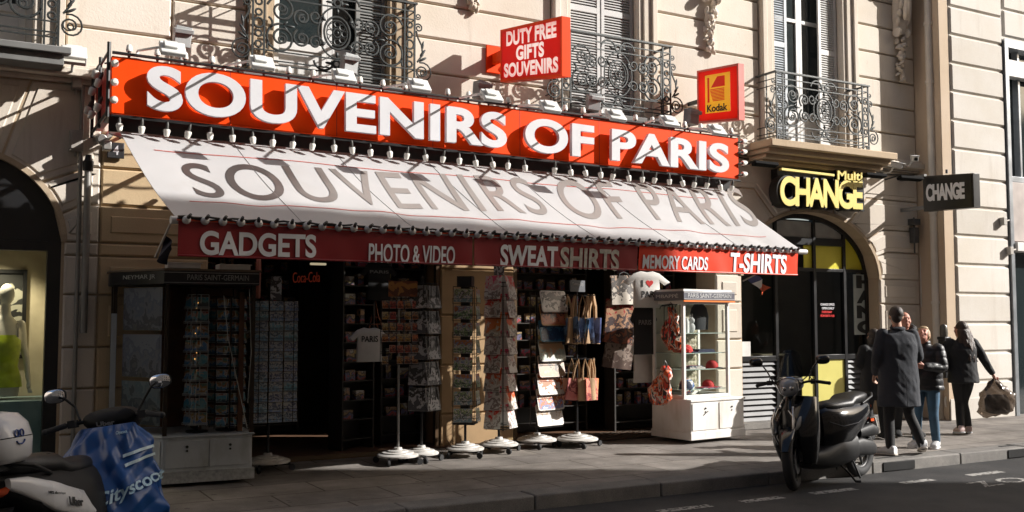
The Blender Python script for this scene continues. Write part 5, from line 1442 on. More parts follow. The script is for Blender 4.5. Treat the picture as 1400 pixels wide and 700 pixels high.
for k, ((y0, y1), (lb, cols, rimc)) in enumerate(zip(mats_px, pm_cols)):
    zc = (zof(oF, y0) + zof(oF, y1)) / 2; hh = .28
    tl = R(13)
    me = MB(); me.m = 0
    w2, h2, rr = .225, hh / 2, .03
    poly = []
    for cx_, cz_, a0 in ((w2 - rr, h2 - rr, 0), (-w2 + rr, h2 - rr, 90), (-w2 + rr, -h2 + rr, 180), (w2 - rr, -h2 + rr, 270)):
        poly += [(cx_ + rr * math.cos(R(a0 + q * 22.5)), cz_ + rr * math.sin(R(a0 + q * 22.5))) for q in range(5)]
    me.m = 1; me.prism(poly, -.002, .002)
    me.m = 0; me.prism([(x * .93, z * .90) for x, z in poly], -.0035, -.0021)
    M = Matrix.Translation(oF.location) @ Matrix.Rotation(oF.rotation_euler.z, 4, 'Z') @ Matrix.Translation((0, -.24 - .012 * (7 - k), zc)) @ Matrix.Rotation(-tl, 4, 'X')
    o = item('placemat', me.mesh('placemat', [picture("placemat print %s" % "abcdefgh"[k], cols, 22 if k in (6, 7, 1) else 14, .3, (1, 1, 1.2)), mat("placemat rim %s" % "abcdefgh"[k], rimc, .4, var=.05)], 0), M, lb, "placemat", "placemats in the rack")
    zz = zc - hh / 2
    b.tube([(-.2, -.10, zz), (-.2, -.28 - .012 * (7 - k), zz - .01), (.2, -.28 - .012 * (7 - k), zz - .01), (.2, -.10, zz)], .004, 6)
for s_ in (-1, 1): b.cyl((s_ * .2, -.10, .3), (s_ * .2, -.10, 2.0), .007, 6)
for z in (.35, 1.1, 1.95): b.tube([(-.2, -.10, z), (0, 0, z), (.2, -.10, z)], .006, 6)
b.build('wire_pockets', WIRE, oF, local=True)
# F: tote bags on two tiers
oG = rack(789, 598, "rack of hanging tote bags in two tiers before the right doorway", 2.05, .27, rz=R(20))
zu_, zl_ = zof(oG, 404), zof(oG, 490)
b = MB()
for z, rr in ((zu_, .24), (zl_, .22)):
    b.tube([(rr * math.cos(2 * math.pi * i / 24), rr * math.sin(2 * math.pi * i / 24), z) for i in range(24)], .006, 6, True)
    for k in range(4): b.cyl((0, 0, z), (rr * math.cos(k * math.pi / 2), rr * math.sin(k * math.pi / 2), z), .005, 6)
b.build('hoop', WIRE, oG, local=True)
b = MB(); b.bb((-.16, -.02, zu_ + .05), (.16, 0, zu_ + .20)); b.build('header_card', mat("slate header", (.07, .075, .085), .5), oG, local=True)
b = MB(); add_text(b, "Cotton Bags", quad_fn((-.12, -.021, zu_ + .12), (.12, -.021, zu_ + .12), (.12, -.021, zu_ + .17), (-.12, -.021, zu_ + .17)), (0, -1, 0), .002, 0, 0); b.build('header_lettering', mat("grey ink", (.3, .3, .3), .6), oG, local=True, smooth=0)
CANV = mat("natural canvas", (.46, .30, .17), .85, bump=.2, bscale=300)
def tote(p, rz, w, h, m, mh, label, hl=.24, group=None):
    o = empty('tote_bag', p, rz, label, "bag", group)
    o.rotation_euler = (R(rnd.uniform(-4, 9)), R(rnd.uniform(-8, 8)), rz)
    b = MB()
    ph = rnd.random() * 6
    def fn(u, v, s_):
        x = (u - .5) * w * (1 + .05 * (1 - v)); z = -hl - h * (1 - v)
        d = .012 + .025 * (1 - v) * math.sin(math.pi * u) + .010 * math.sin(u * 11 + ph) * (1 - v * .5)
        return Vector((x, s_ * d, z))
    N_ = 12
    ring = []
    b.sheet(lambda u, v: fn(u, v, -1), N_, 6, .003); b.sheet(lambda u, v: fn(u, v, 1), N_, 6, .003)
    b.build('bag_body', m, o, local=True, smooth=80)
    for s_ in (-1, 1):
        b = MB(); b.tube([(-w * .22, s_ * .012, -hl - .03), (-w * .16, s_ * .011, -hl * .5), (0, s_ * .006, 0), (w * .16, s_ * .011, -hl * .5), (w * .22, s_ * .012, -hl - .03)], .010, 6); b.build('handle', mh, o, local=True)
    return o
TB1 = picture("tote print blue", [(.38, .26, .16), (.05, .05, .07), (.08, .12, .2), (.16, .26, .42), (.22, .36, .55)], 10, .7)
TB2 = picture("tote print pink", [(.62, .24, .20), (.60, .20, .17), (.24, .05, .05), (.62, .24, .2), (.64, .26, .21)], 13, .7)
TB3 = picture("tote print coral", [(.60, .14, .09), (.30, .05, .05), (.62, .20, .14), (.60, .12, .08)], 12, .7)
def around(o, ang, rr): return o.location + Vector((rr * math.sin(R(ang)), -rr * math.cos(R(ang)), 0))
ups = ((-62, TB1, "navy printed"), (-38, CANV, "plain canvas"), (-14, TB1, "dark printed"), (8, TB1, "blue picture"), (26, CANV, "natural edged"), (44, TB1, "blue skyline"), (66, CANV, "tan canvas"))
for k, (ang, m, lb) in enumerate(ups):
    p = around(oG, ang, .23); p.z = zu_ + .005
    tote(p, R(ang + 70 * (1 if k % 2 else -.2)), .27, .33, m, CANV, "%s tote bag on the upper tier of the bag rack" % lb + (", leftmost of the tier" if k == 0 else ", rightmost of the tier" if k == 6 else ""), .30, "tote bags on the bag rack's upper tier")
los = ((-50, TB2, "pink doll print"), (-28, TB2, "pink printed"), (-5, CANV, "plain tan"), (18, TB3, "coral red"), (38, TB3, "red printed"), (58, TB2, "rose printed"))
for k, (ang, m, lb) in enumerate(los):
    p = around(oG, ang, .22); p.z = zl_ + .005
    tote(p, R(ang * .5 + (14 if k % 2 else -10)), .23, .28, m, CANV, "%s tote bag on the lower tier of the bag rack" % lb, .25, "tote bags on the bag rack's lower tier")

# ================================================================== HANGING SHIRTS
def tshirt(name, label, c, w, h, m, rz=0, text=None, tm=None, sleeves=.22, heart=False, tx=(.22, .78, .62, .76), cat="t-shirt"):
    o = empty(name, c, rz, label, cat)
    half = [(0, -.03), (.10, -.01), (.17, 0), (.36, -.06), (.5 + sleeves * .5, -.30), (.40 + sleeves * .35, -.38), (.36, -.26), (.37, -.6), (.385, -1)]
    L_ = [(-x * w, z * h) for x, z in reversed(half[1:])]; R2 = [(x * w, z * h) for x, z in half]
    poly = L_ + R2
    b = MB()
    xs = [p[0] for p in poly]
    b.prism(poly, -.018, .018, .012, .01)
    ob_ = b.build('cloth', m, o, local=True, smooth=60)
    if text:
        x0, x1, z0, z1 = [(-.385 + .77 * tx[0]) * w, (-.385 + .77 * tx[1]) * w, -h * (1 - tx[2]), -h * (1 - tx[3])]
        b = MB(); add_text(b, text, quad_fn((x0, -.0185, z0), (x1, -.0185, z0), (x1, -.0185, z1), (x0, -.0185, z1)), (0, -1, 0), .002, .001, .02); b.build('print', tm, o, local=True, smooth=0)
    b = MB(); b.tube([(-.2 * w, 0, -.03 * h), (0, 0, .05), (.2 * w, 0, -.03 * h)], .006, 6); b.tube([(0, 0, .05), (0, 0, .10), (.02, .02, .13)], .005, 6); b.build('hanger', WIRE, o, local=True)
    return o
TW = mat("white jersey", (.62, .60, .57), .85, var=.08, scale=8, bump=.15, bscale=15); TB = mat("black jersey", (.02, .02, .021), .85, bump=.15, bscale=15)
BLK_INK = mat("black ink", (.02, .02, .02), .6)
c = at(505, 448, 11.6); tshirt('hanging_shirt', "small white t-shirt reading PARIS in black, hung in the dark doorway", c, .42, .42, TW, 0, "PARIS", BLK_INK, .25, tx=(.17, .83, .58, .76))
c = at(884, 371, 11.05); o = tshirt('hanging_shirt', "white t-shirt with I heart PARIS print hung under the awning beside the cabinet", c, .52, .50, TW, R(-12), "PARIS", BLK_INK, .35, tx=(.28, .96, .28, .46))
b = MB(); add_text(b, "I", quad_fn((-.09, -.02, -.215), (-.065, -.02, -.215), (-.065, -.02, -.12), (-.09, -.02, -.12)), (0, -1, 0), .002, .001, 0); b.build('print', BLK_INK, o, local=True, smooth=0)
b = MB(); hp = [(.055 * 16 * math.sin(t) ** 3 / 16 + .035, -.165 + .055 * (13 * math.cos(t) - 5 * math.cos(2 * t) - 2 * math.cos(3 * t) - math.cos(4 * t)) / 16) for t in [2 * math.pi * i / 28 for i in range(28)]]
b.prism(hp, -.0215, -.0185); b.build('heart', mat("red ink", (.6, .02, .02), .6), o, local=True, smooth=0)
c = at(880, 417, 11.12); tshirt('hanging_shirt', "black t-shirt with worn PARIS print hung beside the white cabinet", c, .40, .68, TB, R(-6), "PARIS", mat("worn print", (.22, .21, .2), .8, var=.4, scale=40), .05, tx=(.2, .85, .60, .70))
c = at(880, 462, 11.25); tshirt('hanging_shirt', "pale grey white shirt hanging below and behind the black PARIS shirt", c, .42, .62, TW, R(-4), sleeves=.02)
c = at(354, 352, 11.15); tshirt('hanging_shirt', "salmon pink shirt hanging above the kiosk's right end", c, .22, .46, mat("salmon jersey", (.45, .16, .12), .85), R(70), sleeves=.1)
c = at(518, 358, 12.0); tshirt('hanging_shirt', "black shirt with small pale prints hung high in the dark doorway", c, .42, .5, TB, 0, "PARIS", mat("grey ink", (.3, .3, .3), .6), tx=(.1, .9, .7, .78))
c = at(491, 425, 12.1)
o = empty('tower_figure', (c.x + .2, 12.1, c.z - .25), 0, "small coppery model of a lattice tower hanging in the dark doorway", "model tower")
b = MB(); q = [(.11, 0), (.075, .08), (.05, .16), (.028, .28), (.014, .42), (.004, .5)]
for s1 in (-1, 1):
    for s2 in (-1, 1): b.tube([(s1 * w_, s2 * w_, z) for w_, z in q], .008, 6)
b.build('leg', mat("copper", (.30, .12, .07), .4, .7), o, local=True)
b = MB(); b.box((0, 0, .08), (.16, .16, .015)); b.box((0, 0, .17), (.11, .11, .013)); b.box((0, 0, .4), (.045, .045, .012)); b.build('deck', mat("copper", (.30, .12, .07), .4, .7), o, local=True)
for k, (px, py, w, h, cols, lb) in enumerate(((852, 398, .42, .42, [(.5, .46, .38), (.10, .09, .08), (.4, .3, .2)], "black and cream printed bag hung above the doorway goods"), (849, 432, .46, .62, [(.22, .07, .04), (.06, .04, .04), (.35, .2, .12), (.30, .03, .03)], "brown and red printed bag hung left of the black shirt"),
                               (851, 478, .46, .5, [(.12, .09, .07), (.3, .25, .2), (.06, .05, .05)], "dim brown printed bag hung lowest left of the black shirt"))):
    c = at(px, py - 26, 11.75 + .02 * k); tote(c, R(-5), w, h, picture("wall bag print %s" % "abc"[k], cols, 13), BLK_INK, lb, .05)
# ================================================================== GLASS CABINETS
SHEETM = glass("wrinkled plastic film", (.93, .94, .93), .9, .15)
CLEAR = glass("cabinet glass", (.97, .985, .97), .9)
def cabinet(name, label, p, rz, w, d, hb, ht, body, head, paint, texts, side_text, plinth):
    """body = (x0,x1,y0,y1) of the glass part in local axes, head = header height"""
    o = empty(name, (p[0], p[1], 0), rz, label, "display cabinet")
    b = MB(); b.bb((.01, .012, .07), (w - .01, d, hb)); b.bb((-.006, -.004, .05), (w + .006, d + .004, .15)); b.bb((-.008, -.006, hb - .02), (w + .008, d, hb + .012)); b.build('cupboard', paint, o, local=True, bevel=.006)
    if plinth:
        b = MB(); b.bb((-.012, -.012, .04), (w + .012, -.0045, .145)); b.bb((-.014, -.012, .04), (-.0065, d, .145)); b.build('plinth', plinth, o, local=True)
    for k in range(2):
        x0, x1 = .03 + k * (w / 2 - .01), w / 2 - .012 + k * (w / 2 - .015)
        b = MB(); b.bb((x0, .0, .175), (x1, .0118, hb - .04)); dd = b.build('door', paint, o, local=True, bevel=.004)
        b = MB(); b.cyl(((x0 + x1) / 2, -.012, hb - .11), ((x0 + x1) / 2, .001, hb - .11), .012, 10); b.cyl(((x0 + x1) / 2, -.008, hb - .155), ((x0 + x1) / 2, .001, hb - .155), .009, 10)
        if not plinth and k == 0: b.tube([((x0 + x1) / 2 - .04, -.003, hb - .20), ((x0 + x1) / 2, -.01, hb - .17), ((x0 + x1) / 2 + .05, -.003, hb - .15)], .005, 6)
        b.build('lock', mat("dark lock", (.05, .05, .05), .4, .5), dd, local=True)
    x0, x1, y0, y1 = body; zt = ht - head
    b = MB(); t = .045
    for x, y in ((x0, y0), (x1 - t, y0), (x0, y1 - t), (x1 - t, y1 - t)): b.bb((x, y, hb + .014), (x + t, y + t, zt))
    for y in (y0, y1 - t): b.bb((x0 + t, y, hb + .014), (x1 - t, y + t, hb + .06)); b.bb((x0 + t, y, zt - .05), (x1 - t, y + t, zt - .001))
    for x in (x0, x1 - t): b.bb((x + .002, y0 + t, hb + .014), (x + t - .002, y1 - t, hb + .06)); b.bb((x + .002, y0 + t, zt - .05), (x + t - .002, y1 - t, zt - .001))
    b.build('frame', paint, o, local=True, bevel=.005)
    b = MB(); b.bb((x0 + t, y0 + .02, hb + .06), (x1 - t, y0 + .025, zt - .05)); b.build('pane', CLEAR, o, local=True, smooth=0)
    b = MB(); b.bb((x0 + .02, y0 + t, hb + .06), (x0 + .025, y1 - t, zt - .05)); b.build('pane', CLEAR, o, local=True, smooth=0)
    b = MB(); b.bb((x1 - .025, y0 + t, hb + .06), (x1 - .02, y1 - t, zt - .05)); b.build('pane', CLEAR, o, local=True, smooth=0)
    hx0, hx1, hy0, hy1 = x0 - .05, x1 + .05, y0 - .06, y1 + .03
    b = MB(); b.bb((hx0, hy0, zt + .002), (hx1, hy1, ht)); hd = b.build('header', texts[2], o, local=True, bevel=.006)
    b = MB(); b.bb((hx0 + .03, hy0 + .03, ht + .001), (hx1 - .03, hy1 - .03, ht + .03)); b.build('lid', paint, o, local=True)
    b = MB(); z0, z1 = zt + head * .28, zt + head * .76
    add_text(b, texts[0], quad_fn((hx0 + (hx1 - hx0) * texts[3], hy0, z0), (hx1 - .08, hy0, z0), (hx1 - .08, hy0, z1), (hx0 + (hx1 - hx0) * texts[3], hy0, z1)), (0, -1, 0), .003, .001, .0)
    add_text(b, side_text, quad_fn((hx0, hy0 + (hy1 - hy0) * .75, z0), (hx0, hy0 + .1, z0), (hx0, hy0 + .1, z1), (hx0, hy0 + (hy1 - hy0) * .75, z1)), (-1, 0, 0), .003, .001, .0)
    for zz in (zt + .012, ht - .018): b.bb((hx0 + .01, hy0 - .003, zz), (hx1 - .01, hy0 - .0005, zz + .006))
    b.build('lettering', texts[1], hd, local=True, smooth=0)
    return o, (x0, x1, y0, y1, hb + .014, zt)
# --- kiosk wrapped in plastic on the left
KP = mat("blue grey cabinet paint", (.52, .55, .58), .5, var=.08, dirt=(.36, .36, .35), dscale=4)
BRICKP = mat("pale tile strip", (.40, .41, .41), .6, var=.3, scale=30)
HB = mat("black header band", (.018, .018, .02), .35)
k1 = empty('display_kiosk', (1.80, 10.2, 0), R(-3), "tall plastic wrapped kiosk with black lettered header and pale blue grey cupboard doors", "display cabinet")
FOOT = [(0, 0), (.88, 0), (.88, 1.0), (-.42, 1.0), (-.42, .72)]
def slab(b, z0, z1, d=0.0):
    q = inset_poly(FOOT, -d) if d else FOOT
    k = len(q); b.add([(x, y, z0) for x, y in q] + [(x, y, z1) for x, y in q], [tuple(range(k - 1, -1, -1)), tuple(range(k, 2 * k))] + [(i, (i + 1) % k, k + (i + 1) % k, k + i) for i in range(k)])
HBZ, HTZ = .50, 2.12
b = MB(); slab(b, .07, HBZ - .02, -.012); slab(b, HBZ - .02, HBZ, .008); b.build('cupboard', KP, k1, local=True, bevel=.006)
b = MB(); slab(b, .04, .15, .012); b.build('plinth', BRICKP, k1, local=True)
FA, FB_ = Vector((-.42, .72, 0)), Vector((0, 0, 0)); fd = (FB_ - FA).normalized(); fn_ = Vector((fd.y, -fd.x, 0))
for k in range(2):
    b = MB(); b.bb((.03 + k * .42, -.001, .185), (.44 + k * .41, .0118, HBZ - .05)); dd = b.build('door', KP, k1, local=True, bevel=.004)
    b = MB(); xm_ = .235 + k * .415
    for zz, rr in ((HBZ - .11, .014), (HBZ - .15, .011)): b.cyl((xm_, -.012, zz), (xm_, 0, zz), rr, 10)
    b.build('lock', mat("dark lock", (.05, .05, .05), .4, .5), dd, local=True)
b = MB(); b.hexa(*[[p + Vector((0, 0, z)) for p, z in ((FA + fd * .03 + fn_ * q, .185), (FB_ - fd * .03 + fn_ * q, .185), (FB_ - fd * .03 + fn_ * q, HBZ - .05), (FA + fd * .03 + fn_ * q, HBZ - .05))] for q in (.002, -.0112)]); b.build('door', KP, k1, local=True)
b = MB()
for p in FOOT:
    q = Vector((p[0] + (.022 if p[0] < .4 else -.022), p[1] + (.022 if p[1] < .8 else -.022), 0)); b.box((q.x, q.y, (HBZ + 1.98) / 2 + .002), (.04, .04, 1.98 - HBZ))
b.build('frame', mat("dark bronze frame", (.05, .035, .025), .4, .5), k1, local=True)
b = MB(); q = Vector((-.40, .70, 0)); b.box((q.x - .01, q.y - .01, 1.1), (.05, .05, 1.2)); b.build('corner_post', KP, k1, local=True)
b = MB(); slab(b, 1.985, HTZ, .03); hd = b.build('header', HB, k1, local=True, bevel=.006)
b = MB(); slab(b, HTZ + .001, HTZ + .02, .045); b.build('lid', mat("dusty brown lid", (.16, .12, .08), .8), k1, local=True)
b = MB(); add_text(b, "PARIS SAINT-GERMAIN", quad_fn((.20, -.03, 2.03), (.80, -.03, 2.03), (.80, -.03, 2.085), (.20, -.03, 2.085)), (0, -1, 0), .003, .001, .0)
L0, L1_ = FA + fd * .20 + fn_ * .03, FB_ - fd * .12 + fn_ * .03
add_text(b, "NEYMAR JR", quad_fn(L0 + Vector((0, 0, 2.03)), L1_ + Vector((0, 0, 2.03)), L1_ + Vector((0, 0, 2.085)), L0 + Vector((0, 0, 2.085))), fn_, .003, .001, .0)
for zz in (2.0, 2.10): b.bb((-.02, -.034, zz), (.9, -.0305, zz + .006))
b.build('lettering', mat("silver lettering", (.40, .40, .38), .4), hd, local=True, smooth=0)
kb_ = (.02, .86, .02, .98, HBZ + .005, 1.98)
x0, x1, y0, y1, z0, z1 = kb_
b = MB(); b.bb((x0 + .05, y1 - .1, z0), (x1 - .05, y1 - .06, z1)); b.bb((x0 + .35, y0 + .3, z0), (x0 + .40, y1 - .1, z1)); b.bb((x1 - .12, y0 + .1, z0), (x1 - .07, y0 + .2, z1 - .06)); b.build('back_panel', mat("brown timber lining", (.12, .05, .022), .6, var=.4, scale=6), k1, local=True)
b = MB()                                            # wrinkled film in front and round the side
def film(u, v):
    s_ = u * 1.78; zz = .10 + v * 2.0
    wv = .012 * math.sin(u * 60 + v * 4) * (1 - v * .6) + .016 * math.sin(u * 23 - v * 9)
    o_ = .045 + abs(wv)
    if s_ < .83: p = FA + fd * s_ + fn_ * o_
    else: p = Vector((s_ - .83, -o_ - .03 * (1 - v), 0))
    return Vector((p.x, p.y, zz))
b.sheet(film, 120, 20); b.build('plastic_film', SHEETM, k1, local=True, smooth=80)
b = MB(); b.tube([(.55, -.055, 1.88), (.60, -.06, 1.45), (.70, -.065, 1.0), (.80, -.075, .55)], .0035, 5); b.tube([(.80, -.06, 1.95), (.83, -.06, 1.3), (.80, -.07, .8)], .003, 5); b.build('film_fold', mat("shiny film fold", (.5, .5, .48), .2), k1, local=True)
b = MB()
for k in range(10): b.sph((x0 + .30 + .01 * math.sin(k * 2.3), y0 + .10, z0 + .55 + .085 * k + .02 * math.sin(k * 4.1)), .0045, 6, 5)
fl = b.build('string_lights', mat("warm led", (1, .6, .2), .4, emit=(1, .48, .12, 1.4))); fl.location = k1.location; fl.rotation_euler = k1.rotation_euler
tag(fl, "string of tiny amber lights hanging inside the plastic wrapped kiosk", "string lights")
b = MB(); b.tube([(x0 + .295, y0 + .105, z0 + .1), (x0 + .295, y0 + .105, z1)], .003, 5); b.build('cable', BLACK, fl, local=True)
def at_local(o, x, y, z): return place_of(o) @ Vector((x, y, z))
def stand(o, x, y, z, lb, h):
    p = at_local(o, x, y, z); s_ = empty('postcard_stand', p, o.rotation_euler.z, lb, "display rack")
    b = MB(); b.lathe([(.0, 0), (.11, 0), (.11, .015), (.02, .02), (.012, .03), (.012, h), (0, h)], 16, caps=False); b.build('pole', WIRE, s_, local=True); return s_
sA = stand(k1, x0 + .34, y0 + .22, z0, "slim wire stand of blue postcards behind the amber lights in the kiosk", 1.38)
WIREW = mat("white wire", (.45, .45, .45), .4, .3)
KC = picture("kiosk postcards", [(.05, .06, .08), (.10, .19, .24), (.05, .16, .28), (.26, .24, .22), (.22, .08, .03), (.06, .12, .08)], 13)
for sr, dx_ in ((0, 0), (R(-50), 0)):
    b = MB(); pockets(sA, .17, 9, .08, .145, .10, sr, .02, 1, b=b); b.build('wire_pockets', WIREW, sA, local=True)
    me = card_mesh(.15, .11, KC)
    for r_ in range(9):
        M = place_of(sA) @ Matrix.Rotation(sr, 4, 'Z') @ Matrix.Translation((0, -.11, .145 + r_ * .145)) @ Matrix.Rotation(R(-9), 4, 'X')
        item('postcard', me, M, "postcard on the slim wire stand inside the plastic wrapped kiosk", "postcard", "postcards on the slim stand inside the kiosk")
sB = stand(k1, x0 + .64, y0 + .26, z0, "dark stand of mixed postcards behind the film on the kiosk's right side", 1.36)
me = card_mesh(.12, .085, KC)
for sr in (0, R(55), R(-55)):
    b = MB(); pockets(sB, .28, 11, .05, .12, .13, sr, .02, 2, b=b); b.build('wire_pockets', WIRE, sB, local=True)
    for r_ in range(11):
        for c_ in (-.07, .07):
            M = place_of(sB) @ Matrix.Rotation(sr, 4, 'Z') @ Matrix.Translation((c_, -.14, .10 + r_ * .12)) @ Matrix.Rotation(R(-9), 4, 'X')
            item('postcard', me, M, "postcard on the dark stand at the right inside the kiosk", "postcard", "postcards on the dark stand inside the kiosk")
for k in range(3):
    b = MB(); b.box((0, 0, 0), (.004, .62, .43)); b.box((-.004, 0, 0), (.003, .56, .37))
    o = b.build('poster', picture("faded blue grey poster", [(.04, .045, .05), (.10, .11, .12), (.06, .07, .085), (.13, .15, .18), (.10, .13, .17), (.16, .19, .22)], 9), smooth=0)
    o.matrix_basis = place_of(k1) @ Matrix.Translation((FA.x * .5 - fn_.x * .05, FA.y * .5 - fn_.y * .05, z0 + .30 + .47 * k)) @ Matrix.Rotation(math.atan2(fn_.y, fn_.x) + math.pi, 4, 'Z')
    tag(o, "grey blue city poster, %s of three stacked inside the kiosk's left side" % ("lowest", "middle", "topmost")[k], "poster")
for k, (x, y, lb) in enumerate(((.2, .3, "flat white carton lying on the left of the kiosk roof"), (.72, .4, "flat white carton lying on the right of the kiosk roof"))):
    b = MB(); b.box((0, 0, .03), (.32, .22, .05)); b.box((.01, 0, .058), (.34, .24, .008)); o = b.build('carton', mat("white carton", (.6, .58, .54), .7), bevel=.004); o.matrix_basis = place_of(k1) @ Matrix.Translation((x, y, 2.151)); tag(o, lb, "box")
# --- white cabinet on the right
CP = mat("white cabinet paint", (.74, .72, .69), .4, var=.05, dirt=(.55, .5, .43), dscale=3)
k2, cb2 = cabinet('display_cabinet', "white glass cabinet of football souvenirs with open lit shelves at the shop's right end", (8.5, 10.38), R(7), 1.06, .74, .57, 2.02, (.02, .93, .14, .74), .12, CP, ("PARIS SAINT-GERMAIN", mat("white header ink", (.6, .6, .6), .4), mat("grey blue header band", (.13, .13, .155), .35), .08), "MBAPPÉ", None)
x0, x1, y0, y1, z0, z1 = cb2
b = MB(); b.bb((x0 - .05, y0 - .064, z1 - .022), (x1 + .05, y0 - .05, z1 - .001)); b.build('header_edge', mat("orange edge", (.8, .2, .03), .4), k2, local=True)
shz = [.70, .97, 1.19, 1.46]
for z in shz:
    b = MB(); b.bb((x0 + .03, y0 + .05, z - .01), (x1 - .03, y1 - .03, z)); b.build('shelf', mat("green glass shelf", (.38, .46, .43), .1, spec=.8), k2, local=True)
b = MB(); b.bb((x0 + .03, y1 - .03, z0), (x1 - .02, y1 - .015, z1)); b.build('back_panel', mat("cream back panel", (.55, .50, .40), .7), k2, local=True)
b = MB()
for k in range(8):
    for j in range(16): b.sph((x0 + .62 + .03 * k, y1 - .045, z0 + .12 + .078 * j), (.011, .008, .034), 6, 5, (0, .25 * (-1) ** j, 0))
o = b.build('bead_curtain', mat("cream beads", (.50, .44, .32), .5)); o.matrix_basis = place_of(k2); o['kind'] = 'thing'; tag(o, "cream strands of keyrings hanging at the back of the white cabinet", "keyrings")
CAPS = {}
def cap_mesh(key, cols):
    b = MB(); b.m = 0
    b.lathe([(.088, 0), (.090, .02), (.082, .06), (.06, .092), (.03, .108), (0, .112)], 18, caps=False)
    b.m = 1; b.loft([((0, -.07, .012), (.075, 0, 0), (0, 0, .006)), ((0, -.11, .010), (.07, 0, 0), (0, 0, .006)), ((0, -.15, .002), (.045, 0, 0), (0, 0, .005))], 12)
    return b.mesh('cap', cols, 50)
RD, NV, WT = mat("red felt", (.50, .03, .03), .8), mat("navy felt", (.02, .025, .06), .8), mat("white felt", (.6, .6, .6), .8)
sp_ = [(.74, .30, 1.19 - .22, RD, NV, R(40), "red and navy cap on the cabinet's second lowest shelf, right side"), (.70, .34, .70, RD, WT, R(60), "red cap with pale brim on the cabinet's lowest shelf, right side"),
       (.24, .32, .70, NV, NV, R(-30), "navy cap on the cabinet's lowest shelf, left side"), (.28, .34, 1.46 - .27, RD, NV, R(20), "red cap on the cabinet's third shelf, left side")]
for x, y, z, a_, c_, rz, lb in sp_:
    item('cap', cap_mesh(0, [a_, c_]), place_of(k2) @ Matrix.Translation((x, y, z + .001)) @ Matrix.Rotation(rz, 4, 'Z'), lb, "cap")
b = MB(); b.sph((0, 0, .105), .105, 24, 16); o = b.build('football', picture("ball panels", [(.60, .60, .60), (.05, .12, .35), (.62, .62, .62), (.65, .12, .06), (.08, .2, .45)], 9, .3, (1, 1, 1), 0), smooth=80); o.matrix_basis = place_of(k2) @ Matrix.Translation((.30, .36, z0 + .048)); tag(o, "white blue and red football at the bottom of the white cabinet", "ball")
# shoes, pale flasks, scarf rolls
def small(name, lb, cat, x, y, z, fn, m, rz=0):
    b = MB(); fn(b); o = b.build(name, m, smooth=60); o.matrix_basis = place_of(k2) @ Matrix.Translation((x, y, z)) @ Matrix.Rotation(rz, 4, 'Z'); tag(o, lb, cat)
small('slippers', "pair of red and black slippers on the cabinet's third shelf", "slippers", .16, .30, 1.191, lambda b: [b.loft([((dx, -.10, .02), (.03, 0, 0), (0, 0, .018)), ((dx, -.02, .04), (.04, 0, 0), (0, 0, .04)), ((dx, .10, .03), (.036, 0, 0), (0, 0, .028))], 12) for dx in (-.05, .05)], RD)
small('flask', "dark drinking flask on the cabinet's top shelf, left corner", "flask", .12, .28, 1.461, lambda b: b.lathe([(0, 0), (.04, 0), (.042, .16), (.03, .19), (.03, .22), (0, .22)], 16), NV)
small('flask', "white drinking flask on the cabinet's top shelf beside the dark one", "flask", .24, .30, 1.461, lambda b: b.lathe([(0, 0), (.04, 0), (.042, .15), (.028, .18), (.028, .20), (0, .20)], 16), WT)
small('flask', "pale grey tilted plush rabbit standing on the cabinet's top shelf", "plush toy", .36, .32, 1.461, lambda b: [b.sph((0, 0, .07), (.055, .05, .07), 14, 10), b.sph((0, -.01, .165), .042, 12, 8), b.sph((-.02, 0, .22), (.014, .01, .045), 8, 6), b.sph((.02, 0, .22), (.014, .01, .045), 8, 6)], mat("grey plush", (.45, .45, .46), .9))
small('bust_stand', "black headless shirt bust hanging at the top of the white cabinet", "bust", .60, .40, 1.50, lambda b: b.loft([((0, 0, .0), (.15, 0, 0), (0, .08, 0)), ((0, 0, .18), (.16, 0, 0), (0, .09, 0)), ((0, 0, .30), (.13, 0, 0), (0, .07, 0)), ((0, 0, .37), (.05, 0, 0), (0, .045, 0))], 18, 2.3), mat("black jersey cloth", (.015, .015, .02), .8))
small('scarf', "navy folded scarf on the cabinet's middle shelf", "scarf", .55, .30, 1.191, lambda b: [b.box((0, 0, .012), (.34, .16, .022)), b.box((.02, .01, .034), (.30, .15, .018))], NV)
small('scarf', "patterned folded scarf on the cabinet's second shelf", "scarf", .34, .28, .971, lambda b: [b.box((0, 0, .012), (.30, .18, .022)), b.box((0, .01, .034), (.26, .16, .018))], picture("scarf print", [(.5, .48, .45), (.06, .06, .12), (.45, .05, .05)], 12))
small('scarf', "striped folded scarf on the cabinet's lowest shelf", "scarf", .62, .26, .701, lambda b: [b.box((0, 0, .010), (.36, .16, .018))], picture("scarf print", [(.5, .48, .45)], 12))
# red bags hung on the cabinet's left side
BAGR = picture("red black bag print", [(.62, .06, .03), (.05, .02, .02), (.70, .12, .03), (.55, .48, .42), (.03, .02, .02), (.60, .04, .03)], 15, .3, (1, 1, .35), 0)
def hung_cloth(lb, top, w, h, lean, m):
    o = empty('hanging_bag', top, R(-60), lb, "bag")
    b = MB()
    secs = []
    for i in range(13):
        t = i / 12; ww = w * (.18 + .9 * math.sin(math.pi * min(1, t * .62 + .03))) * (1 if t < .85 else 1 - (t - .85) * 2.5)
        secs.append(((lean * t + .02 * math.sin(t * 9), .02 * math.sin(t * 7), -h * t), (ww / 2, .02 * math.sin(t * 12), 0), (0, .035 + .05 * t, 0)))
    b.loft(secs, 22, 2)
    b.v = [(x + .012 * math.sin(z * 40 + y * 60), y + .012 * math.sin(z * 26 + x * 50), z) for x, y, z in b.v]
    b.build('bag_body', m, o, local=True, smooth=80)
    b = MB(); b.tube([(0, 0, -.05), (-.02, 0, .03), (.0, 0, .07), (.03, 0, .02), (.02, 0, -.06)], .006, 6); b.build('strap', BLACK, o, local=True)
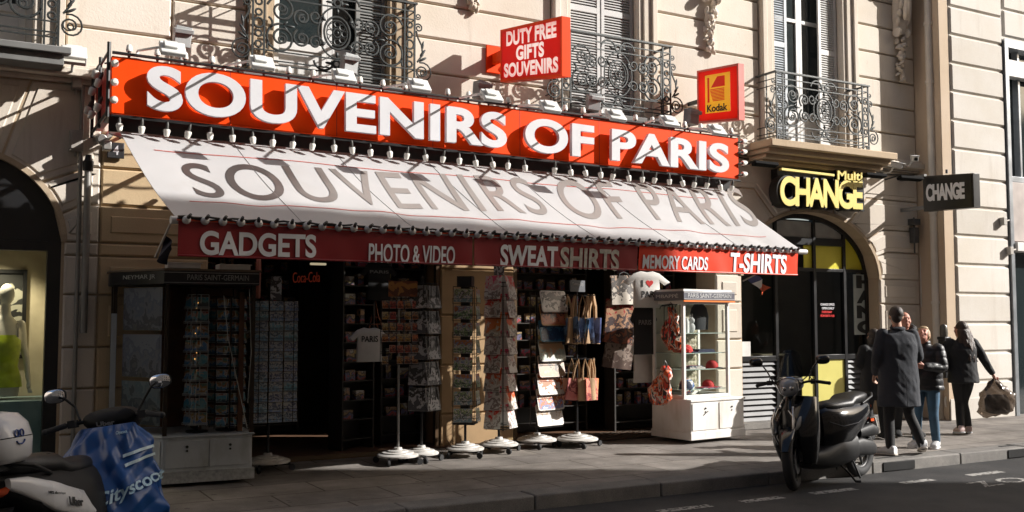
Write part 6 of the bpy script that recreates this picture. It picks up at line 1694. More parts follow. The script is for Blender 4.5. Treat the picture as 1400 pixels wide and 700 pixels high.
hung_cloth("long red and black printed bag hung high on the white cabinet's left side", at(917, 420, 10.75), .26, .58, .02, BAGR)
hung_cloth("crumpled red and black bag hung low on the white cabinet's left side", at(909, 500, 10.62), .30, .52, -.10, BAGR)
b = MB(); p = at(905, 418, 10.85); q = at(932, 414, 10.62); b.cyl(p, q, .012, 8); b.cyl(p, p + Vector((.1, .05, 0)), .01, 8)
for k in range(6): t = k / 5; r_ = p.lerp(q, t); b.tube([r_, r_ + Vector((-.03, 0, -.02)), r_ + Vector((-.035, 0, -.05 - .3 * (k % 2)))], .006, 6)
tag(b.build('hook_rail', BLACK), "black hook rail with dangling straps on the white cabinet's left side", "hook rail")

# ================================================================== EXCHANGE OFFICE IN THE RIGHT ARCH
cx, a, r, zs = ARCHES[1]; YA = W + .22
ex = empty('exchange_office', (cx, YA, 0), 0, "black framed exchange office front with yellow panels inside the stone arch", "shop front")
b = MB(); n = 36; prev = None
for i in range(n + 1):
    t = math.pi * i / n
    q = [(cx + (a - d) * math.cos(t), y, zs + (r - d) * math.sin(t)) for d, y in ((0, YA), (0, YA + .09), (.075, YA + .09), (.075, YA))]
    if prev: b.hexa(prev, q)
    prev = q
b.bb((cx - a, YA, 0), (cx - a + .075, YA + .09, zs)); b.bb((cx + a - .075, YA, 0), (cx + a, YA + .09, zs))
XV = [at(px, 450, YA).x for px in (1063, 1116, 1157)]
ztop = lambda x: zs + (r - .06) * math.sqrt(max(0, 1 - ((x - cx) / (a - .06)) ** 2))
ZT = at(1180, 371, YA).z; ZB = at(1180, 487, YA).z
for x in XV: b.bb((x - .03, YA + .003, .02), (x + .03, YA + .087, ztop(x)))
xs = [cx - a + .075] + XV + [cx + a - .075]
segs = [(xs[0], XV[0] - .03), (XV[0] + .03, XV[1] - .03), (XV[1] + .03, XV[2] - .03), (XV[2] + .03, xs[4])]
for x0, x1 in segs: b.bb((x0, YA + .006, ZT - .025), (x1, YA + .084, ZT + .025))
for x0, x1 in (segs[0], segs[2], segs[3]): b.bb((x0, YA + .006, ZB - .04), (x1, YA + .084, ZB + .04))
ZM = at(1110, 330, YA).z
for x0, x1 in segs[:3]: b.bb((x0, YA + .01, ZM - .06), (x1, YA + .08, ZM + .06))
b.build('door_frame', BLACK, ex, bevel=.004)
YP = mat("olive yellow panel", (.70, .62, .05), .35, var=.06); YP2 = mat("pale yellow door panel", (.62, .56, .16), .4, var=.05)
k = 24
for x0, x1, zlo, zmax in ((XV[2] + .03, xs[4], ZT + .025, None), (XV[1] + .03, XV[2] - .03, ZT + .025, ZM - .06), (xs[0], xs[0] + .35, ZT + .025, None)):
    b = MB()
    for i in range(k):
        xa, xb = x0 + (x1 - x0) * i / k, x0 + (x1 - x0) * (i + 1) / k
        za, zb_ = (ztop(xa), ztop(xb)) if zmax is None else (zmax, zmax)
        if za > zlo and zb_ > zlo: b.hexa([(xa, YA + .04, zlo), (xb, YA + .04, zlo), (xb, YA + .04, zb_), (xa, YA + .04, za)], [(xa, YA + .055, zlo), (xb, YA + .055, zlo), (xb, YA + .055, zb_), (xa, YA + .055, za)])
    b.build('yellow_panel', YP, ex, smooth=0)
b = MB(); x0, x1 = XV[1] - .20, XV[1] - .03; b.bb((x0, YA + .04, ZT + .03), (x1, YA + .055, ZM - .06)); b.build('yellow_panel', YP, ex, smooth=0)
b = MB(); b.bb((XV[1] - .05 + .08, YA + .03, .05), (XV[2] - .03, YA + .05, ZB - .04)); b.build('lower_panel', YP2, ex, smooth=0)
b = MB(); b.bb((XV[1] - .30, YA + .03, .05), (XV[1] - .03, YA + .05, ZB - .3)); b.build('lower_panel', YP2, ex, smooth=0)
EXG = glass("exchange office glass", (.74, .76, .74), 1.0)
b = MB()
for x0, x1 in segs: b.bb((x0, YA + .04, (ZB + .04) if x0 != segs[1][0] else .05), (x1, YA + .046, ZT - .025))
b.build('pane', EXG, ex, smooth=0)
b = MB(); b.bb((segs[0][0], YA + .04, ZM + .06), (segs[2][1], YA + .05, ztop(XV[1]) - .05)); b.build('fanlight', mat("pale fanlight glass", (.42, .42, .40), .15, var=.2), ex, smooth=0)
LV = mat("grey louvre metal", (.085, .085, .088), .5, .0)
for x0, x1 in (segs[0], segs[3]):
    b = MB(); z = .12
    while z < ZB - .06: b.box(((x0 + x1) / 2, YA + .035, z), (x1 - x0 - .01, .012, .062), (R(-32), 0, 0)); z += .085
    b.bb((x0, YA + .065, .02), (x1, YA + .075, ZB - .04)); b.bb((x0, YA + .01, .02), (x1, YA + .06, .09))
    b.build('louvre', LV, ex, smooth=0)
b = MB(); b.bb((cx - a, W + .02, .001), (cx + a, YA + .3, .10)); b.build('door_step', GRANITE, ex, bevel=.01)
b = MB(); b.bb((cx - a, YA + 1.3, 0), (cx + a, YA + 1.35, 3.4)); b.bb((cx - a - .02, YA + .1, 0), (cx - a, YA + 1.3, 3.4)); b.bb((cx + a, YA + .1, 0), (cx + a + .02, YA + 1.3, 3.4)); b.build('office_back', mat('office wall', (.10, .095, .085), .7), ex, smooth=0)
b = MB(); b.bb((cx - a + .1, YA + .55, 0), (cx + .2, YA + .75, 1.05)); b.bb((cx - a + .1, YA + .50, 1.05), (cx + .2, YA + .80, 1.09)); b.build('counter', mat('office counter', (.22, .17, .10), .5), ex, bevel=.01)
b = MB(); b.bb((cx - a + .15, YA + 1.27, 1.5), (cx - .2, YA + 1.295, 2.1)); b.build('rate_board', mat('rate board', (.04, .05, .09), .4), ex, smooth=0)
# vertical board with letters in the right light
b = MB(); pb0, pb1 = at(1168, 456, YA + .03), at(1196, 376, YA + .03)
b.bb((pb0.x, YA + .022, pb0.z - .02), (pb1.x + .02, YA + .036, pb1.z)); bo = b.build('letter_board', mat("grey green letter board", (.42, .45, .41), .5), ex, smooth=0)
b = MB()
hh = (pb1.z - pb0.z + .02) / 4
for k, ch in enumerate("HANG"):
    zt = pb1.z - k * hh - .015
    P = quad_fn((pb0.x + .06, YA + .022, zt - hh + .035), (pb1.x - .04, YA + .022, zt - hh + .035), (pb1.x - .04, YA + .022, zt), (pb0.x + .06, YA + .022, zt)); add_text(b, ch, P, (0, -1, 0), .003, .001, .06)
b.build('lettering', mat("dark letters", (.02, .022, .02), .5), bo, smooth=0)
for k, (s, m_) in enumerate((("CHANGE OFFICE", WHITE_L), ("OPEN DAILY", WHITE_L), ("EVERYDAY", None), ("FROM 9.00 TO 19.00", None))):
    px, py = 1124, 416 + k * 5.2; x0 = at(px + (2 if k in (1, 2) else 0), py, YA).x; x1 = at(px + 19 - (3 if k == 2 else 0), py, YA).x; z = at(px, py, YA).z
    b = MB(); add_text(b, s, quad_fn((x0, YA + .037, z - .02), (x1, YA + .037, z - .02), (x1, YA + .037, z + .018), (x0, YA + .037, z + .018)), (0, -1, 0), .002, 0, .03)
    b.build('window_lettering', m_ or mat("red window letters", (.7, .03, .03), .4), ex, smooth=0)
c = at(1020, 478, W + .1); b = MB(); b.bb((c.x - .1, W + .09, c.z - .1), (c.x + .08, W + .105, c.z + .12)); o = b.build('paper_notice', mat("white paper", (.66, .65, .62), .8)); tag(o, "white paper notice at the left edge of the exchange office window", "notice")
# ================================================================== SCOOTERS
def torus(b, c, R0, r0, n=40, m=12, flat=1.0):
    vs = []
    for i in range(n):
        a = 2 * math.pi * i / n
        for j in range(m):
            t = 2 * math.pi * j / m
            rr = R0 + r0 * math.cos(t)
            vs.append((c[0] + rr * math.cos(a), c[1] + r0 * flat * math.sin(t), c[2] + rr * math.sin(a)))
    b.add(vs, [(i * m + j, i * m + (j + 1) % m, ((i + 1) % n) * m + (j + 1) % m, ((i + 1) % n) * m + j) for i in range(n) for j in range(m)])
def scooter(name, label, loc, heading, lean, steer, scale, P):
    o = empty(name, loc, 0, label, "scooter")
    o.rotation_euler = Euler((0, 0, 0)); o.rotation_mode = 'XYZ'
    Mx = Matrix.Rotation(heading, 4, 'Z') @ Matrix.Rotation(lean, 4, 'X')
    o.rotation_euler = Mx.to_euler(); o.scale = (scale,) * 3
    r = P['r']; xf, xr = P['xf'], P['xr']
    ST = Matrix.Translation((xf - .10, 0, 0)) @ Matrix.Rotation(steer, 4, 'Z') @ Matrix.Translation((-(xf - .10), 0, 0))
    def pt(nm, m, fn, parent=None, steer_=False, bevel=0, smooth=50, base=None):
        b = MB(); 
        if steer_: b.M = ST
        fn(b); return b.build(nm, m, parent or o, local=True, bevel=bevel, smooth=smooth)
    body, trim, plas = P['body'], P['trim'], P['plastic']
    for nm, x, stq in (('front_wheel', xf, True), ('rear_wheel', xr, False)):
        w = pt(nm, RUBBER, lambda b: torus(b, (x, 0, r), r - .055, .055, 44, 12, 1.0), steer_=stq)
        def rim(b):
            torus(b, (x, 0, r), r - .105, .018, 40, 8, 1.6)
            b.cyl((x, -.06, r), (x, .06, r), .035, 14)
            for k in range(P['spokes']):
                a = 2 * math.pi * k / P['spokes']; b.tube([(x + .02 * math.cos(a), 0, r + .02 * math.sin(a)), (x + (r - .10) * math.cos(a + .15), 0, r + (r - .10) * math.sin(a + .15))], [.02, .012], 8)
            b.cyl((x, .045, r), (x, .052, r), .09, 24)
        pt('rim', P['rim'], rim, w, stq)
    def fork(b):
        for s_ in (-1, 1): b.tube([(xf, s_ * .085, r), (xf - .04, s_ * .085, r + .16), (xf - .12, s_ * .06, r + .42)], [.022, .026, .028], 10)
    pt('fork', P['fork'], fork, steer_=True)
    def fender(b):
        secs = []
        for i in range(13):
            a = R(20 + 140 * i / 12); rr = r + .035
            secs.append(((xf + rr * math.cos(a), 0, r + rr * math.sin(a) + .005), (0, .078 * math.sin(math.pi * (.12 + .76 * i / 12)) ** .5, 0), (.014 * math.cos(a), 0, .014 * math.sin(a))))
        b.loft(secs, 14, 2.6)
    pt('front_fender', P.get('fender', body), fender, steer_=True)
    zt = P['ztop']
    def shield(b):
        n = 10; secs = []
        for i in range(n + 1):
            t = i / n; z = .26 + (zt - .16 - .26) * t
            x = xf - .20 + .10 * math.sin(math.pi * t * .9) - .17 * t
            secs.append(((x, 0, z), (0, P['sw'] * (.55 + .45 * math.sin(math.pi * (.15 + .72 * t))), 0), (P.get('sd', .07) + .08 * math.sin(math.pi * t) * (1 - t * .4), 0, .02)))
        b.loft(secs, 26, 2.5)
    sh_ = pt('front_shield', body, shield)
    def nose(b):
        b.loft([((xf - .02, 0, zt - .28), (0, .04, 0), (.05, 0, 0)), ((xf - .03, 0, zt - .40), (0, .12, 0), (.075, 0, 0)), ((xf - .03, 0, zt - .56), (0, .13, 0), (.08, 0, 0)), ((xf - .05, 0, zt - .68), (0, .07, 0), (.05, 0, 0))], 20, 2.3)
    pt('nose_panel', body, nose, sh_)
    def indic(b):
        for s_ in (-1, 1):
            b.loft([((xf - .02, s_ * .165, zt - .36), (0, .012, .02), (.03, 0, 0)), ((xf + .00, s_ * .15, zt - .44), (0, .022, .03), (.045, 0, 0)), ((xf + .02, s_ * .10, zt - .52), (0, .010, .02), (.03, 0, 0))], 12)
    pt('indicator', P['lens'], indic, sh_)
    pt('floorboard', plas, lambda b: b.loft([((xf - .18, 0, .30), (0, .17, 0), (0, 0, .08)), ((xf - .45, 0, .28), (0, .20, 0), (0, 0, .11)), ((xf - .70, 0, .30), (0, .20, 0), (0, 0, .14)), ((xr + .26, 0, .36), (0, .17, 0), (0, 0, .16))], 18, 3.5))
    zs_ = P['zseat']
    def rear(b):
        b.loft([((xf - .56, 0, zs_ - .25), (0, .10, 0), (0, 0, .22)), ((xf - .64, 0, zs_ - .24), (0, .17, 0), (0, 0, .28)), ((xr + .42, 0, zs_ - .21), (0, .20, 0), (0, 0, .26)), ((xr + .20, 0, zs_ - .14), (0, .20, 0), (0, 0, .20)), ((xr - .02, 0, zs_ - .07), (0, .175, 0), (0, 0, .135)), ((xr - .15, 0, zs_ - .02), (0, .12, 0), (0, 0, .085)), ((xr - .21, 0, zs_ + .02), (0, .07, 0), (0, 0, .05))], 24, 2.6)
    rb = pt('rear_body', P.get('rear', body), rear)
    if P.get('side'):
        def side(b):
            for s_ in (-1, 1):
                b.loft([((xr + .44, s_ * .170, zs_ - .26), (.0, .03, 0), (0, 0, .015)), ((xr + .34, s_ * .180, zs_ - .20), (.0, .03, 0), (0, 0, .085)), ((xr + .08, s_ * .178, zs_ - .11), (.0, .028, 0), (0, 0, .085)), ((xr - .08, s_ * .14, zs_ - .03), (0, .025, 0), (0, 0, .06)), ((xr - .19, s_ * .10, zs_ + .01), (0, .02, 0), (0, 0, .03))], 18, 2.6)
        pt('side_panel', P['side'], side, rb)
    def seat(b):
        b.loft([((xf - .60, 0, zs_ + .0), (0, .06, 0), (0, 0, .03)), ((xf - .66, 0, zs_ + .02), (0, .12, 0), (0, 0, .055)), ((xf - .82, 0, zs_ + .015), (0, .15, 0), (0, 0, .06)), ((xr + .30, 0, zs_ + .025), (0, .165, 0), (0, 0, .065)), ((xr + .22, 0, zs_ + .065), (0, .16, 0), (0, 0, .075)), ((xr + .0, 0, zs_ + .085), (0, .145, 0), (0, 0, .07)), ((xr - .14, 0, zs_ + .09), (0, .10, 0), (0, 0, .05)), ((xr - .19, 0, zs_ + .085), (0, .05, 0), (0, 0, .03))], 22, 2.5)
    pt('seat', P['seat'], seat)
    def rail(b):
        for s_ in (-1, 1): b.tube([(xr + .10, s_ * .16, zs_ + .02), (xr - .08, s_ * .18, zs_ + .09), (xr - .19, s_ * .12, zs_ + .12), (xr - .23, 0, zs_ + .125)], .014, 8)
    pt('grab_rail', P.get('railm', plas), rail)
    def engine(b):
        b.loft([((xr + .36, .09, r + .03), (0, .05, 0), (0, 0, .09)), ((xr + .18, .13, r + .05), (0, .055, 0), (0, 0, .10)), ((xr - .05, .135, r + .02), (0, .05, 0), (0, 0, .085)), ((xr - .14, .13, r), (0, .03, 0), (0, 0, .05))], 16, 3)
        b.loft([((xr + .20, .13, r + .20), (0, .045, 0), (0, 0, .05)), ((xr - .05, .14, r + .22), (0, .06, 0), (0, 0, .075)), ((xr - .20, .13, r + .20), (0, .04, 0), (0, 0, .05))], 14, 3)
        b.loft([((xr + .5, 0, r), (0, .12, 0), (0, 0, .1)), ((xr + .2, 0, r + .06), (0, .13, 0), (0, 0, .12)), ((xr + .12, 0, r + .1), (0, .08, 0), (0, 0, .08))], 16, 3)
    pt('engine_case', plas, engine)
    pt('exhaust', P['exhaust'], lambda b: (b.tube([(xr + .35, -.10, r - .06), (xr + .2, -.15, r - .02), (xr + .08, -.17, r + .03)], .02, 8), b.tube([(xr + .12, -.18, r + .02), (xr + .05, -.18, r + .04), (xr - .28, -.19, r + .10), (xr - .32, -.19, r + .105)], [.045, .062, .066, .045], 16)))
    def shock(b):
        for s_ in (-1, 1):
            b.cyl((xr - .02, s_ * .12, r + .02), (xr + .02, s_ * .12, zs_ - .12), .014, 8)
            b.tube([(xr - .01 + .03 * math.cos(k * .9) * .9, s_ * .12 + .03 * math.sin(k * .9), r + .08 + .005 * k) for k in range(50)], .006, 5)
    pt('shock_absorber', P.get('spring', plas), shock)
    pt('rear_mudguard', plas, lambda b: b.loft([((xr - .14, 0, zs_ - .12), (0, .09, 0), (.02, 0, 0)), ((xr - .24, 0, zs_ - .24), (0, .09, 0), (.014, 0, 0)), ((xr - .29, 0, r + .16), (0, .08, 0), (.010, 0, 0))], 12, 3))
    pt('tail_light', P['tail'], lambda b: b.loft([((xr - .19, 0, zs_ - .02), (0, .11, 0), (.02, 0, .04)), ((xr - .235, 0, zs_ - .03), (0, .05, 0), (.01, 0, .02))], 14, 2.4))
    def plate(b): b.box((xr - .30, 0, r + .27), (.008, .20, .15), (0, R(20), 0))
    pt('number_plate', mat("plate white", (.55, .55, .53), .4), plate)
    def stand(b):
        b.tube([(xf - .78, .13, .20), (xf - .84, .20, .10), (xf - .88, .25, .005 / scale)], .011, 8); b.tube([(xf - .88, .25, .008), (xf - .92, .28, .006)], .014, 8)
        if not P.get('flip'):
            for s_ in (-1, 1): b.tube([(xr + .30, s_ * .10, .20), (xr + .26, s_ * .15, .01)], .012, 8)
    pt('kick_stand', plas, stand)
    # steering head: bars, cowl, lights, mirrors
    hz = P['hz']; hx = xf - .26
    def bars(b):
        for s_ in (-1, 1):
            b.tube([(hx, s_ * .05, hz - .01), (hx - .02, s_ * .18, hz + .015), (hx - .07, s_ * .27, hz + .01), (hx - .12, s_ * .36, hz - .01)], .013, 8)
            b.tube([(hx + .03, s_ * .20, hz + .02), (hx + .02, s_ * .28, hz + .02), (hx - .05, s_ * .36, hz)], .006, 6)
    hb = pt('handlebar', plas, bars, steer_=True)
    def grips(b):
        for s_ in (-1, 1):
            b.tube([(hx - .07, s_ * .265, hz + .01), (hx - .125, s_ * .375, hz - .012)], [.019, .018], 12); b.sph((hx - .128, s_ * .38, hz - .013), .021, 10, 8)
            b.box((hx - .05, s_ * .23, hz + .012), (.06, .05, .05))
    pt('grip', RUBBER, grips, hb, True)
    cw = P['cowl']
    def cowl(b):
        b.loft([((hx - .07, 0, hz + .0), (0, .09, 0), (0, 0, .03)), ((hx - .03, 0, hz + .015), (0, cw * .92, 0), (0, 0, .065)), ((hx + .05, 0, hz + .0), (0, cw, 0), (0, 0, .085)), ((hx + .12, 0, hz - .02), (0, cw * .75, 0), (0, 0, .085)), ((hx + .165, 0, hz - .03), (0, cw * .45, 0), (0, 0, .06))], 22, 2.4)
        b.tube([(hx - .03, 0, hz - .02), (xf - .15, 0, zt - .30)], [.05, .06], 12)
    pt('handlebar_cowl', P.get('cowlm', body), cowl, steer_=True)
    hl = pt('headlight', P['headlens'], lambda b: b.loft([((hx + .125, 0, hz - .03), (0, .095, 0), (.012, 0, .088)), ((hx + .165, 0, hz - .04), (0, .085, 0), (.012, 0, .075)), ((hx + .188, 0, hz - .045), (0, .05, 0), (.008, 0, .045))], 20, 2.6), steer_=True)
    pt('headlight_ring', CHROME, lambda b: b.tube([(hx + .135 + .01 * math.cos(t), .102 * math.copysign(abs(math.cos(t)) ** .75, math.cos(t)), hz - .03 + .095 * math.copysign(abs(math.sin(t)) ** .75, math.sin(t))) for t in [2 * math.pi * k / 28 for k in range(28)]], .009, 6, True), hl, True)
    pt('reflector_bowl', CHROME, lambda b: [b.sph((hx + .178, s_ * .036, hz - .045), (.018, .026, .03), 10, 8) for s_ in (-1, 1)], hl, True)
    for s_ in (-1, 1):
        ml = P['mirror']
        m_ = pt('mirror', P['mirrorm'], lambda b: (b.tube([(hx - .03, s_ * .19, hz + .03), (hx + .02, s_ * (.19 + ml[0] * .35), hz + .03 + ml[1] * .55), (hx + .0, s_ * (.19 + ml[0] * .75), hz + .03 + ml[1] * .9), (hx - .01, s_ * (.19 + ml[0]), hz + .03 + ml[1])], .0085, 8),
            b.loft([((hx + .045, s_ * (.22 + ml[0]), hz + .04 + ml[1]), (0, .035, 0), (0, 0, .025)), ((hx + .025, s_ * (.22 + ml[0]), hz + .04 + ml[1]), (0, .068, .0), (0, 0, .046)), ((hx - .005, s_ * (.22 + ml[0]), hz + .04 + ml[1]), (0, .074, 0), (0, 0, .05))], 20, 2.7)), steer_=True)
        pt('mirror_glass', P['glassm'], lambda b: b.loft([((hx - .0062, s_ * (.22 + ml[0]), hz + .04 + ml[1]), (0, .068, 0), (0, 0, .044)), ((hx - .0085, s_ * (.22 + ml[0]), hz + .04 + ml[1]), (0, .066, 0), (0, 0, .042))], 20, 2.7), m_, True)
    if P.get('screen'):
        def scr(b):
            b.sheet(lambda u, v: (hx + .10 - .13 * v + .03 * math.cos((u - .5) * 3), (u - .5) * (.30 - .07 * v * v) , hz + .06 + .30 * v - .04 * (2 * u - 1) ** 2 * v), 14, 8, .004)
        pt('windscreen', glass("smoked screen", (.62, .62, .62), .8), scr, steer_=True)
    return o, pt, ST, Mx
GLOSSB = mat("gloss black lacquer", (.006, .006, .007), .14, var=.05, coat=.25)
PLASB = mat("matt black plastic", (.010, .010, .0105), .5, spec=.3, bump=.15, bscale=300)
SEATB = mat("black seat vinyl", (.009, .009, .0095), .38, bump=.25, bscale=200)
LENS = mat("clear lens", (.34, .35, .37), .05, spec=.9, coat=.5)
TAIL = mat("orange red lens", (.65, .10, .03), .2)
MIRG = mat("mirror glass", (.85, .87, .9), .02, 1.0, var=0)
PB = dict(r=.30, xf=.72, xr=-.70, spokes=6, body=GLOSSB, trim=CHROME, plastic=PLASB, rim=mat("grey alloy", (.16, .16, .16), .3, .8), fork=PLASB, ztop=1.10, sd=.11, sw=.255, lens=LENS, zseat=.80, seat=SEATB, exhaust=mat("dark exhaust", (.04, .04, .04), .4, .6), tail=TAIL,
          hz=1.09, cowl=.15, headlens=LENS, mirror=(.13, .20), mirrorm=GLOSSB, glassm=MIRG, screen=True, cowlm=GLOSSB)
f_, r_ = ground(1073, 663, -.13), ground(1187, 648, -.13)
mid = (f_ + r_) / 2; dv = (f_ - r_); hd = math.atan2(dv.y, dv.x) + R(9)
sc1, pt1, ST1, _ = scooter('motor_scooter', "black motor scooter with small windscreen parked at the kerb before the exchange office", (mid.x - .19, mid.y - .17, -.13), hd, R(4), R(22), dv.length / 1.42 * 1.02, PB)
pt1('trim_strip', CHROME, lambda b: [b.loft([((.715, s_ * .10, .86), (0, .008, 0), (.01, 0, 0)), ((.765, s_ * .125, .72), (0, .018, 0), (.012, 0, 0)), ((.775, s_ * .12, .58), (0, .014, 0), (.012, 0, 0)), ((.755, s_ * .08, .47), (0, .006, 0), (.008, 0, 0))], 10) for s_ in (-1, 1)])
def cables(b):
    for s_ in (-1, 1):
        b.tube([(.40, s_ * .24, 1.10), (.50, s_ * .20, 1.17), (.56, s_ * .10, 1.09), (.60, s_ * .06, .92)], .006, 6)
pt1('cable', PLASB, cables, steer_=True)
pt1('brake_disc', mat("steel disc", (.35, .35, .36), .3, .9), lambda b: b.lathe([(.05, .052), (.13, .052), (.13, .057), (.05, .057)], 30, (.72, 0, .30), 'y'), steer_=True)
pt1('body_seam', mat("seam grey", (.03, .03, .032), .6), lambda b: [b.tube([(.12, s_ * .165, .66), (-.10, s_ * .195, .60), (-.40, s_ * .205, .62), (-.68, s_ * .18, .70), (-.86, s_ * .11, .77)], .004, 5) for s_ in (-1, 1)])
pt1('badge', CHROME, lambda b: b.lathe([(0, 0), (.02, 0), (.018, .006), (0, .008)], 16, (.80, 0, .86), 'x'))
pt1('side_reflector', TAIL, lambda b: [b.box((-.86, s_ * .12, .62), (.07, .012, .03)) for s_ in (-1, 1)])
# ---- shared hire scooter: white and black with a blue leg cover
WH = mat("white scooter plastic", (.66, .67, .68), .25, var=.04, coat=.4)
PW = dict(PB, r=.235, xf=.62, xr=-.62, body=WH, rear=PLASB, side=WH, rim=mat("black alloy", (.02, .02, .02), .4), ztop=.98, hz=1.03, zseat=.78, cowl=.19, cowlm=PLASB, screen=False, mirror=(.13, .17), mirrorm=PLASB, fender=WH, exhaust=PLASB, flip=True, sw=.20, sd=.06)
hdW = math.atan2(.78, .62)
sc2, pt2, ST2, Mx2 = scooter('motor_scooter', "white and black hire scooter with blue lettered leg cover and white top case", (.83, 7.0, -.12), hdW, R(-8.5), R(10), 1.04, PW)
BLUE = mat("blue leg cover vinyl", (.008, .070, .26), .32, var=.2, scale=5)
def cover_pt(u, v):
    """u round from the left side over the rider's side to the right, v bottom to top; a stiff apron thrown over bars and seat front"""
    a = (u - .5) * R(216)
    z = .34 + .66 * v
    tp = max(0, (v - .55) / .45)
    wd = .30 - .13 * tp ** 1.3 + .02 * math.sin(v * 9 + u * 7)
    back = .12 + .40 * (1 - v) ** .8                        # reaches back over the seat lower down
    x = .38 - back * max(0, math.cos(a)) ** .75 + .22 * max(0, -math.cos(a)) * (1 - v * .4)
    y = -wd * math.copysign(abs(math.sin(a)) ** .8, math.sin(a))
    # creases running down and across from the knees
    t1 = abs((u * 5.2 + v * 2.3) % 1 - .5) * 2; t2 = abs((u * 3.1 - v * 2.9 + .3) % 1 - .5) * 2
    f = .030 * (t1 - .5) * (1 - .5 * v) + .028 * (t2 - .5) + .010 * math.sin(u * 47 + v * 13)
    return Vector((x - f * math.cos(a), y - f * math.sin(a), z + .03 * math.sin(u * 9) * (1 - v) - .05 * (1 - v) * math.cos(a)))
cv = pt2('leg_cover', BLUE, lambda b: b.sheet(cover_pt, 110, 50, .006), smooth=55)
def wrap_text(b, s, u0, u1, v0, v1, tilt=0.0, bold=.02):
    vs, fs, _ = text_shape(s, bold)
    out = []
    for u, v, w in vs:
        uu = u0 + (u1 - u0) * u; vv = v0 + (v1 - v0) * v + tilt * u
        p = cover_pt(uu, vv); a = (uu - .5) * R(216); n = Vector((-math.cos(a), -math.sin(a), 0.1))
        out.append(p + n * (.016 + .003 * w))
    b.add(out, fs)
PALE = mat("pale blue print", (.42, .62, .74), .45)
pt2('lettering', PALE, lambda b: wrap_text(b, "Cityscoot", .55, .97, .30, .46, .03), cv, smooth=0)
pt2('lettering', PALE, lambda b: wrap_text(b, "Cityscoot", .66, .74, .90, .94), cv, smooth=0)
def stripes(b):
    for k in range(2):
        vs0 = .60 + .085 * k
        for i in range(10):
            u0, u1 = .72 + .022 * i, .72 + .022 * (i + 1)
            q = []
            for uu, vv in ((u0, vs0 + .12 * (u0 - .70)), (u1, vs0 + .12 * (u1 - .70)), (u1, vs0 + .028 + .12 * (u1 - .70)), (u0, vs0 + .028 + .12 * (u0 - .70))):
                a = (uu - .5) * R(216); q.append(cover_pt(uu, vv) + Vector((-math.cos(a), -math.sin(a), .1)) * .017)
            b.add(q, [(0, 1, 2, 3)])
pt2('reflective_stripe', mat("pale reflective tape", (.55, .70, .74), .4), stripes, cv, smooth=0)
# right flank badge and writing
def flank(b, s, x0, x1, z0, z1, dz, bold=.02, y=-.2):
    P = quad_fn((x0, y, z0), (x1, y, z0 + dz), (x1, y, z1 + dz), (x0, y, z1)); add_text(b, s, P, (0, -1, 0), .003, .004, bold)
pt2('lettering', BLK_INK, lambda b: flank(b, "Uber", -.46, -.33, .60, .65, -.03, .03, -.213), smooth=0)
pt2('lettering', BLK_INK, lambda b: flank(b, "100% electrique", -.62, -.47, .69, .71, -.03, 0, -.20), smooth=0)
bd = pt2('round_badge', mat("badge blue", (.02, .07, .22), .4), lambda b: b.lathe([(0, 0), (.055, 0), (.055, .006), (0, .006)], 24, (.50, -.212, .56), 'y'))
pt2('lettering', WHITE_L, lambda b: flank(b, "C", .478, .525, .53, .59, 0, .06, -.210), bd, smooth=0)
pt2('lettering', mat("grey ink", (.3, .3, .3), .6), lambda b: add_text(b, "Uber", quad_fn((.62 - .26 - .06, .07, 1.0), (.62 - .26 - .06, -.05, 1.0), (.62 - .26 - .065, -.05, 1.03), (.62 - .26 - .065, .07, 1.03)), (-1, 0, .2), .002, .012, .03), smooth=0, steer_=True)
TCX = -.79
def topcase(b):
    b.loft([((TCX, 0, .90), (.14, 0, 0), (0, .16, 0)), ((TCX, 0, .93), (.17, 0, 0), (0, .19, 0)), ((TCX, 0, 1.03), (.185, 0, 0), (0, .20, 0)), ((TCX, 0, 1.11), (.17, 0, 0), (0, .185, 0)), ((TCX, 0, 1.165), (.13, 0, 0), (0, .145, 0)), ((TCX, 0, 1.185), (.06, 0, 0), (0, .07, 0))], 28, 3.0)
tc = pt2('top_case', WH, topcase, smooth=70)
pt2('case_seam', PLASB, lambda b: b.tube([(TCX + .184 * math.copysign(abs(math.cos(t)) ** .667, math.cos(t)), .199 * math.copysign(abs(math.sin(t)) ** .667, math.sin(t)), 1.035) for t in [2 * math.pi * k / 40 for k in range(40)]], .003, 5, True), tc)
FB = mat("face print blue", (.015, .05, .22), .4)
def smile(b):
    cy = lambda x, d: -.20 * max(.05, 1 - (abs(x) / .185) ** 3) ** (1 / 3) - d
    for dx in (-.020, .020): b.tube([(TCX - .02 + dx + .015 * math.cos(t), cy(-.02 + dx + .015 * math.cos(t), .001 - .06 * max(0, .02 * math.sin(t))), 1.055 + .018 * math.sin(t)) for t in [2 * math.pi * k / 16 for k in range(16)]], .0045, 6, True)
    b.tube([(TCX - .015 + .034 * math.cos(t), cy(-.015 + .034 * math.cos(t), .001), 1.022 + .026 * math.sin(t)) for t in [R(200) + R(150) * k / 12 for k in range(13)]], .0045, 6)
pt2('face_print', FB, smile, tc)
pt2('carrier', PLASB, lambda b: (b.bb((-.90, -.11, .865), (-.58, .11, .898)), [b.tube([(-.30, s_ * .12, .83), (-.45, s_ * .11, .90), (-.85, s_ * .10, .87)], .012, 8) for s_ in (-1, 1)]))
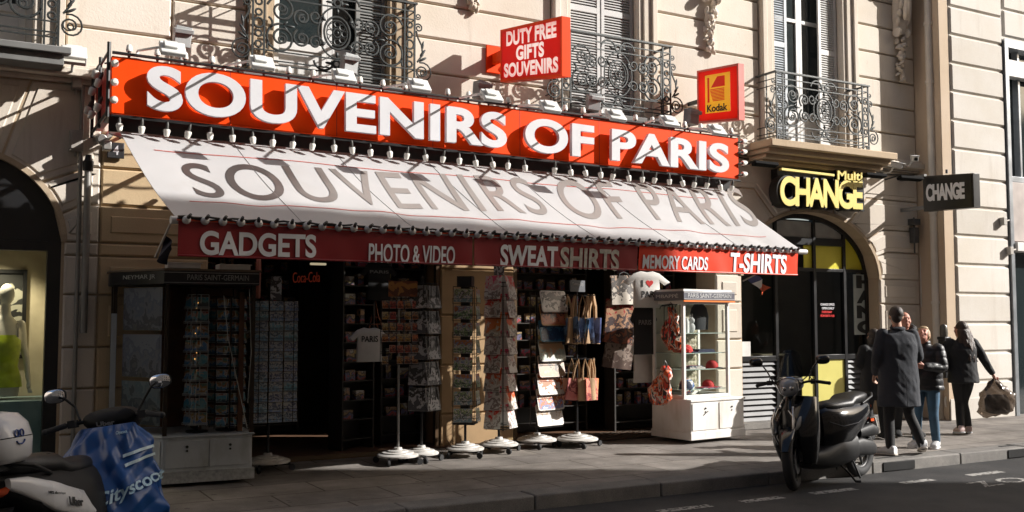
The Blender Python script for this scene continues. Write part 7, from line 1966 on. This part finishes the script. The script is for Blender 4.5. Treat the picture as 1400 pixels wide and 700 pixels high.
# ================================================================== PEOPLE
SKIN = mat("skin", (.50, .28, .19), .55, var=.08, scale=20)
SKIN2 = mat("ruddy skin", (.52, .24, .17), .55, var=.1, scale=20)
def lerp3(a, b, t): return tuple(a[i] + (b[i] - a[i]) * t for i in range(3))
def hand_prims(wr, dirn, side, curl=.35, s=1.0):
    """palm, four fingers and a thumb: wr wrist point, dirn unit direction of the hand, side unit vector towards the thumb"""
    wr, d, sd = Vector(wr), Vector(dirn).normalized(), Vector(side).normalized()
    nrm = d.cross(sd).normalized()
    out = []
    for k in range(3):
        q = (k - 1) * .022 * s
        out.append(('t', [wr + sd * q * .6, wr + d * .045 * s + sd * q, wr + d * .085 * s + sd * q * 1.1], [.016 * s, .017 * s, .014 * s]))
    for k in range(4):
        off = (k - 1.5) * -.021 * s; L = (.062, .074, .078, .068)[3 - k] * s
        p0 = wr + d * .085 * s + sd * off; p1 = p0 + (d * math.cos(curl) + nrm * math.sin(curl)) * L * .45
        p2 = p1 + (d * math.cos(curl * 2.4) + nrm * math.sin(curl * 2.4)) * L * .32; p3 = p2 + (d * math.cos(curl * 3.6) + nrm * math.sin(curl * 3.6)) * L * .25
        out.append(('t', [p0 - d * .02, p0, p1, p2, p3], [.0095 * s, .0095 * s, .009 * s, .0085 * s, .0075 * s]))
    t0 = wr + d * .025 * s + sd * .028 * s; t1 = t0 + (d * .6 + sd * .6 + nrm * .3) * .042 * s; t2 = t1 + (d * .85 + sd * .15 + nrm * .5) * .035 * s
    out.append(('t', [wr + d * .01, t0, t1, t2], [.013 * s, .012 * s, .011 * s, .009 * s]))
    return out
def head_prims(c, yaw, pitch, s=1.0):
    """head with brow, nose, mouth, chin, ears; c = centre of skull; yaw 0 looks along +Y of the figure"""
    M_ = Matrix.Translation(c) @ Matrix.Rotation(yaw, 4, 'Z') @ Matrix.Rotation(-pitch, 4, 'X')
    rot = (Matrix.Rotation(yaw, 3, 'Z') @ Matrix.Rotation(-pitch, 3, 'X')).to_euler()
    P = lambda x, y, z: tuple(M_ @ Vector((x * s, y * s, z * s)))
    o = [('s', P(0, -.010, .015), (.076 * s, .098 * s, .10 * s), rot), ('s', P(0, .022, -.055), (.058 * s, .066 * s, .072 * s), rot), ('s', P(0, .058, -.095), (.030 * s, .026 * s, .024 * s), rot),
         ('t', [P(0, .083, .012), P(0, .108, -.030)], [.009 * s, .014 * s]), ('s', P(0, .082, .022), (.055 * s, .016 * s, .012 * s), rot), ('s', P(0, .082, -.068), (.024 * s, .010 * s, .007 * s), rot)]
    for q in (-1, 1):
        o += [('s', P(q * .030, .078, .004), (.013 * s, .012 * s, .010 * s), rot), ('s', P(q * .077, -.004, -.012), (.009 * s, .021 * s, .033 * s), rot), ('s', P(q * .036, .060, -.035), (.026 * s, .025 * s, .024 * s), rot)]
    return o, P
def limb(pts, rs, ring=14):
    b = []
    return ('t', [Vector(p) for p in pts], rs)
def smooth_path(pts, rs, k=4):
    """Catmull-Rom through joints"""
    P_ = [Vector(p) for p in pts]; out = []; ro = []
    for i in range(len(P_) - 1):
        p0, p1, p2, p3 = P_[max(0, i - 1)], P_[i], P_[i + 1], P_[min(len(P_) - 1, i + 2)]
        for j in range(k):
            t = j / k
            out.append(.5 * ((2 * p1) + (p2 - p0) * t + (2 * p0 - 5 * p1 + 4 * p2 - p3) * t * t + (3 * p1 - p0 - 3 * p2 + p3) * t ** 3)); ro.append(rs[i] + (rs[i + 1] - rs[i]) * t)
    out.append(P_[-1]); ro.append(rs[-1])
    return ('t', out, ro)
def shoe_mb(b, ankle, toe_dir, L=.27, w=.048, up=0.0, sole_t=.03, tilt=0.0):
    """trainer: ankle = point on the ground below the ankle (heel part), toe_dir heading; tilt lifts the heel"""
    a = Vector(ankle); d = Vector((toe_dir[0], toe_dir[1], 0)).normalized(); s_ = Vector((d.y, -d.x, 0))
    dz = math.sin(tilt); dd = d * math.cos(tilt) + Vector((0, 0, -dz)); uu = Vector((0, 0, math.cos(tilt))) + d * dz
    toe = a + d * (L * .72)
    def P(x, z): return toe - dd * (L * .72 - x) * 1.0 + uu * z if tilt else a + d * x + Vector((0, 0, z))
    xs = [(-.07, .045, .085, .8), (-.04, .055, .11, 1), (.02, .052, .115, 1), (.07, .045, .085, 1.0), (.13, .036, .062, 1.08), (.17, .030, .05, 1.0), (.195, .022, .035, .6)]
    b.loft([(P(x * L / .27, z0 + sole_t * .4), s_ * w * k, uu * (z0 if z0 < h - .03 else h / 2)) for x, z0, h, k in xs], 18, 2.6)
def sole_mb(b, ankle, toe_dir, L=.27, w=.05, tilt=0.0, t=.024):
    a = Vector(ankle); d = Vector((toe_dir[0], toe_dir[1], 0)).normalized(); s_ = Vector((d.y, -d.x, 0))
    dz = math.sin(tilt); dd = d * math.cos(tilt) + Vector((0, 0, -dz)); uu = Vector((0, 0, math.cos(tilt))) + d * dz
    toe = a + d * (L * .72)
    P = lambda x, z: toe - dd * (L * .72 - x) + uu * z
    b.loft([(P(x * L / .27, t / 2), s_ * w * k, uu * (t / 2)) for x, k in ((-.078, .6), (-.065, .85), (0, .95), (.08, .98), (.14, 1.08), (.18, .95), (.205, .5))], 16, 3.5)
def person(label, loc, face, J, skinm, clothes, scale=1.0):
    """J: joints in metres in the figure's own axes (x right, y forward, z up). Body is one fused surface."""
    pr = []
    hp, P = head_prims(J['head'], J.get('hyaw', 0), J.get('hpitch', 0))
    pr += hp
    nk = J['neck']; pr.append(('t', [nk, lerp3(nk, J['head'], .6)], [.058, .052]))
    sl, sr = J['shl'], J['shr']
    hc = J['hip']
    ch = lerp3(lerp3(sl, sr, .5), hc, .22)
    ax = (Vector(sr) - Vector(sl)); ax.z *= .3; ax.normalize(); fw = Vector((0, 0, 1)).cross(ax).normalized()
    def sec(c, w, d): return (c, ax * w, fw * d)
    sw = (Vector(sr) - Vector(sl)).length / 2
    pr.append(('l', [sec(nk, .05, .05), sec(lerp3(nk, ch, .35), sw * .92, .085), sec(ch, sw * .93, .115), sec(lerp3(ch, hc, .5), sw * .80, .105), sec(hc, sw * .85, .12), sec((hc[0], hc[1], hc[2] - .09), sw * .6, .10)]))
    for s_, S, E, H in (('l', sl, J['ell'], J['wrl']), ('r', sr, J['elr'], J['wrr'])):
        pr.append(smooth_path([S, E, H], [.052, .040, .027]))
        hd = J['hd' + s_]; pr += hand_prims(H, hd[0], hd[1], hd[2])
    for K, A, H in ((J['knl'], J['anl'], J['hpl']), (J['knr'], J['anr'], J['hpr'])):
        pr.append(smooth_path([H, lerp3(H, K, .5), K, lerp3(K, A, .4), A], [.085, .072, .054, .053, .036]))
    me = skin_mesh(pr, .0085, 3, 'person')
    o = mesh_obj('person', me, skinm)
    o.location = loc; o.rotation_euler = (0, 0, face); o.scale = (scale,) * 3
    tag(o, label, "person")
    for nm, m, fn in clothes:
        res = fn(J, P, ax, fw, sec)
        if isinstance(res, MB): c = res.build(nm, m, o, local=True, smooth=70)
        else:
            c = mesh_obj(nm, res, m, o)
    return o
def trousers(loose=1.0, top=.02):
    def fn(J, P, ax, fw, sec):
        hc = J['hip']; sw = (Vector(J['shr']) - Vector(J['shl'])).length / 2
        pr = [('l', [sec((hc[0], hc[1], hc[2] + top), sw * .84, .125), sec((hc[0], hc[1], hc[2] - .05), sw * .90, .135), sec((hc[0], hc[1], hc[2] - .12), sw * .7, .115)])]
        for H, K, A in ((J['hpl'], J['knl'], J['anl']), (J['hpr'], J['knr'], J['anr'])):
            A2 = lerp3(K, A, .97)
            pr.append(smooth_path([H, lerp3(H, K, .5), K, lerp3(K, A, .45), A2], [.098 * loose ** .3, .086 * loose ** .5, .066 * loose, .064 * loose, .055 * loose]))
        me = skin_mesh(pr, .010, 3, 'trousers')
        return me
    return fn
def wrinkle(me, amp, fx, seed=0):
    """soft folds: diagonal drag lines of different length, none of them level"""
    from mathutils import noise
    for v in me.vertices:
        c = v.co
        q = Vector((c.x * 9 + c.z * 5 + seed, c.y * 9 - c.z * 3, c.z * 4.5 + seed * 3))
        k = noise.noise(q) * 1.0 + noise.noise(q * 2.3) * .5
        v.co = c + v.normal * (amp * 2.2 * k)
    return me
def jacket(hem, flare=1.0, arm=1.0, puffy=0.0, collar=.05, body=1.12, open_back=None, amp=.004):
    def fn(J, P, ax, fw, sec):
        nk, hc = J['neck'], J['hip']; sl, sr = J['shl'], J['shr']; sw = (Vector(sr) - Vector(sl)).length / 2
        ch = lerp3(lerp3(sl, sr, .5), hc, .22)
        hz = Vector(hc) + Vector((0, 0, hem))
        pr = [('l', [sec(Vector(nk) + Vector((0, 0, collar)), .068, .068), sec(nk, .085, .08), sec(lerp3(nk, ch, .28), sw * .98 * body, .11), sec(ch, sw * 1.02 * body, .15), sec(lerp3(ch, hc, .5), sw * .98 * body, .145), sec(hc, sw * 1.0 * body * flare, .155 * flare)] + ([sec(hz, sw * 1.02 * body * flare ** 1.6, .165 * flare ** 1.6)] if hem < -.02 else []))]
        for S, E, H in ((sl, J['ell'], J['wrl']), (sr, J['elr'], J['wrr'])):
            pr.append(smooth_path([lerp3(S, lerp3(sl, sr, .5), .08), lerp3(S, E, .5), E, lerp3(E, H, .5), lerp3(E, H, .96)], [.078 * arm, .070 * arm, .062 * arm, .055 * arm, .046 * arm]))
        me = skin_mesh(pr, .011, 3, 'jacket')
        if puffy:
            for v in me.vertices:
                v.co = v.co + v.normal * puffy * (abs(math.sin(v.co.z * 34 + math.sin(v.co.x * 5) * .4)) ** .5 - .6)
        return wrinkle(me, amp, 26, hem * 7)
    return fn
def shoes(d1, d2, t1=0, t2=0, L=.28, soles=None):
    def fn(J, P, ax, fw, sec):
        b = MB()
        for A, d, t in ((J['anl'], d1, t1), (J['anr'], d2, t2)): shoe_mb(b, (A[0], A[1], A[2] - .09), d, L, .047, tilt=t)
        return b
    return fn
def soles(d1, d2, t1=0, t2=0, L=.28):
    def fn(J, P, ax, fw, sec):
        b = MB()
        for A, d, t in ((J['anl'], d1, t1), (J['anr'], d2, t2)): sole_mb(b, (A[0], A[1], A[2] - .09), d, L, .052, tilt=t)
        return b
    return fn
def hair_cap(J, P, ax, fw, sec, prims):
    return skin_mesh(prims, .008, 2, 'hair')
HAIR_D = mat("dark brown hair", (.035, .022, .015), .5, var=.35, scale=60, bump=.5, bscale=150)
HAIR_W = mat("long brown hair", (.055, .030, .020), .45, var=.4, scale=50, bump=.5, bscale=140)
HAIR_B = mat("blond hair", (.42, .29, .16), .5, var=.3, scale=60, bump=.5, bscale=150)
COAT = mat("charcoal wool coat", (.032, .035, .043), .85, var=.15, scale=30, bump=.3, bscale=250)
BLKC = mat("black cloth", (.016, .016, .017), .8, bump=.25, bscale=120)
PUFF = mat("black quilted nylon", (.014, .014, .016), .45, bump=.2, bscale=60)
JEAN = mat("blue denim", (.055, .12, .19), .8, var=.35, scale=7, bump=.25, bscale=220)
WSHOE = mat("white trainers", (.62, .62, .62), .5, var=.1)
GUM = mat("brown rubber sole", (.42, .30, .18), .6)
LEG = mat("black leggings", (.013, .013, .014), .75)
def rot_for(dx, dy): return math.atan2(-dx, dy)      # figure's +Y turned towards (dx,dy)
# --- man in the long coat, back to us, walking away to the right
g1 = ground(1231, 622); 
z_ = lambda p, py: CAM_Z + (437.9 - py) / FPX * (_fw.x * p.x + _fw.y * p.y)
Hm = z_(g1, 419); sM = Hm / 1.80
J = dict(head=(0.0, .02, 1.685), hyaw=R(-18), hpitch=R(-4), neck=(0, -.01, 1.50), shl=(-.205, .0, 1.455), shr=(.205, .0, 1.455), hip=(0, 0, .95), ell=(-.27, -.02, 1.17), wrl=(-.22, .16, .98), elr=(.265, .02, 1.18), wrr=(.17, .26, 1.14),
         hdl=((0, .5, -.85), (.6, .6, .2), .4), hdr=((-.35, .9, .1), (0, 0, 1), .5), hpl=(-.095, 0, .90), hpr=(.095, 0, .90), knl=(-.12, .03, .50), anl=(-.15, -.06, .09), knr=(.15, .06, .50), anr=(.27, -.04, .10))
def man_hair(J, P, ax, fw, sec):
    return hair_cap(J, P, ax, fw, sec, [('s', P(0, -.018, .035), (.081, .098, .092)), ('s', P(0, -.055, -.01), (.066, .058, .075)), ('s', P(0, .03, .085), (.062, .06, .035)), ('s', P(-.06, 0, .02), (.022, .05, .04)), ('s', P(.06, 0, .02), (.022, .05, .04))])
fm_ = rot_for(.42, .9)
p1 = person("man in long charcoal coat seen from behind, standing beside the black scooter", (g1.x, g1.y, 0), fm_, J, SKIN,
       [('hair', HAIR_D, man_hair), ('trousers', BLKC, trousers(.98)), ('coat', COAT, jacket(-.36, 1.06, 1.02, collar=.055, body=1.13, amp=.0045)), ('shoe', WSHOE, shoes((-.5, .85), (.35, 1), R(2), R(16))), ('sole', mat("pale sole", (.55, .5, .44), .6), soles((-.5, .85), (.35, 1), R(2), R(16)))], sM)
# coat details: collar and back vent
b = MB(); b.tube([(0.072 * math.cos(t), -.01 + .07 * math.sin(t), 1.535 + .012 * math.sin(t)) for t in [R(150) + R(240) * k / 20 for k in range(21)]], .020, 8); b.build('coat_collar', COAT, p1, local=True)
b = MB(); b.tube([(0.01, -.175, .98), (.012, -.19, .75), (.014, -.195, .60)], .005, 6); b.build('coat_vent', mat("dark seam", (.02, .02, .024), .9), p1, local=True)
# --- blond woman in a black quilted jacket and jeans, looking down
g2 = ground(1268, 612); Hw = z_(g2, 446); sW = Hw / 1.63
J = dict(head=(-.01, .075, 1.515), hyaw=R(10), hpitch=R(-38), neck=(0, .01, 1.365), shl=(-.185, .0, 1.32), shr=(.185, .0, 1.32), hip=(0, -.01, .88), ell=(-.24, .06, 1.08), wrl=(-.09, .28, 1.10), elr=(.23, .05, 1.08), wrr=(.07, .29, 1.06),
         hdl=((.6, .7, .1), (0, .3, .9), .6), hdr=((-.6, .7, .1), (0, .3, .9), .6), hpl=(-.09, 0, .84), hpr=(.09, 0, .84), knl=(-.10, .03, .46), anl=(-.11, -.02, .09), knr=(.10, .06, .46), anr=(.12, .06, .09))
def blond(J, P, ax, fw, sec):
    return hair_cap(J, P, ax, fw, sec, [('s', P(0, -.022, .035), (.083, .099, .094)), ('s', P(0, -.07, .01), (.070, .055, .075)), ('s', P(0, .035, .08), (.065, .06, .035)), ('s', P(.068, -.005, .0), (.018, .05, .06)), ('s', P(-.068, -.005, .0), (.018, .05, .06)),
           ('t', [P(0, -.11, .06), P(.01, -.15, .05), P(.015, -.165, -.02), P(.01, -.16, -.09)], [.03, .034, .028, .012])])
fw2 = rot_for(-.95, -.35)
p2 = person("blond woman in black quilted jacket and faded jeans looking down at her hands", (g2.x, g2.y, 0), fw2, J, SKIN2,
       [('hair', HAIR_B, blond), ('jeans', JEAN, trousers(.98)), ('jacket', PUFF, jacket(-.10, 1.02, 1.10, puffy=.010, collar=.07, body=1.18, amp=.003)), ('shoe', WSHOE, shoes((-.1, 1), (.2, 1), L=.25)), ('sole', WSHOE, soles((-.1, 1), (.2, 1), L=.25))], sW)
# --- bald man in a black hooded coat behind them
g3 = ground(1240, 597); Hb = z_(g3, 427); sB = Hb / 1.72
J = dict(head=(0, .03, 1.61), hyaw=R(0), hpitch=R(-12), neck=(0, 0, 1.44), shl=(-.20, .0, 1.40), shr=(.20, .0, 1.40), hip=(0, 0, .92), ell=(-.26, .02, 1.13), wrl=(-.16, .24, 1.08), elr=(.26, .03, 1.13), wrr=(.15, .24, 1.06),
         hdl=((.5, .8, 0), (0, 0, 1), .5), hdr=((-.5, .8, 0), (0, 0, 1), .5), hpl=(-.09, 0, .88), hpr=(.09, 0, .88), knl=(-.11, .03, .49), anl=(-.13, -.02, .09), knr=(.11, .03, .49), anr=(.13, .0, .09))
def hood(J, P, ax, fw, sec):
    b = MB()
    for k in range(3): b.tube([(( .115 + .012 * k) * math.cos(t), -.02 + (.10 + .012 * k) * math.sin(t), 1.47 + .03 * k * (1 - math.sin(t)) * .6) for t in [R(130) + R(280) * i / 24 for i in range(25)]], .036, 10)
    return b
p3 = person("bald man in a black hooded coat standing behind the man in the long coat", (g3.x, g3.y, 0), rot_for(-.55, -.85), J, SKIN2,
       [('trousers', BLKC, trousers(1.0)), ('coat', BLKC, jacket(-.15, 1.03, 1.1, collar=.04, body=1.16)), ('hood', BLKC, hood), ('shoe', BLKC, shoes((-.2, 1), (.2, 1)))], sB)
# --- person in black half hidden by the man in the long coat
g4 = ground(1199, 601); H4 = z_(g4, 450); s4 = H4 / 1.66
J4 = dict(J, head=(0, .04, 1.55), neck=(0, 0, 1.39), shl=(-.19, 0, 1.35), shr=(.19, 0, 1.35), hip=(0, 0, .9))
def dark_hair(J, P, ax, fw, sec):
    return hair_cap(J, P, ax, fw, sec, [('s', P(0, -.02, .03), (.085, .10, .10)), ('s', P(0, -.06, -.06), (.08, .06, .11)), ('s', P(.06, -.02, -.06), (.03, .05, .1)), ('s', P(-.06, -.02, -.06), (.03, .05, .1))])
p4 = person("person in a black coat half hidden behind the man in the long coat", (g4.x, g4.y, 0), rot_for(.3, .95), J4, SKIN,
       [('hair', HAIR_D, dark_hair), ('trousers', BLKC, trousers(1.0)), ('coat', BLKC, jacket(-.30, 1.05, 1.08, collar=.05, body=1.15)), ('shoe', BLKC, shoes((-.2, 1), (.2, 1)))], s4)
# --- woman with long dark hair walking away with a plastic bag
g5 = ground(1319, 594); H5 = z_(g5, 440); s5 = H5 / 1.66
J = dict(head=(.0, .03, 1.55), hyaw=R(28), hpitch=R(-4), neck=(0, .0, 1.39), shl=(-.18, .0, 1.345), shr=(.18, .0, 1.345), hip=(0, -.01, .90), ell=(-.25, .06, 1.10), wrl=(-.17, .24, 1.20), elr=(.29, -.03, 1.12), wrr=(.43, -.01, .90),
         hdl=((.3, .5, .8), (.8, 0, -.3), .6), hdr=((.35, 0, -.94), (0, .9, .1), .8), hpl=(-.085, 0, .86), hpr=(.085, 0, .86), knl=(-.045, .05, .47), anl=(-.10, -.10, .10), knr=(.035, .08, .47), anr=(.10, .10, .09))
def long_hair(J, P, ax, fw, sec):
    pr = [('s', P(0, -.02, .03), (.088, .105, .10)), ('s', P(0, -.06, -.03), (.085, .06, .11))]
    rn = random.Random(5)
    for k in range(15):
        a = R(-95 + 190 * k / 14); x, y = .085 * math.sin(a), -.04 - .075 * math.cos(a)
        L = .40 + rn.uniform(-.05, .06)
        pts = [P(x, y, -.02)]
        h0 = Vector(P(x, y, -.02))
        for q in range(1, 6):
            t = q / 5; pts.append((h0.x + (.04 * math.sin(a) + .05) * t + .012 * math.sin(q * 2 + k), h0.y - .045 * t - .02 * math.cos(a) * t + .01 * math.sin(q * 1.7 + k * 2), h0.z - L * t))
        pr.append(('t', pts, [.026, .028, .027, .025, .02, .008]))
    return skin_mesh(pr, .0085, 1, 'hair')
PINK = mat("pink and white trainers", (.62, .46, .42), .5, var=.35, scale=14)
fw5 = rot_for(.50, .86)
p5 = person("woman with long dark hair in black jacket and leggings walking past the corner building", (g5.x, g5.y, 0), fw5, J, SKIN2,
       [('hair', HAIR_W, long_hair), ('leggings', LEG, trousers(.97)), ('jacket', BLKC, jacket(-.14, 1.05, 1.0, collar=.03, body=1.12)), ('shoe', PINK, shoes((.0, 1), (.25, 1), R(6), R(3), L=.25)), ('sole', WSHOE, soles((.0, 1), (.25, 1), R(6), R(3), L=.25))], s5)
Mp5 = place_of(p5)
# handbag on her left shoulder
hb_ = empty('handbag', Mp5 @ Vector((-.31, .03, .92)), fw5, "black handbag hanging at the walking woman's left side", "bag")
b = MB(); b.loft([((0, 0, 0), (.05, 0, 0), (0, .15, 0)), ((0, 0, .06), (.065, 0, 0), (0, .16, 0)), ((0, 0, .18), (.05, 0, 0), (0, .14, 0)), ((0, 0, .215), (.012, 0, 0), (0, .13, 0))], 18, 4); b.build('bag_body', mat("black leather", (.015, .015, .016), .35, bump=.3, bscale=90), hb_, local=True)
b = MB(); b.tube([(0, -.11, .2), (.03, -.07, .36), (.10, 0, .465), (.05, .07, .36), (0, .11, .2)], .010, 8); b.build('strap', BLKC, hb_, local=True)
b = MB(); b.box((-.06, .0, .12), (.012, .05, .02)); b.build('clasp', CHROME, hb_, local=True)
# plastic carrier bag in her right hand, something dark inside
hp_ = Mp5 @ Vector((.462, -.01, .815))
cb_ = empty('plastic_bag', hp_, fw5, "grey brown translucent plastic bag full of dark things in the walking woman's right hand", "bag")
FILM = mat("brown plastic film", (.10, .08, .065), .18, var=.4, scale=9, spec=.7)
def film_mat():
    m = FILM; nt = m.node_tree; N = nt.nodes; L = nt.links
    t = N.new("ShaderNodeBsdfTransparent"); t.inputs[0].default_value = (.75, .66, .58, 1)
    x = N.new("ShaderNodeMixShader"); x.inputs[0].default_value = .62
    L.new(t.outputs[0], x.inputs[1]); L.new(N["Principled BSDF"].outputs[0], x.inputs[2]); L.new(x.outputs[0], N["Material Output"].inputs[0])
film_mat()
b = MB(); rn = random.Random(9); secs = []
for i in range(17):
    t = i / 16
    w = .05 + .20 * min(1, t * 2.6) ** .8 * (1 if t < .9 else 1 - (t - .9) * 3); d = .03 + .10 * min(1, t * 2.0) * (1 if t < .9 else 1 - (t - .9) * 4)
    secs.append(((.02 + .02 * math.sin(t * 5), 0, -.03 - .48 * t), (w, .01, .07 * (t - .5)), (0, d, 0)))
b.loft(secs, 44, 2.6)
b.v = [(x + .012 * math.sin(z * 45 + y * 30) + .008 * math.sin(y * 80 + z * 23), y + .012 * math.sin(z * 38 + x * 42), z + .010 * math.sin(x * 50)) for x, y, z in b.v]
b.build('bag_body', FILM, cb_, local=True, smooth=80)
b = MB()
for s_ in (-1, 1): b.tube([(s_ * .14, 0, -.16), (s_ * .08, .0, -.06), (0, 0, .03), (s_ * .03, .02, -.05), (s_ * .10, .03, -.14)], [.022, .014, .010, .014, .022], 8)
b.build('handle', FILM, cb_, local=True)
b = MB(); b.loft([((.02, 0, -.22), (.13, 0, 0), (0, .05, 0)), ((.02, 0, -.30), (.17, 0, 0), (0, .075, 0)), ((.03, 0, -.46), (.17, 0, 0), (0, .075, 0)), ((.03, 0, -.49), (.12, 0, 0), (0, .05, 0))], 16, 3); b.build('contents', mat("dark things", (.03, .028, .028), .6, var=.5, scale=14), cb_, local=True)
